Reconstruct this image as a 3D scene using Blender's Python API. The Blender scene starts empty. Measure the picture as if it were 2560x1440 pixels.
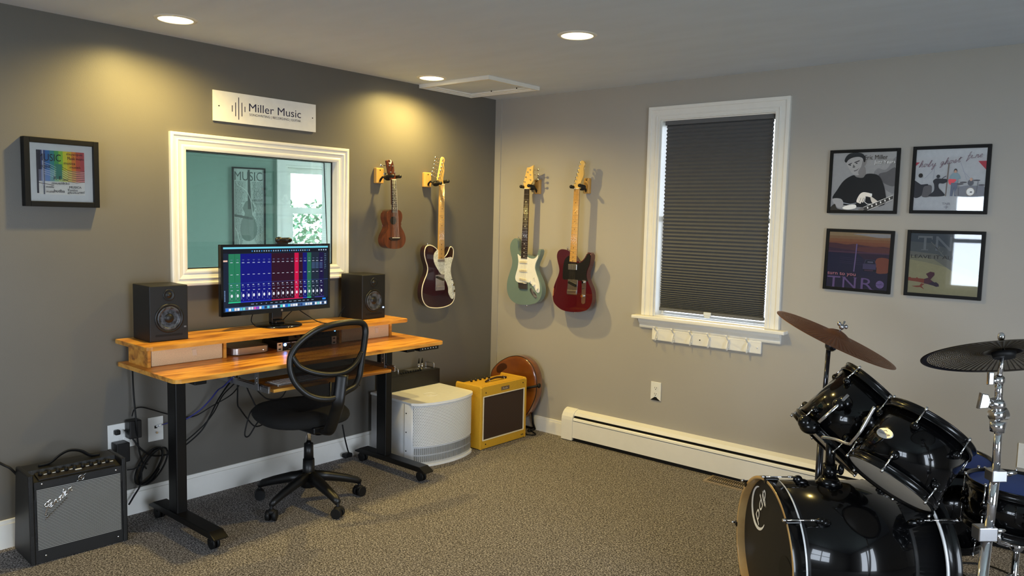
import bpy, bmesh, math, random
from math import sin, cos, pi, radians, sqrt
from mathutils import Vector, Matrix
random.seed(7)
SC = bpy.context.scene
COL = SC.collection

# ------------------------------------------------------------------ camera
FPX = 1945.135
CAM = Vector((3.97881, -4.44174, 1.55849))
CR = Vector((0.75955705, 0.65002735, 0.02318465))
CU = Vector((-0.07586051, 0.05312913, 0.995702))
CF = Vector((-0.64600175, 0.75805128, -0.08966602))
cd = bpy.data.cameras.new('camera')
cd.sensor_width = 36.0
cd.lens = FPX / 2560 * 36
cd.clip_start = 0.05
cam = bpy.data.objects.new('camera', cd)
COL.objects.link(cam)
cam.matrix_world = Matrix(((CR.x, CU.x, -CF.x, CAM.x), (CR.y, CU.y, -CF.y, CAM.y), (CR.z, CU.z, -CF.z, CAM.z), (0, 0, 0, 1)))
SC.camera = cam

# ------------------------------------------------------------------ world, exposure
SC.view_settings.view_transform = 'Standard'
SC.view_settings.look = 'None'
SC.view_settings.gamma = 1
SC.view_settings.use_curve_mapping = False
SC.view_settings.exposure = 0.0
SC.cycles.max_bounces = 10
SC.cycles.diffuse_bounces = 5
SC.cycles.glossy_bounces = 4
SC.cycles.transparent_max_bounces = 12
SC.cycles.sample_clamp_indirect = 6.0
W = bpy.data.worlds.new('sky')
SC.world = W
W.use_nodes = True
wn = W.node_tree.nodes
wl = W.node_tree.links
bg = wn['Background']
tc = wn.new('ShaderNodeTexCoord')
sep = wn.new('ShaderNodeSeparateXYZ')
rmp = wn.new('ShaderNodeValToRGB')
wl.new(tc.outputs['Generated'], sep.inputs[0])
mz = wn.new('ShaderNodeMath')
mz.operation = 'MULTIPLY_ADD'
mz.inputs[1].default_value = 0.5
mz.inputs[2].default_value = 0.5
wl.new(sep.outputs['Z'], mz.inputs[0])
wl.new(mz.outputs[0], rmp.inputs[0])
wl.new(rmp.outputs[0], bg.inputs[0])
rmp.color_ramp.elements[0].position = 0.38
rmp.color_ramp.elements[0].color = (0.16, 0.20, 0.17, 1)
rmp.color_ramp.elements[1].position = 0.45
rmp.color_ramp.elements[1].color = (0.77, 0.87, 1.0, 1)
SKY_STRENGTH = 15.5
bg.inputs[1].default_value = SKY_STRENGTH
LAMP_W = 84.0
LAMP_COL = (1.0, 0.74, 0.23)

def daylight_portal(name, loc, rot, sx, sy):
    l = bpy.data.lights.new(name, 'AREA')
    l.shape = 'RECTANGLE'
    l.size = sx
    l.size_y = sy
    l.cycles.is_portal = True
    o = bpy.data.objects.new(name, l)
    o.location = loc
    o.rotation_euler = rot
    COL.objects.link(o)

# sky seen through the openings: windows behind the camera, glass door to the right, booth window
daylight_portal('window_daylight', (2.75, -6.56, 1.45), (pi / 2, 0, 0), 1.9, 1.4)
daylight_portal('glass_door_daylight', (6.26, -3.4, 1.05), (0, pi / 2, 0), 2.1, 1.8)

HC = 2.44

# ------------------------------------------------------------------ helpers
def pix(x, y, ax, val):
    "where the sight line through (x, y) of the photograph meets the plane axis = val"
    d = CR * ((x - 1280) / FPX) - CU * ((y - 720) / FPX) + CF
    return CAM + d * ((val - CAM[ax]) / d[ax])

def pixp(x, y, p, n):
    d = CR * ((x - 1280) / FPX) - CU * ((y - 720) / FPX) + CF
    return CAM + d * ((Vector(p) - CAM).dot(n) / d.dot(n))

def at(x, y, D):
    return CAM + (CR * ((x - 1280) / FPX) - CU * ((y - 720) / FPX) + CF) * D

def lin(c):
    return tuple((v / 12.92 if v <= 0.04045 else ((v + 0.055) / 1.055) ** 2.4) for v in c)

def rgb(r, g, b):
    return lin((r / 255, g / 255, b / 255))

MATS = {}

def mat(name, col, rough=0.5, metal=0.0, coat=0.0, spec=0.5, emit=None, estr=0.0, noise=None, bump=None, sheen=0.0, coat_rough=0.03):
    """principled material; noise=(scale, amount, stretch) varies the colour, bump=(scale, strength)"""
    if name in MATS:
        return MATS[name]
    m = bpy.data.materials.new(name)
    m.use_nodes = True
    nt = m.node_tree
    b = nt.nodes['Principled BSDF']
    b.inputs['Base Color'].default_value = (*col, 1)
    b.inputs['Roughness'].default_value = rough
    b.inputs['Metallic'].default_value = metal
    b.inputs['Coat Weight'].default_value = coat
    b.inputs['Coat Roughness'].default_value = coat_rough
    b.inputs['Specular IOR Level'].default_value = spec
    b.inputs['Sheen Weight'].default_value = sheen
    if emit:
        b.inputs['Emission Color'].default_value = (*emit, 1)
        b.inputs['Emission Strength'].default_value = estr
    t = nt.nodes.new('ShaderNodeTexCoord')
    if noise is None:
        noise = (30, 0.025, (1, 1, 1))
    mp = nt.nodes.new('ShaderNodeMapping')
    mp.inputs['Scale'].default_value = noise[2]
    nt.links.new(t.outputs['Object'], mp.inputs[0])
    n = nt.nodes.new('ShaderNodeTexNoise')
    n.inputs['Scale'].default_value = noise[0]
    n.inputs['Detail'].default_value = 4
    nt.links.new(mp.outputs[0], n.inputs[0])
    r = nt.nodes.new('ShaderNodeValToRGB')
    a = noise[1]
    r.color_ramp.elements[0].position = 0.3
    r.color_ramp.elements[1].position = 0.7
    r.color_ramp.elements[0].color = (*[v * (1 - a) for v in col], 1)
    r.color_ramp.elements[1].color = (*[min(1, v * (1 + a)) for v in col], 1)
    nt.links.new(n.outputs['Fac'], r.inputs[0])
    nt.links.new(r.outputs[0], b.inputs['Base Color'])
    if bump:
        n2 = nt.nodes.new('ShaderNodeTexNoise')
        n2.inputs['Scale'].default_value = bump[0]
        n2.inputs['Detail'].default_value = 3
        nt.links.new(t.outputs['Object'], n2.inputs[0])
        bp = nt.nodes.new('ShaderNodeBump')
        bp.inputs['Strength'].default_value = bump[1]
        bp.inputs['Distance'].default_value = 0.003
        nt.links.new(n2.outputs['Fac'], bp.inputs['Height'])
        nt.links.new(bp.outputs[0], b.inputs['Normal'])
    MATS[name] = m
    return m

def ramp_mat(name, stops, scale, stretch, rough=0.45, detail=6, coat=0.0, bump=0.0, distort=0.0, spec=0.5):
    if name in MATS:
        return MATS[name]
    m = bpy.data.materials.new(name)
    m.use_nodes = True
    nt = m.node_tree
    b = nt.nodes['Principled BSDF']
    b.inputs['Roughness'].default_value = rough
    b.inputs['Coat Weight'].default_value = coat
    b.inputs['Specular IOR Level'].default_value = spec
    t = nt.nodes.new('ShaderNodeTexCoord')
    mp = nt.nodes.new('ShaderNodeMapping')
    mp.inputs['Scale'].default_value = stretch
    nt.links.new(t.outputs['Object'], mp.inputs[0])
    n = nt.nodes.new('ShaderNodeTexNoise')
    n.inputs['Scale'].default_value = scale
    n.inputs['Detail'].default_value = detail
    n.inputs['Distortion'].default_value = distort
    nt.links.new(mp.outputs[0], n.inputs[0])
    r = nt.nodes.new('ShaderNodeValToRGB')
    e = r.color_ramp.elements
    e[0].position, e[0].color = stops[0][0], (*stops[0][1], 1)
    e[1].position, e[1].color = stops[-1][0], (*stops[-1][1], 1)
    for p, c in stops[1:-1]:
        k = e.new(p)
        k.color = (*c, 1)
    nt.links.new(n.outputs['Fac'], r.inputs[0])
    nt.links.new(r.outputs[0], b.inputs['Base Color'])
    if bump:
        bp = nt.nodes.new('ShaderNodeBump')
        bp.inputs['Strength'].default_value = bump
        bp.inputs['Distance'].default_value = 0.004
        nt.links.new(n.outputs['Fac'], bp.inputs['Height'])
        nt.links.new(bp.outputs[0], b.inputs['Normal'])
    MATS[name] = m
    return m

def pattern_mat(name, ca, cb, kind, pu, pv, fill, rough=0.5, metal=0.0):
    "UV pattern in metres: kind 'dots', 'lines' (bands across v) or 'cloth' (bands with a vertical rib)"
    if name in MATS:
        return MATS[name]
    m = bpy.data.materials.new(name)
    m.use_nodes = True
    nt = m.node_tree
    L = nt.links
    b = nt.nodes['Principled BSDF']
    b.inputs['Roughness'].default_value = rough
    b.inputs['Metallic'].default_value = metal
    uv = nt.nodes.new('ShaderNodeUVMap')
    s = nt.nodes.new('ShaderNodeSeparateXYZ')
    L.new(uv.outputs[0], s.inputs[0])

    def M(op, a, c=0.0):
        n = nt.nodes.new('ShaderNodeMath')
        n.operation = op
        for i, q in enumerate((a, c)):
            if isinstance(q, (int, float)):
                n.inputs[i].default_value = q
            else:
                L.new(q, n.inputs[i])
        return n.outputs[0]
    u = M('DIVIDE', s.outputs[0], pu)
    v = M('DIVIDE', s.outputs[1], pv)
    if kind == 'dots':
        row = M('FLOOR', v)
        off = M('MULTIPLY', M('MODULO', row, 2.0), 0.5)
        x = M('SUBTRACT', M('FRACT', M('ADD', u, off)), 0.5)
        y = M('SUBTRACT', M('FRACT', v), 0.5)
        d = M('SQRT', M('ADD', M('MULTIPLY', x, x), M('MULTIPLY', y, y)))
        k = M('LESS_THAN', d, fill)
    elif kind == 'lines':
        k = M('LESS_THAN', M('FRACT', v), fill)
    else:
        k1 = M('LESS_THAN', M('FRACT', v), fill)
        k2 = M('MULTIPLY', M('LESS_THAN', M('FRACT', u), 0.35), 0.35)
        k = M('MINIMUM', M('ADD', k1, k2), 1.0)
    mx = nt.nodes.new('ShaderNodeMix')
    mx.data_type = 'RGBA'
    L.new(k, mx.inputs[0])
    mx.inputs[6].default_value = (*ca, 1)
    mx.inputs[7].default_value = (*cb, 1)
    L.new(mx.outputs[2], b.inputs['Base Color'])
    MATS[name] = m
    return m

def see_through(name, tint, rough=0.02, opacity=None, col=None, ior=1.5):
    "pane (opacity None: transparent with a fresnel gloss) or open mesh cloth (opacity: share of threads)"
    if name in MATS:
        return MATS[name]
    m = bpy.data.materials.new(name)
    m.use_nodes = True
    nt = m.node_tree
    nt.nodes.clear()
    o = nt.nodes.new('ShaderNodeOutputMaterial')
    t = nt.nodes.new('ShaderNodeBsdfTransparent')
    t.inputs[0].default_value = (*tint, 1)
    mx = nt.nodes.new('ShaderNodeMixShader')
    if opacity is None:
        g = nt.nodes.new('ShaderNodeBsdfGlossy')
        g.inputs['Roughness'].default_value = rough
        f = nt.nodes.new('ShaderNodeFresnel')
        f.inputs[0].default_value = ior
        nt.links.new(f.outputs[0], mx.inputs[0])
    else:
        g = nt.nodes.new('ShaderNodeBsdfDiffuse')
        g.inputs[0].default_value = (*col, 1)
        tx = nt.nodes.new('ShaderNodeTexCoord')
        ch = nt.nodes.new('ShaderNodeTexNoise')
        ch.inputs['Scale'].default_value = 900
        nt.links.new(tx.outputs['Object'], ch.inputs[0])
        mr = nt.nodes.new('ShaderNodeMapRange')
        mr.inputs[3].default_value = opacity - 0.15
        mr.inputs[4].default_value = opacity + 0.15
        nt.links.new(ch.outputs['Fac'], mr.inputs[0])
        nt.links.new(mr.outputs[0], mx.inputs[0])
    nt.links.new(t.outputs[0], mx.inputs[1])
    nt.links.new(g.outputs[0], mx.inputs[2])
    nt.links.new(mx.outputs[0], o.inputs[0])
    MATS[name] = m
    return m

def spline(pts, n=6, closed=True):
    "Catmull-Rom through the points"
    out = []
    P = [Vector(p) for p in pts]
    N = len(P)
    rng = N if closed else N - 1
    for i in range(rng):
        if closed:
            a, b, c, d = P[(i - 1) % N], P[i], P[(i + 1) % N], P[(i + 2) % N]
        else:
            a, b, c, d = P[max(i - 1, 0)], P[i], P[i + 1], P[min(i + 2, N - 1)]
        for k in range(n):
            t = k / n
            out.append(0.5 * ((2 * b) + (c - a) * t + (2 * a - 5 * b + 4 * c - d) * t * t + (3 * b - a - 3 * c + d) * t * t * t))
    if not closed:
        out.append(P[-1])
    return out

class MB:
    "collects shapes in a local frame and links them as one mesh object"
    def __init__(self, M=None):
        self.bm = bmesh.new()
        self.M = M or Matrix.Identity(4)
        self.mi = 0
        self.sm = False
        self.uvl = None

    def _fin(self, vs, fs, M=None):
        T = self.M @ M if M is not None else self.M
        for v in vs:
            v.co = T @ v.co
        for f in fs:
            f.material_index = self.mi
            f.smooth = self.sm

    def box(self, x0, y0, z0, x1, y1, z1, bevel=0.0, seg=2, M=None):
        c = [self.bm.verts.new((x, y, z)) for x in (x0, x1) for y in (y0, y1) for z in (z0, z1)]
        F = [(0, 1, 3, 2), (4, 6, 7, 5), (0, 4, 5, 1), (2, 3, 7, 6), (0, 2, 6, 4), (1, 5, 7, 3)]
        fs = [self.bm.faces.new([c[i] for i in f]) for f in F]
        if bevel > 0:
            es = list({e for f in fs for e in f.edges})
            r = bmesh.ops.bevel(self.bm, geom=es, offset=bevel, segments=seg, profile=0.5, affect='EDGES')
            fs = list({f for f in fs if f.is_valid} | set(r['faces']))
            c = list({v for f in fs for v in f.verts})
        self._fin(c, fs, M)
        return self

    def prism(self, pts, n0, n1, bevel=0.0, seg=2, M=None, both=True):
        "polygon in local x,y extruded from z=n0 to z=n1"
        a = [self.bm.verts.new((p[0], p[1], n0)) for p in pts]
        b = [self.bm.verts.new((p[0], p[1], n1)) for p in pts]
        N = len(pts)
        fs = [self.bm.faces.new(a[::-1]), self.bm.faces.new(b)]
        sides = []
        for i in range(N):
            j = (i + 1) % N
            f = self.bm.faces.new((a[i], a[j], b[j], b[i]))
            sides.append(f)
        fs += sides
        if bevel > 0:
            es = list(fs[1].edges) + (list(fs[0].edges) if both else [])
            r = bmesh.ops.bevel(self.bm, geom=es, offset=bevel, segments=seg, profile=0.5, affect='EDGES', clamp_overlap=True)
            fs = list({f for f in fs if f.is_valid} | set(r['faces']))
            a = list({v for f in fs for v in f.verts})
            b = []
        bmesh.ops.recalc_face_normals(self.bm, faces=fs)
        self._fin(a + b, fs, M)
        if self.sm is False and N > 14:
            for f in sides:
                if f.is_valid:
                    f.smooth = True
        return self

    def frame(self, x0, y0, x1, y1, w, n0, n1, M=None, bevel=0.0):
        "four mitred-looking bars round a rectangle"
        self.box(x0, y0, n0, x0 + w, y1, n1, bevel, M=M)
        self.box(x1 - w, y0, n0, x1, y1, n1, bevel, M=M)
        self.box(x0 + w, y0, n0, x1 - w, y0 + w, n1, bevel, M=M)
        self.box(x0 + w, y1 - w, n0, x1 - w, y1, n1, bevel, M=M)
        return self

    def cyl(self, p0, p1, r0, r1=None, seg=20, caps=True):
        r1 = r0 if r1 is None else r1
        p0, p1 = Vector(p0), Vector(p1)
        d = (p1 - p0).normalized()
        u = d.orthogonal().normalized()
        w = d.cross(u)
        A, B = [], []
        for i in range(seg):
            t = 2 * pi * i / seg
            k = u * cos(t) + w * sin(t)
            A.append(self.bm.verts.new(p0 + k * r0))
            B.append(self.bm.verts.new(p1 + k * r1))
        fs = []
        for i in range(seg):
            j = (i + 1) % seg
            f = self.bm.faces.new((A[i], A[j], B[j], B[i]))
            fs.append(f)
        cp = []
        if caps:
            cp = [self.bm.faces.new(A[::-1]), self.bm.faces.new(B)]
        self._fin(A + B, fs + cp)
        for f in fs:
            f.smooth = True
        return self

    def lathe(self, prof, base, axis, seg=40, a0=0, a1=2 * pi, ref=None):
        "profile [(r, h)] turned about axis through base"
        base, axis = Vector(base), Vector(axis).normalized()
        u = (Vector(ref) - axis * Vector(ref).dot(axis)).normalized() if ref is not None else axis.orthogonal().normalized()
        w = axis.cross(u)
        full = abs(a1 - a0 - 2 * pi) < 1e-6
        n = seg if full else seg + 1
        rings = []
        for r, h in prof:
            if r < 1e-7:
                rings.append([self.bm.verts.new(base + axis * h)])
            else:
                rings.append([self.bm.verts.new(base + axis * h + (u * cos(a0 + (a1 - a0) * i / seg) + w * sin(a0 + (a1 - a0) * i / seg)) * r) for i in range(n)])
        fs = []
        for A, B in zip(rings, rings[1:]):
            for i in range(seg):
                j = (i + 1) % n
                if len(A) == 1 and len(B) == 1:
                    continue
                if len(A) == 1:
                    fs.append(self.bm.faces.new((A[0], B[j], B[i])))
                elif len(B) == 1:
                    fs.append(self.bm.faces.new((A[i], A[j], B[0])))
                else:
                    fs.append(self.bm.faces.new((A[i], A[j], B[j], B[i])))
        self._fin([v for R in rings for v in R], fs)
        for f in fs:
            f.smooth = True
        return self

    def tube(self, pts, r, seg=8, closed=False, flat=1.0, radii=None, caps=True):
        P = [Vector(p) for p in pts]
        N = len(P)
        rings = []
        prev = None
        for i, p in enumerate(P):
            if closed:
                d = P[(i + 1) % N] - P[(i - 1) % N]
            else:
                d = P[min(i + 1, N - 1)] - P[max(i - 1, 0)]
            if d.length < 1e-9:
                d = Vector((0, 0, 1))
            d.normalize()
            if prev is None:
                u = d.orthogonal().normalized()
            else:
                u = (prev - d * prev.dot(d))
                u = u.normalized() if u.length > 1e-6 else d.orthogonal().normalized()
            prev = u
            w = d.cross(u)
            rr = radii[i] if radii else r
            rings.append([self.bm.verts.new(p + (u * cos(2 * pi * k / seg) * rr + w * sin(2 * pi * k / seg) * rr * flat)) for k in range(seg)])
        fs = []
        for i in range(N if closed else N - 1):
            A, B = rings[i], rings[(i + 1) % N]
            for k in range(seg):
                j = (k + 1) % seg
                fs.append(self.bm.faces.new((A[k], A[j], B[j], B[k])))
        if not closed and caps:
            fs.append(self.bm.faces.new(rings[0][::-1]))
            fs.append(self.bm.faces.new(rings[-1]))
        self._fin([v for R in rings for v in R], fs)
        for f in fs:
            f.smooth = True
        return self

    def ball(self, c, r, sc=(1, 1, 1), seg=16, M=None):
        Mx = Matrix.Translation(c) @ Matrix.Diagonal((r * sc[0], r * sc[1], r * sc[2], 1))
        res = bmesh.ops.create_uvsphere(self.bm, u_segments=seg, v_segments=max(6, seg * 2 // 3), radius=1)
        vs = res['verts']
        fs = list({f for v in vs for f in v.link_faces})
        for v in vs:
            v.co = Mx @ v.co
        self._fin(vs, fs, M)
        for f in fs:
            f.smooth = True
        return self

    def poly(self, pts, uvs=None):
        vs = [self.bm.verts.new(p) for p in pts]
        f = self.bm.faces.new(vs)
        self._fin(vs, [f])
        if uvs:
            uvl = self.bm.loops.layers.uv.verify()
            for l, q in zip(f.loops, uvs):
                l[uvl].uv = q
        return self

    def sweep(self, prof, path, closed=True, up=(0, 0, 1)):
        "rectangular sweep of a moulding: prof [(out, n)] around path rectangle corners in local xy, given as (x0,y0,x1,y1)"
        x0, y0, x1, y1 = path
        rings = []
        for o, n in prof:
            rings.append([self.bm.verts.new(q) for q in ((x0 - o, y0 - o, n), (x1 + o, y0 - o, n), (x1 + o, y1 + o, n), (x0 - o, y1 + o, n))])
        fs = []
        for A, B in zip(rings, rings[1:]):
            for i in range(4):
                j = (i + 1) % 4
                fs.append(self.bm.faces.new((A[i], A[j], B[j], B[i])))
        self._fin([v for R in rings for v in R], fs)
        return self

    def build(self, name, m, parent=None, normals=True):
        if normals and self.bm.faces:
            bmesh.ops.recalc_face_normals(self.bm, faces=self.bm.faces)
        me = bpy.data.meshes.new(name)
        self.bm.to_mesh(me)
        self.bm.free()
        for k in (m if isinstance(m, (list, tuple)) else [m]):
            me.materials.append(k)
        o = bpy.data.objects.new(name, me)
        COL.objects.link(o)
        if parent is not None:
            adopt(o, parent)
        return o

WORLD_LOC = {}

def adopt(o, parent):
    o.parent = parent
    o.matrix_parent_inverse = Matrix.Translation(-Vector(WORLD_LOC.get(parent.name, (0, 0, 0))))

def tag(o, label=None, cat=None, group=None, kind=None):
    if label:
        o['label'] = label
    if cat:
        o['category'] = cat
    if group:
        o['group'] = group
    if kind:
        o['kind'] = kind
    return o

def thing(name, loc, label, cat, group=None):
    o = bpy.data.objects.new(name, None)
    o.empty_display_size = 0.05
    COL.objects.link(o)
    o.location = loc
    WORLD_LOC[o.name] = tuple(loc)
    return tag(o, label, cat, group)

def copy_thing(o, delta, label):
    "copy of a thing with its parts and their sub-parts, moved by delta"
    def rec(src, par):
        c = src.copy()
        COL.objects.link(c)
        c.parent = par
        for ch in list(kids.get(src.name, [])):
            rec(ch, c)
        return c
    kids = {}
    for q in bpy.data.objects:
        if q.parent:
            kids.setdefault(q.parent.name, []).append(q)
    r = rec(o, None)
    r.location = Vector(o.location) + Vector(delta)
    WORLD_LOC[r.name] = tuple(r.location)
    r['label'] = label
    return r

def struct(name, mb, m, parent=None):
    o = mb.build(name, m, parent)
    if parent is None:
        o['kind'] = 'structure'
    return o

# local frames of the two walls: x runs to the right as one faces the wall, y up, z out of the wall
WL = Matrix(((0, 0, 1, 0), (1, 0, 0, 0), (0, 1, 0, 0), (0, 0, 0, 1)))      # wall x = 0: (u,v,n) -> (n,u,v)
WR = Matrix(((1, 0, 0, 0), (0, 0, -1, 0), (0, 1, 0, 0), (0, 0, 0, 1)))     # wall y = 0: (u,v,n) -> (u,-n,v)

def frame_at(o, x, y):
    "4x4 with origin o, x axis x, y axis y, z = x cross y"
    x = Vector(x).normalized()
    z = x.cross(Vector(y)).normalized()
    y = z.cross(x)
    return Matrix(((x.x, y.x, z.x, o[0]), (x.y, y.y, z.y, o[1]), (x.z, y.z, z.z, o[2]), (0, 0, 0, 1)))

def text_polys(body, box, shear=0.0, extrude=0.0004, bold=0.0):
    "mesh data of lettering fitted to box (x0, y0, x1, y1) in local xy"
    cu = bpy.data.curves.new('lettering', 'FONT')
    cu.body = body
    cu.size = 1
    cu.shear = shear
    cu.resolution_u = 3
    o = bpy.data.objects.new('lettering', cu)
    COL.objects.link(o)
    bpy.context.view_layer.update()
    me = bpy.data.meshes.new_from_object(o)
    bpy.data.objects.remove(o)
    bpy.data.curves.remove(cu)
    xs = [v.co.x for v in me.vertices]
    ys = [v.co.y for v in me.vertices]
    x0, y0, x1, y1 = box
    sx = (x1 - x0) / (max(xs) - min(xs))
    sy = (y1 - y0) / (max(ys) - min(ys))
    mx, my = min(xs), min(ys)
    V = [(x0 + (v.co.x - mx) * sx, y0 + (v.co.y - my) * sy) for v in me.vertices]
    F = [tuple(p.vertices) for p in me.polygons]
    bpy.data.meshes.remove(me)
    return V, F

class Art:
    "flat printed artwork: coloured shapes layered 0.3 mm apart, one mesh with one material per ink"
    def __init__(self, M, w, h, n0=0.0, emit=0.0, rough=0.55, gain=1.0):
        self.gain = gain
        self.b = MB(M)
        self.w, self.h = w, h
        self.n = n0
        self.mats = []
        self.key = {}
        self.emit = emit
        self.rough = rough

    def ink(self, c):
        c = tuple(min(248, int(v * self.gain)) for v in c)
        if c not in self.key:
            q = rgb(*c)
            nm = ('glow_' if self.emit else 'ink_') + '%d_%d_%d' % c + ('_%d' % int(self.emit * 100) if self.emit else '')
            if self.emit:
                m = mat(nm, (0.004, 0.004, 0.004), 0.4, spec=0.12, emit=q, estr=self.emit)
            else:
                m = mat(nm, q, self.rough, noise=(60, 0.04, (1, 1, 1)))
            self.key[c] = len(self.mats)
            self.mats.append(m)
        return self.key[c]

    def up(self):
        self.n += 0.00025

    def poly(self, c, pts, lift=True):
        if lift:
            self.up()
        self.b.mi = self.ink(c)
        self.b.poly([(p[0] * self.w, p[1] * self.h, self.n) for p in pts])
        return self

    def rect(self, c, x0, y0, x1, y1, lift=True):
        return self.poly(c, [(x0, y0), (x1, y0), (x1, y1), (x0, y1)], lift)

    def blob(self, c, pts, n=5, lift=True):
        return self.poly(c, [(p.x, p.y) for p in spline([(x, y, 0) for x, y in pts], n)], lift)

    def disc(self, c, x, y, rx, ry=None, lift=True, seg=20, rot=0):
        ry = rx if ry is None else ry
        return self.poly(c, [(x + rx * cos(t) * cos(rot) - ry * sin(t) * sin(rot), y + rx * cos(t) * sin(rot) + ry * sin(t) * cos(rot)) for t in (2 * pi * i / seg for i in range(seg))], lift)

    def line(self, c, pts, wd, lift=True):
        if lift:
            self.up()
        self.b.mi = self.ink(c)
        P = [Vector((p[0] * self.w, p[1] * self.h, 0)) for p in pts]
        hw = wd * self.w / 2
        Lf, Rt = [], []
        for i, p in enumerate(P):
            d = P[min(i + 1, len(P) - 1)] - P[max(i - 1, 0)]
            d.normalize()
            nrm = Vector((-d.y, d.x, 0)) * hw
            Lf.append(self.b.bm.verts.new((p + nrm + Vector((0, 0, self.n)))))
            Rt.append(self.b.bm.verts.new((p - nrm + Vector((0, 0, self.n)))))
        fs = [self.b.bm.faces.new((Rt[i], Rt[i + 1], Lf[i + 1], Lf[i])) for i in range(len(P) - 1)]
        self.b._fin(Lf + Rt, fs)
        return self

    def text(self, c, body, x0, y0, x1, y1, shear=0.0, bold=0.0, rot=0.0):
        self.up()
        self.b.mi = self.ink(c)
        V, F = text_polys(body, (0, 0, (x1 - x0) * self.w, (y1 - y0) * self.h), shear, bold=bold)
        cr, sr = cos(rot), sin(rot)
        vs = [self.b.bm.verts.new((x0 * self.w + v[0] * cr - v[1] * sr, y0 * self.h + v[0] * sr + v[1] * cr, self.n)) for v in V]
        fs = []
        for f in F:
            try:
                fs.append(self.b.bm.faces.new([vs[i] for i in f]))
            except ValueError:
                pass
        self.b._fin(vs, fs)
        return self

    def build(self, name, parent=None):
        return self.b.build(name, self.mats, parent, normals=False)
# ------------------------------------------------------------------ materials of the room
M_dark = mat('paint_charcoal', rgb(103, 100, 94), 0.42, noise=(3, 0.03, (1, 1, 1)), bump=(260, 0.12), spec=0.5)
M_light = mat('paint_greige', rgb(170, 165, 157), 0.55, noise=(2, 0.02, (1, 1, 1)), bump=(240, 0.12))
M_ceil = mat('paint_ceiling', rgb(217, 228, 245), 0.8, noise=(2.5, 0.03, (1, 3, 1)), bump=(60, 0.1))
M_teal = mat('paint_teal', rgb(126, 150, 138), 0.7)
M_trim = mat('paint_trim_white', rgb(238, 236, 230), 0.35, noise=(20, 0.015, (1, 1, 1)), bump=(90, 0.05))
M_white = mat('plastic_white', rgb(235, 235, 232), 0.4)
M_carpet = ramp_mat('carpet', [(0.36, rgb(58, 55, 54)), (0.5, rgb(112, 107, 104)), (0.63, rgb(178, 172, 168))], 150, (1, 1, 1), rough=0.95, detail=3, bump=0.9, distort=0.6, spec=0.1)
M_black = mat('plastic_black', rgb(11, 11, 12), 0.42)
M_bmetal = mat('metal_black', rgb(8, 8, 9), 0.4, spec=0.35)
M_rubber = mat('rubber_black', rgb(8, 8, 9), 0.6, spec=0.35)
M_chrome = mat('chrome', (0.82, 0.82, 0.84), 0.09, metal=1.0)
M_steel = mat('steel_brushed', (0.5, 0.5, 0.52), 0.3, metal=1.0)
M_wood = ramp_mat('acacia_laminate', [(0.28, rgb(112, 64, 24)), (0.40, rgb(184, 120, 44)), (0.53, rgb(220, 156, 64)), (0.75, rgb(236, 182, 92))], 7, (3.2, 0.55, 3.2), rough=0.36, detail=8, distort=0.7)
M_glass = see_through('window_glass', (0.91, 0.975, 0.94), ior=1.6)
M_glass2 = see_through('clear_glass', (0.98, 0.98, 0.98), ior=1.85)

# ------------------------------------------------------------------ floor, ceiling, walls
struct('floor', MB().box(-0.14, -6.64, -0.08, 6.34, 0.14, 0), M_carpet)
ceil = MB()
ceil.box(-0.14, -6.64, HC, 6.34, 0.14, HC + 0.1)
struct('ceiling', ceil, M_ceil)
OY0, OY1, OZ0, OZ1 = -2.436, -1.470, 1.243, 1.878      # studio window opening in the left wall
b = MB()
b.box(-0.14, -6.64, 0, 0, OY0, HC)
b.box(-0.14, OY1, 0, 0, 0.0, HC)
b.box(-0.14, OY0, 0, 0, OY1, OZ0)
b.box(-0.14, OY0, OZ1, 0, OY1, HC)
struct('wall_left', b, M_dark)
WX0, WX1, WZ0, WZ1 = 1.416, 2.166, 0.945, 2.200        # window opening in the right wall
b = MB()
b.box(-0.14, 0, 0, WX0, 0.14, HC)
b.box(WX1, 0, 0, 6.34, 0.14, HC)
b.box(WX0, 0, 0, WX1, 0.14, WZ0)
b.box(WX0, 0, WZ1, WX1, 0.14, HC)
struct('wall_right', b, M_light)
# walls behind the camera, with the windows that light the room
b = MB()
b.box(-0.14, -6.64, 0, 1.80, -6.5, HC)
b.box(3.65, -6.64, 0, 6.34, -6.5, HC)
b.box(1.80, -6.64, 0, 3.65, -6.5, 0.80)
b.box(1.80, -6.64, 2.00, 3.65, -6.5, HC)
struct('wall_behind', b, M_light)
b = MB()
b.box(6.2, -6.5, 0, 6.34, -4.3, HC)
b.box(6.2, -2.5, 0, 6.34, 0, HC)
b.box(6.2, -4.3, 2.08, 6.34, -2.5, HC)
struct('wall_side', b, M_light)
b = MB()
for x0, x1 in ((1.80, 2.765), (2.765, 3.65)):
    b.box(x0, -6.59, 0.80, x0 + 0.05, -6.54, 2.00)
    b.box(x1 - 0.05, -6.59, 0.80, x1, -6.54, 2.00)
    for z in (0.80, 1.38, 1.95):
        b.box(x0 + 0.05, -6.59, z, x1 - 0.05, -6.54, z + 0.05)
struct('window_3', b, M_trim)
b = MB()
for y0, y1 in ((-4.3, -3.4), (-3.4, -2.5)):
    b.box(6.24, y0, 0, 6.29, y0 + 0.07, 2.08)
    b.box(6.24, y1 - 0.07, 0, 6.29, y1, 2.08)
    b.box(6.24, y0 + 0.07, 0, 6.29, y1 - 0.07, 0.10)
    b.box(6.24, y0 + 0.07, 1.98, 6.29, y1 - 0.07, 2.08)
struct('door_1', b, M_trim)

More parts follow.
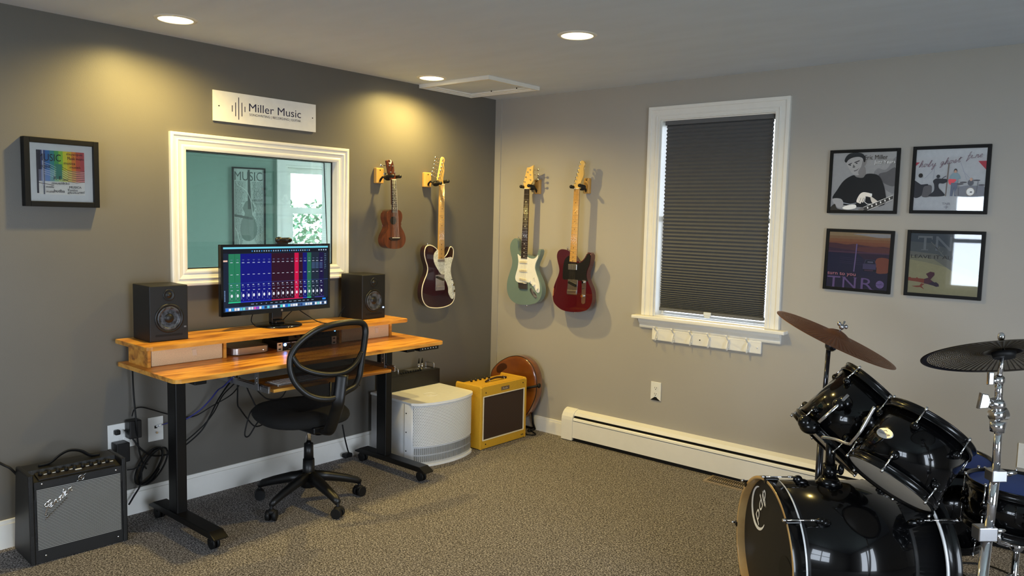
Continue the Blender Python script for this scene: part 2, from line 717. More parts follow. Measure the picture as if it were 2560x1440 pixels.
# baseboards and corner strip
def baseboard(name, M, u0, u1, h):
    b = MB(M)
    b.box(u0, 0, 0, u1, h - 0.02, 0.016)
    b.box(u0, h - 0.02, 0, u1, h, 0.011, 0.003)
    struct(name, b, M_trim)
baseboard('baseboard_left', WL, -6.5, -0.0, 0.132)
baseboard('baseboard_right', WR, 0.0, 0.742, 0.108)
struct('trim_1', MB(WR).box(0.0, 0.108, 0, 0.058, HC, 0.010), M_light)

# ------------------------------------------------------------------ window_1: the studio window
w1 = tag(MB(WL).sweep([(0.083, 0), (0.083, 0.020), (0.078, 0.024), (0.068, 0.024), (0.064, 0.019), (0.050, 0.017), (0.044, 0.021), (0.038, 0.017), (0.022, 0.012), (0.016, 0.015), (0.008, 0.015), (-0.003, 0.011), (-0.003, -0.142)], (OY0, OZ0, OY1, OZ1)).build('window_1', M_trim), kind='structure')
for p in w1.data.polygons:
    p.use_smooth = False
b = MB(WL)
b.frame(OY0 + 0.001, OZ0 + 0.001, OY1 - 0.001, OZ1 - 0.001, 0.006, -0.046, -0.036)
b.build('window_gasket', M_rubber, w1)
MB(WL).box(OY0 + 0.005, OZ0 + 0.005, -0.043, OY1 - 0.005, OZ1 - 0.005, -0.039).build('window_pane', M_glass, w1)
b = MB(WL)
t0, t1 = -0.120, -0.078
b.poly([(OY0 + 0.004, OZ0 + 0.004, t1), (OY1 - 0.004, OZ0 + 0.004, t1), (OY1 - 0.004, OZ1 - 0.004, t0), (OY0 + 0.004, OZ1 - 0.004, t0)])
b.build('window_pane', M_glass, w1)
b = MB(WL)
for u in (OY0 + 0.004, OY1 - 0.004):
    b.tube([(u, OZ0, t1), (u, OZ1, t0)], 0.003, 6)
for z, n in ((OZ0 + 0.003, t1), (OZ1 - 0.003, t0)):
    b.tube([(OY0, z, n), (OY1, z, n)], 0.003, 6)
b.build('window_gasket', M_rubber, w1)

# the booth beyond the studio window: a back wall standing at an angle, a poster and a bright window on it
BA = radians(17)
BD = Vector((sin(BA), cos(BA), 0))                     # along the booth wall, to the right
BN = Vector((cos(BA), -sin(BA), 0))                    # towards the studio window
BO = Vector((-2.0, -0.88, 0))
WB = frame_at(BO, BD, (0, 0, 1))
def bq(x, y):
    p = pixp(x, y, BO, BN) - BO
    return p.dot(BD), p.z
wu0 = bq(717, 500)[0] - 0.01
wu1 = wu0 + 0.95
wz0, wz1 = 1.02, bq(760, 415)[1]
b = MB(WB)
b.box(-2.6, 0, -0.12, wu0, HC, 0)
b.box(wu1, 0, -0.12, 2.2, HC, 0)
b.box(wu0, 0, -0.12, wu1, wz0, 0)
b.box(wu0, wz1, -0.12, wu1, HC, 0)
struct('wall_booth_back', b, M_teal)
b = MB()
b.box(-3.2, -3.42, 0, -2.5, -3.3, HC)
b.box(-0.9, -3.42, 0, -0.14, -3.3, HC)
b.box(-2.5, -3.42, 0, -0.9, -3.3, 0.8)
b.box(-2.5, -3.42, 2.1, -0.9, -3.3, HC)
struct('wall_booth_left', b, M_teal)
b = MB()
for x in (-2.5, -1.72, -0.94):
    b.box(x, -3.38, 0.8, x + 0.04, -3.33, 2.1)
for x in (-2.46, -1.68):
    for z in (0.8, 1.43, 2.06):
        b.box(x, -3.38, z, x + 0.74, -3.33, z + 0.04)
struct('booth_added_window', b, M_trim)  # unseen window, added to brighten the far wall of the booth
daylight_portal('booth_added_daylight', (-1.7, -3.44, 1.45), (pi / 2, 0, 0), 1.6, 1.3)  # sky portal for the added, unseen side window
struct('wall_booth_right', MB().box(-1.9, 1.1, 0, -0.14, 1.22, HC), M_teal)
struct('floor_booth', MB().box(-3.2, -3.42, -0.08, -0.14, 1.22, 0), M_carpet)
struct('ceiling_booth', MB().box(-3.2, -3.42, HC, -0.14, 1.3, HC + 0.08), M_ceil)
b = MB(WB)
b.frame(wu0 - 0.075, wz0 - 0.075, wu1 + 0.075, wz1 + 0.075, 0.075, 0.0, 0.022)
b.frame(wu0 - 0.075, wz0 - 0.075, wu1 + 0.075, wz1 + 0.075, 0.02, 0.022, 0.032)
b.frame(wu0, wz0, wu1, wz1, 0.02, -0.12, 0.0)
w2 = struct('window_2', b, M_trim)
rail = bq(770, 528)[1]
b = MB(WB)
b.frame(wu0 + 0.02, rail - 0.02, wu1 - 0.02, wz1 - 0.02, 0.045, -0.10, -0.07)
b.frame(wu0 + 0.02, wz0 + 0.02, wu1 - 0.02, rail + 0.03, 0.055, -0.07, -0.035)
b.build('window_sash', M_trim, w2)
MB(WB).box(wu0 + 0.03, wz0 + 0.03, -0.088, wu1 - 0.03, wz1 - 0.03, -0.084).build('window_pane', M_glass2, w2)
pc = WB @ Vector(((wu0 + wu1) / 2, (wz0 + wz1) / 2, -0.14))
lp = bpy.data.lights.new('booth_window_daylight', 'AREA')
lp.shape = 'RECTANGLE'
lp.size, lp.size_y = wu1 - wu0, wz1 - wz0
lp.cycles.is_portal = True
lo = bpy.data.objects.new('booth_window_daylight', lp)
lo.matrix_world = frame_at(pc, -BD, (0, 0, 1)) 
COL.objects.link(lo)
# hedge outside the booth window: leaves
b = MB()
hc = WB @ Vector(((wu0 + wu1) / 2, 0, -3.2))
b.sm = True
for k in range(6500):
    u = random.uniform(-2.3, 2.3)
    z = random.uniform(-0.2, 1.55 + 0.22 * sin(u * 3.1) + 0.12 * sin(u * 8))
    n = random.uniform(-0.3, 0.3)
    p = hc + BD * u + Vector((0, 0, z)) + BN * n
    a = Vector((random.uniform(-1, 1), random.uniform(-1, 1), random.uniform(-1, 1))).normalized()
    q = a.orthogonal().normalized()
    s = random.uniform(0.03, 0.06)
    b.poly([p - a * s, p - q * s * 0.45, p + a * s, p + q * s * 0.45])
M_leaf = ramp_mat('leaves', [(0.3, rgb(50, 82, 62)), (0.7, rgb(110, 140, 110))], 3, (1, 1, 1), rough=0.4)
tag(b.build('hedge', M_leaf), 'sunlit green hedge growing outside the booth window', 'hedge', kind='stuff')
b = MB()
for k in range(160):
    t = random.random()
    p = hc + BD * (-0.25 + 0.55 * t + random.gauss(0, 0.06)) + Vector((0, 0, 2.35 + 0.35 * t + random.gauss(0, 0.07))) + BN * (1.4 + random.gauss(0, 0.05))
    a = Vector((random.uniform(-1, 1), random.uniform(-1, 1), random.uniform(-1, 1))).normalized()
    q = a.orthogonal().normalized()
    b.poly([p - a * 0.035, p - q * 0.016, p + a * 0.035, p + q * 0.016])
tr = thing('tree', tuple(hc + BD * -2.2 + BN * 1.4 + Vector((0, 0, -0.2))), 'tree with a leafy branch against the bright sky in the booth window', 'tree')
b.build('foliage', M_leaf, tr)
b = MB()
b.tube([hc + BD * (-2.2) + BN * 1.4 + Vector((0, 0, -0.2)), hc + BD * (-2.2) + Vector((0, 0, 2.6)) + BN * 1.4, hc + BD * -0.9 + Vector((0, 0, 2.72)) + BN * 1.4, hc + BD * 0.3 + Vector((0, 0, 2.7)) + BN * 1.4], 0.03, 8, radii=[0.09, 0.06, 0.015, 0.008])
b.build('trunk', mat('bark', rgb(90, 74, 58), 0.9), tr)
struct('ground_outside', MB().box(-9, -3, -0.3, -3.3, 7, -0.2), mat('grass_ground', rgb(90, 110, 70), 0.9))

# poster in the booth
pu0, pz1 = bq(579, 417)
pu1 = bq(662, 417)[0]
ph = (pu1 - pu0) * 2.55
post = thing('music_poster', tuple(WB @ Vector(((pu0 + pu1) / 2, pz1 - ph, 0))), 'tall grey typographic poster of a double bass seen through the studio window', 'poster')
MP = WB @ Matrix.Translation((pu0, pz1 - ph, 0))
pw = pu1 - pu0
b = MB(MP)
b.frame(0, 0, pw, ph, 0.012, 0, 0.022)
b.box(0.01, 0.01, 0.0, pw - 0.01, ph - 0.01, 0.012)
b.build('poster_frame', M_black, post)
a = Art(MP @ Matrix.Translation((0.012, 0.012, 0)), pw - 0.024, ph - 0.024, 0.0125)
a.rect((168, 178, 170), 0, 0, 1, 1)
dk = (74, 84, 80)
for r in range(44):
    y = 0.83 - r * 0.0188
    x = 0.04
    while x < 0.93:
        l = random.uniform(0.03, 0.09)
        if not (0.28 < x + l / 2 < 0.70 and y < 0.58) and not (0.42 < x + l / 2 < 0.55):
            a.rect((104, 114, 108), x, y, min(x + l, 0.95), y + 0.011, lift=False)
        x += l + 0.014
a.text(dk, 'MUSIC', 0.03, 0.855, 0.95, 0.965, bold=0.02)
a.text(dk, 'EXPRESSIVE', 0.60, 0.60, 0.95, 0.622, bold=0.02)
a.blob((112, 124, 116), [(0.42, 0.60), (0.33, 0.55), (0.30, 0.50), (0.36, 0.44), (0.28, 0.38), (0.22, 0.30), (0.22, 0.20), (0.32, 0.12), (0.50, 0.10), (0.66, 0.13), (0.76, 0.21), (0.75, 0.30), (0.68, 0.38), (0.62, 0.44), (0.68, 0.50), (0.64, 0.56), (0.56, 0.60)])
a.poly((66, 74, 70), [(0.46, 0.99), (0.53, 0.99), (0.57, 0.50), (0.46, 0.50)])
a.poly((84, 92, 88), [(0.02, 0.405), (0.02, 0.435), (0.62, 0.395), (0.62, 0.365)])
a.line((200, 208, 200), [(0.06, 0.86), (0.12, 0.80), (0.3, 0.76), (0.44, 0.72), (0.55, 0.62), (0.6, 0.5), (0.62, 0.42)], 0.014)
a.line((200, 208, 200), [(0.04, 0.27), (0.12, 0.20), (0.17, 0.1), (0.18, 0.02)], 0.02)
a.text((96, 106, 100), 'MUSIC IS MY WORLD', 0.90, 0.05, 1.55, 0.07, rot=pi / 2)
a.build('poster_print', post)

# ------------------------------------------------------------------ window_4: the shaded window in the right wall
b = MB(WR)
c = 0.085
for (x0, y0, x1, y1, hor) in ((WX0 - c, WZ0, WX0, WZ1 + c, 0), (WX1, WZ0, WX1 + c, WZ1 + c, 0), (WX0, WZ1, WX1, WZ1 + c, 1)):
    b.box(x0, y0, 0, x1, y1, 0.015)
for (x0, x1) in ((WX0 - c, WX0 - c + 0.022), (WX0 - 0.03, WX0 - 0.022), (WX0 - 0.010, WX0)):
    b.box(x0, WZ0, 0.015, x1, WZ1 + (WX0 - x0 if x0 < WX0 - 0.05 else WX0 - x0), 0.022 if x1 - x0 > 0.015 else 0.019, 0.002)
for (x0, x1) in ((WX1 + c - 0.022, WX1 + c), (WX1 + 0.022, WX1 + 0.03), (WX1, WX1 + 0.010)):
    b.box(x0, WZ0, 0.015, x1, WZ1 + x1 - WX1, 0.022 if x1 - x0 > 0.015 else 0.019, 0.002)
for (z0, z1) in ((WZ1 + c - 0.022, WZ1 + c), (WZ1 + 0.022, WZ1 + 0.03), (WZ1, WZ1 + 0.010)):
    b.box(WX0 - (z1 - WZ1) + 0.001, z0, 0.015, WX1 + (z1 - WZ1) - 0.001, z1, 0.0215 if z1 - z0 > 0.015 else 0.0185, 0.002)
b.frame(WX0, WZ0, WX1, WZ1, 0.006, -0.14, 0.0)
w4 = struct('window_4', b, M_trim)
b = MB(WR)
b.box(1.278, 0.922, -0.02, 2.300, 0.944, 0.058, 0.005)
b.build('window_sill', M_trim, w4)
b = MB(WR)
b.prism([(0.0, 0.920), (0.0, 0.862), (0.012, 0.862), (0.016, 0.872), (0.013, 0.880), (0.018, 0.888), (0.028, 0.900), (0.034, 0.912), (0.036, 0.922)], 1.318, 2.264, M=Matrix(((0, 0, 1, 0), (0, 1, 0, 0), (1, 0, 0, 0), (0, 0, 0, 1))))
b.build('window_apron', M_trim, w4)
b = MB(WR)
b.frame(WX0 + 0.008, 1.56, WX1 - 0.008, WZ1 - 0.008, 0.016, -0.125, -0.105)
b.frame(WX0 + 0.008, WZ0 + 0.008, WX1 - 0.008, 1.59, 0.016, -0.105, -0.085)
b.build('window_sash', M_trim, w4)
MB(WR).box(WX0 + 0.02, WZ0 + 0.02, -0.097, WX1 - 0.02, WZ1 - 0.02, -0.093).build('window_pane', M_glass2, w4)
lp = bpy.data.lights.new('window_daylight_shaded', 'AREA')
lp.shape = 'RECTANGLE'
lp.size, lp.size_y = 0.75, 1.25
lp.cycles.is_portal = True
lo = bpy.data.objects.new('window_daylight_shaded', lp)
lo.location = (1.79, 0.16, 1.57)
lo.rotation_euler = (-pi / 2, 0, 0)
COL.objects.link(lo)

bl = thing('cellular_shade', (1.795, 0.01, 0.985), 'dark grey pleated cellular shade pulled down over the white framed window', 'window shade')
M_shade = mat('shade_fabric', rgb(98, 99, 101), 0.8, bump=(600, 0.1))
b = MB(WR)
MS = Matrix(((0, 0, 1, 0), (0, 1, 0, 0), (1, 0, 0, 0), (0, 0, 0, 1)))
N = 58
hs = [1.0 if i < 30 else 1.0 - 0.62 * ((i - 30) / (N - 31)) for i in range(N)]
tot = sum(hs)
ztop, zbot = 2.170, 1.003
z = ztop
fr, bk = [], []
for h in hs:
    d = h / tot * (ztop - zbot)
    fr += [(-0.028, z), (-0.013, z - d / 2)]
    bk += [(-0.034, z), (-0.046, z - d / 2)]
    z -= d
fr.append((-0.028, zbot))
bk.append((-0.034, zbot))
b.prism(fr + bk[::-1], 1.446, 2.138, M=MS)
o = b.build('pleated_fabric', M_shade, bl)
for p in o.data.polygons:
    p.use_smooth = False
MB(WR).box(1.438, 2.168, -0.052, 2.146, 2.196, -0.008, 0.004).build('head_rail', M_shade, bl)
MB(WR).box(1.442, 0.982, -0.045, 2.142, 1.003, -0.014, 0.004).build('bottom_rail', M_shade, bl)
MB(WR).box(1.762, 0.978, -0.014, 1.812, 1.002, -0.004, 0.003).box(1.768, 0.966, -0.008, 1.806, 0.978, -0.004, 0.002).build('pull_tab', mat('clear_plastic', rgb(220, 224, 226), 0.15), bl)

# coat hook rail
hr = thing('coat_hook_rail', (1.78, 0, 0.79), 'white board with six curled coat hooks under the shaded window', 'coat rack')
b = MB(WR)
b.box(1.414, 0.788, 0, 2.152, 0.864, 0.016, 0.005)
b.ball((1.437, 0.826, 0.017), 0.005)
b.ball((2.128, 0.826, 0.017), 0.005)
b.build('back_board', M_trim, hr)
MB(WR).cyl((1.757, 0.826, 0.016), (1.757, 0.826, 0.0172), 0.004).build('screw_hole', M_rubber, hr)
for hx in (1.452, 1.577, 1.700, 1.822, 1.947, 2.072):
    b = MB(WR)
    b.tube(spline([(hx, 0.848, 0.016), (hx, 0.852, 0.026), (hx, 0.862, 0.040), (hx, 0.874, 0.050)], 5, False), 0.0042, 8)
    b.ball((hx, 0.877, 0.052), 0.0075)
    b.tube(spline([(hx, 0.850, 0.018), (hx, 0.838, 0.030), (hx, 0.815, 0.040), (hx, 0.798, 0.042), (hx, 0.790, 0.034), (hx, 0.796, 0.024), (hx, 0.804, 0.021)], 5, False), 0.0046, 8)
    b.ball((hx, 0.806, 0.021), 0.0072)
    b.box(hx - 0.008, 0.812, 0.016, hx + 0.008, 0.856, 0.020, 0.002)
    b.build('coat_hook', M_trim, hr)

# ------------------------------------------------------------------ baseboard heater
ht = thing('baseboard_heater', (2.6, -0.035, 0), 'long white hot water baseboard heater along the light wall', 'heater')
MH = Matrix(((0, 0, 1, 0), (0, 1, 0, 0), (1, 0, 0, 0), (0, 0, 0, 1)))
b = MB(WR)
b.prism([(0, 0.02), (0.006, 0.02), (0.006, 0.20), (0.034, 0.196), (0.048, 0.180), (0.050, 0.183), (0.036, 0.204), (0, 0.218)], 0.80, 5.2, M=MH)
b.build('back_panel', M_trim, ht)
b = MB(WR)
b.prism([(0.058, 0.026), (0.064, 0.026), (0.064, 0.140), (0.058, 0.160), (0.046, 0.172), (0.042, 0.170), (0.054, 0.157), (0.058, 0.140)], 0.80, 5.2, M=MH)
b.build('front_cover', M_trim, ht)
MB(WR).prism([(0.054, 0.148), (0.0655, 0.148), (0.0655, 0.1465), (0.054, 0.1465)], 0.84, 5.2, M=MH).build('damper_slot', M_rubber, ht)
MB(WR).prism([(0, 0.0), (0.052, 0.0), (0.052, 0.17), (0, 0.19)], 0.82, 5.2, M=MH).build('heating_element', M_rubber, ht)
b = MB(WR)
pr = [(0, 0.006), (0.070, 0.006), (0.070, 0.150), (0.066, 0.172), (0.052, 0.196), (0.034, 0.212), (0.01, 0.222), (0, 0.222)]
b.prism(pr, 0.742, 0.838, 0.003, M=MH)
b.build('end_cap', M_trim, ht)

# ------------------------------------------------------------------ floor vent, ceiling hatch, outlets
vt = thing('floor_register', (2.08, -0.115, 0), 'flat tan metal air register set in the carpet beside the heater', 'floor vent')
b = MB()
b.frame(1.903, -0.188, 2.262, -0.040, 0.016, 0, 0.006)
b.box(1.919, -0.122, 0, 2.246, -0.106, 0.005)
for i in range(25):
    x = 1.924 + i * 0.0132
    b.box(x, -0.172, 0.001, x + 0.0045, -0.056, 0.005)
M_tan = mat('metal_tan', rgb(150, 132, 108), 0.45)
b.build('grille', M_tan, vt)
MB().box(1.915, -0.176, 0.0, 2.25, -0.052, 0.0015).build('duct_opening', M_rubber, vt)

ha = thing('attic_hatch', (0.33, -0.55, HC), 'white trimmed attic hatch panel in the ceiling near the corner', 'hatch')
MC = frame_at((0, 0, HC), (1, 0, 0), (0, -1, 0))       # looking up: x right, y towards the room, z down
x0, x1, y0, y1 = 0.005, 0.640, 0.285, 0.795
b = MB(MC)
b.frame(x0, y0, x1, y1, 0.052, 0, 0.012)
b.frame(x0, y0, x1, y1, 0.014, 0.012, 0.024)
b.frame(x0 + 0.024, y0 + 0.024, x1 - 0.024, y1 - 0.024, 0.009, 0.012, 0.018)
b.build('hatch_trim', M_trim, ha)
b = MB(MC)
b.box(x0 + 0.052, y0 + 0.052, 0, x1 - 0.052, y1 - 0.052, 0.003)
b.build('hatch_panel', M_ceil, ha)
for x in (0.50, 0.27):
    MB(MC).cyl((x, 0.36, 0.003), (x, 0.36, 0.011), 0.004).build('hatch_screw', M_rubber, ha)

def outlet(name, M, x0, y0, x1, y1, label, kind='duplex'):
    t = thing(name, tuple(M @ Vector(((x0 + x1) / 2, y0, 0))), label, 'wall outlet')
    MB(M).box(x0, y0, 0, x1, y1, 0.006, 0.002).build('cover_plate', M_white, t)
    cx, cy = (x0 + x1) / 2, (y0 + y1) / 2
    if kind == 'duplex':
        for s in (1, -1):
            b = MB(M)
            b.lathe([(0, 0.0075), (0.0165, 0.0075), (0.017, 0.006)], M.to_3x3() @ Vector((0, 0, 0)), (0, 0, 1), 24) if False else None
            b.cyl((cx, cy + s * 0.02, 0.005), (cx, cy + s * 0.02, 0.0078), 0.0165, seg=24)
            b.build('receptacle', M_white, t)
            b = MB(M)
            b.box(cx - 0.008, cy + s * 0.02 - 0.001, 0.0078, cx - 0.0055, cy + s * 0.02 + 0.008, 0.0082)
            b.box(cx + 0.0055, cy + s * 0.02 - 0.001, 0.0078, cx + 0.008, cy + s * 0.02 + 0.008, 0.0082)
            b.cyl((cx, cy + s * 0.02 - 0.007, 0.0078), (cx, cy + s * 0.02 - 0.007, 0.0082), 0.003, seg=10)
            b.build('slot', M_rubber, t)
    return t

o1 = outlet('wall_outlet', WR, 1.417, 0.390, 1.492, 0.512, 'white duplex wall outlet with a broken lower edge under the coat hooks')
b = MB(WR)
b.poly([(1.4175, 0.3905, 0.0064), (1.4915, 0.3905, 0.0064), (1.470, 0.404, 0.0064), (1.462, 0.412, 0.0064), (1.448, 0.413, 0.0064), (1.436, 0.404, 0.0064)])
b.build('broken_notch', M_rubber, o1)
outlet('wall_outlet', WR, 3.462, 0.403, 3.536, 0.525, 'white duplex wall outlet behind the chrome cymbal stand')
o3 = outlet('wall_outlet', WL, -2.853, 0.355, -2.722, 0.483, 'white double wall outlet holding black plugs above the black amplifier', 'wide')
for cx in (-2.815, -2.762):
    for s in (1, -1):
        MB(WL).box(cx - 0.017, 0.419 + s * 0.024 - 0.014, 0.005, cx + 0.017, 0.419 + s * 0.024 + 0.014, 0.0078, 0.002).build('receptacle', M_white, o3)
o4 = outlet('wall_plate', WL, -2.653, 0.358, -2.574, 0.484, 'white wall jack plate with a cable and a coaxial port left of the desk leg', 'wide')
o4['category'] = 'wall plate'
b = MB(WL)
b.cyl((-2.614, 0.404, 0.006), (-2.614, 0.404, 0.020), 0.0055)
b.build('coaxial_port', M_chrome, o4)
MB(WL).box(-2.621, 0.424, 0.0055, -2.607, 0.438, 0.007).build('network_port', M_rubber, o4)

# ------------------------------------------------------------------ ceiling lights
def can_light(x, y, label, w=LAMP_W):
    t = thing('recessed_light', (x, y, HC), label, 'ceiling light', 'recessed ceiling lights')
    b = MB()
    b.lathe([(0.076, -0.001), (0.078, -0.006), (0.092, -0.004), (0.096, 0.0)], (x, y, HC), (0, 0, 1), 40)
    b.build('trim_ring', M_trim, t)
    b = MB()
    b.lathe([(0, -0.0075), (0.06, -0.0070), (0.077, -0.0035), (0.077, -0.001), (0, -0.001)], (x, y, HC), (0, 0, 1), 40)
    b.build('lens', mat('lamp_lens', (1, 0.9, 0.7), 0.4, emit=(1.0, 0.80, 0.40), estr=6.0), t)
    l = bpy.data.lights.new('lamp_light', 'SPOT')
    l.energy = w
    l.color = LAMP_COL
    l.spot_size = radians(162)
    l.spot_blend = 0.8
    l.shadow_soft_size = 0.03
    o = bpy.data.objects.new('lamp_light', l)
    o.location = (x, y, HC - 0.02)
    COL.objects.link(o)
    adopt(o, t)
can_light(0.370, -2.655, 'lit recessed ceiling light above the desk, left of the wall sign')
can_light(0.270, -0.930, 'lit recessed ceiling light beside the attic hatch')
can_light(1.710, -1.340, 'lit recessed ceiling light out in the middle of the ceiling, furthest from the charcoal wall')
# ------------------------------------------------------------------ sign
sg = thing('wall_sign', (0, -1.954, 2.04), 'white acrylic sign with navy lettering above the studio window', 'sign')
MSG = WL @ Matrix.Translation((-2.280, 2.041, 0.006))
MB(WL).box(-2.280, 2.041, 0.004, -1.628, 2.203, 0.012, 0.001).build('sign_board', mat('acrylic_white', rgb(236, 234, 230), 0.25), sg)
a = Art(MSG, 0.652, 0.162, 0.0062)
nv = (24, 26, 62)
for i, (x, h0, h1) in enumerate(((0.170, 0.36, 0.57), (0.200, 0.22, 0.68), (0.2285, 0.12, 0.86), (0.258, 0.24, 0.70), (0.286, 0.40, 0.58))):
    a.rect(nv, x - 0.0035, h0, x + 0.0035, h1, lift=(i == 0))
a.build('logo_mark', sg)
a = Art(MSG, 0.652, 0.162, 0.0062)
a.text(nv, 'Miller Music', 0.325, 0.44, 0.840, 0.71, bold=0.012)
a.text(nv, 'SONGWRITING | RECORDING | GUITAR', 0.328, 0.27, 0.838, 0.375)
a.build('lettering', sg)
b = MB(WL)
for u, v in ((-2.247, 2.122), (-1.652, 2.122)):
    b.cyl((u, v, 0.012), (u, v, 0.014), 0.0035, seg=12)
b.build('mounting_screw', M_rubber, sg)

# ------------------------------------------------------------------ framed pictures
M_framewood = mat('frame_black', rgb(12, 12, 12), 0.5, spec=0.2)

def picture(M, x0, y0, w, h, bw, depth, label, rot=0.0, pane=True):
    T = M @ Matrix.Translation((x0, y0, 0)) @ Matrix.Rotation(rot, 4, 'Z')
    t = thing('picture_frame', tuple(T @ Vector((w / 2, 0, 0))), label, 'framed picture')
    b = MB(T)
    b.frame(0, 0, w, h, bw, 0, depth, bevel=0.0015)
    b.build('frame', M_framewood, t)
    if pane:
        MB(T).poly([(bw, bw, depth * 0.72), (w - bw, bw, depth * 0.72), (w - bw, h - bw, depth * 0.72), (bw, h - bw, depth * 0.72)]).build('glass_pane', M_glass2, t, normals=False)
    return t, T @ Matrix.Translation((bw - 0.001, bw - 0.001, 0)), w - 2 * bw + 0.002, h - 2 * bw + 0.002

# portrait cover
t, T, w, h = picture(WR, 2.486, 1.626, 0.357, 0.343, 0.0165, 0.018, 'black framed grey portrait of a person in a black shirt holding a guitar')
MB(T).box(0, 0, 0, w, h, 0.008).build('backing_board', M_white, t)
a = Art(T, w, h, 0.0085, gain=1.34)
a.rect((172, 168, 164), 0, 0, 1, 1)
a.blob((150, 147, 144), [(1.0, 0.9), (0.85, 0.7), (0.72, 0.72), (0.66, 0.62), (0.72, 0.5), (1.0, 0.3)])
a.blob((112, 108, 106), [(0.99, 0.72), (0.86, 0.66), (0.74, 0.62), (0.78, 0.5), (0.99, 0.42)])
fc = (186, 180, 174)
a.poly((150, 144, 138), [(0.34, 0.68), (0.36, 0.58), (0.46, 0.54), (0.55, 0.57), (0.53, 0.72), (0.5, 0.78)])
a.blob(fc, [(0.22, 0.86), (0.25, 0.76), (0.30, 0.67), (0.36, 0.615), (0.42, 0.61), (0.47, 0.66), (0.51, 0.78), (0.52, 0.90), (0.45, 0.96), (0.32, 0.95)])
a.blob((148, 142, 138), [(0.43, 0.62), (0.47, 0.66), (0.51, 0.78), (0.52, 0.88), (0.48, 0.86), (0.46, 0.76), (0.42, 0.68)])
a.blob((150, 144, 138), [(0.50, 0.84), (0.535, 0.87), (0.54, 0.82), (0.52, 0.77), (0.50, 0.78)])
hb = (30, 28, 27)
a.blob(hb, [(0.19, 0.86), (0.21, 0.93), (0.27, 0.985), (0.37, 0.998), (0.46, 0.98), (0.515, 0.92), (0.52, 0.85), (0.50, 0.83), (0.47, 0.90), (0.40, 0.925), (0.31, 0.91), (0.25, 0.875), (0.22, 0.83)])
a.poly(hb, [(0.25, 0.800), (0.31, 0.825), (0.31, 0.812), (0.255, 0.785)])
a.poly(hb, [(0.35, 0.835), (0.43, 0.865), (0.43, 0.850), (0.35, 0.820)])
a.disc(hb, 0.285, 0.785, 0.016, 0.009)
a.disc(hb, 0.385, 0.815, 0.017, 0.009)
a.poly((120, 114, 110), [(0.335, 0.80), (0.325, 0.74), (0.35, 0.735), (0.37, 0.75)])
a.poly((84, 76, 74), [(0.345, 0.685), (0.39, 0.70), (0.435, 0.735), (0.40, 0.692), (0.36, 0.676)])
sh = (22, 21, 22)
a.blob(sh, [(0.03, 0.20), (0.10, 0.36), (0.20, 0.52), (0.34, 0.61), (0.40, 0.575), (0.50, 0.565), (0.56, 0.63), (0.72, 0.61), (0.80, 0.50), (0.86, 0.30), (0.85, 0.10), (0.5, 0.06), (0.2, 0.10)], 4)
a.blob(fc, [(0.03, 0.20), (0.16, 0.205), (0.21, 0.14), (0.20, 0.06), (0.15, 0.04), (0.08, 0.09)])
a.poly((230, 226, 220), [(0.20, 0.14), (0.32, 0.115), (0.42, 0.135), (0.42, 0.125), (0.32, 0.103), (0.20, 0.125)])
a.blob((206, 200, 192), [(0.20, 0.05), (0.28, 0.09), (0.40, 0.105), (0.42, 0.05), (0.34, 0.02), (0.24, 0.02)])
a.blob(fc, [(0.42, 0.16), (0.46, 0.27), (0.52, 0.315), (0.62, 0.30), (0.66, 0.27), (0.64, 0.23), (0.56, 0.24), (0.53, 0.14), (0.50, 0.15), (0.49, 0.12), (0.46, 0.13)])
a.line((60, 56, 54), [(0.47, 0.14), (0.49, 0.22)], 0.006)
a.line((60, 56, 54), [(0.51, 0.15), (0.53, 0.22)], 0.006)
a.poly((236, 234, 230), [(0.62, 0.30), (0.66, 0.29), (0.66, 0.24), (0.63, 0.25)])
a.blob((168, 162, 156), [(0.64, 0.24), (0.72, 0.19), (0.78, 0.13), (0.72, 0.10), (0.66, 0.15)])
a.line((206, 204, 200), [(0.56, 0.23), (0.55, 0.15), (0.60, 0.11), (0.66, 0.115)], 0.01)
a.blob((16, 15, 16), [(0.0, 0.0), (0.03, 0.08), (0.08, 0.11), (0.12, 0.03), (0.3, 0.0)])
a.poly((40, 39, 40), [(0.52, 0.045), (0.98, 0.255), (0.98, 0.205), (0.60, 0.0), (0.54, 0.0)])
a.line((196, 194, 190), [(0.54, 0.058), (0.98, 0.262)], 0.007)
a.line((196, 194, 190), [(0.60, 0.002), (0.98, 0.19)], 0.006)
for k in range(6):
    q = 0.08 + k * 0.155
    x, y = 0.56 + 0.42 * q, 0.035 + 0.198 * q
    a.poly((214, 212, 206), [(x, y + 0.012), (x + 0.018, y + 0.020), (x + 0.026, y - 0.012), (x + 0.008, y - 0.020)])
a.poly((86, 84, 84), [(0.46, 0.02), (0.53, 0.06), (0.56, 0.02), (0.52, -0.0), (0.48, 0.0)])
a.text((40, 37, 36), 'Eric Miller', 0.515, 0.870, 0.865, 0.945, bold=0.02)
a.text((92, 88, 86), 'Jazz Years', 0.672, 0.775, 0.992, 0.845, bold=0.012)
a.text((205, 202, 198), 'Jazz Years', 0.665, 0.780, 0.985, 0.850, bold=0.006)
a.build('print', t)

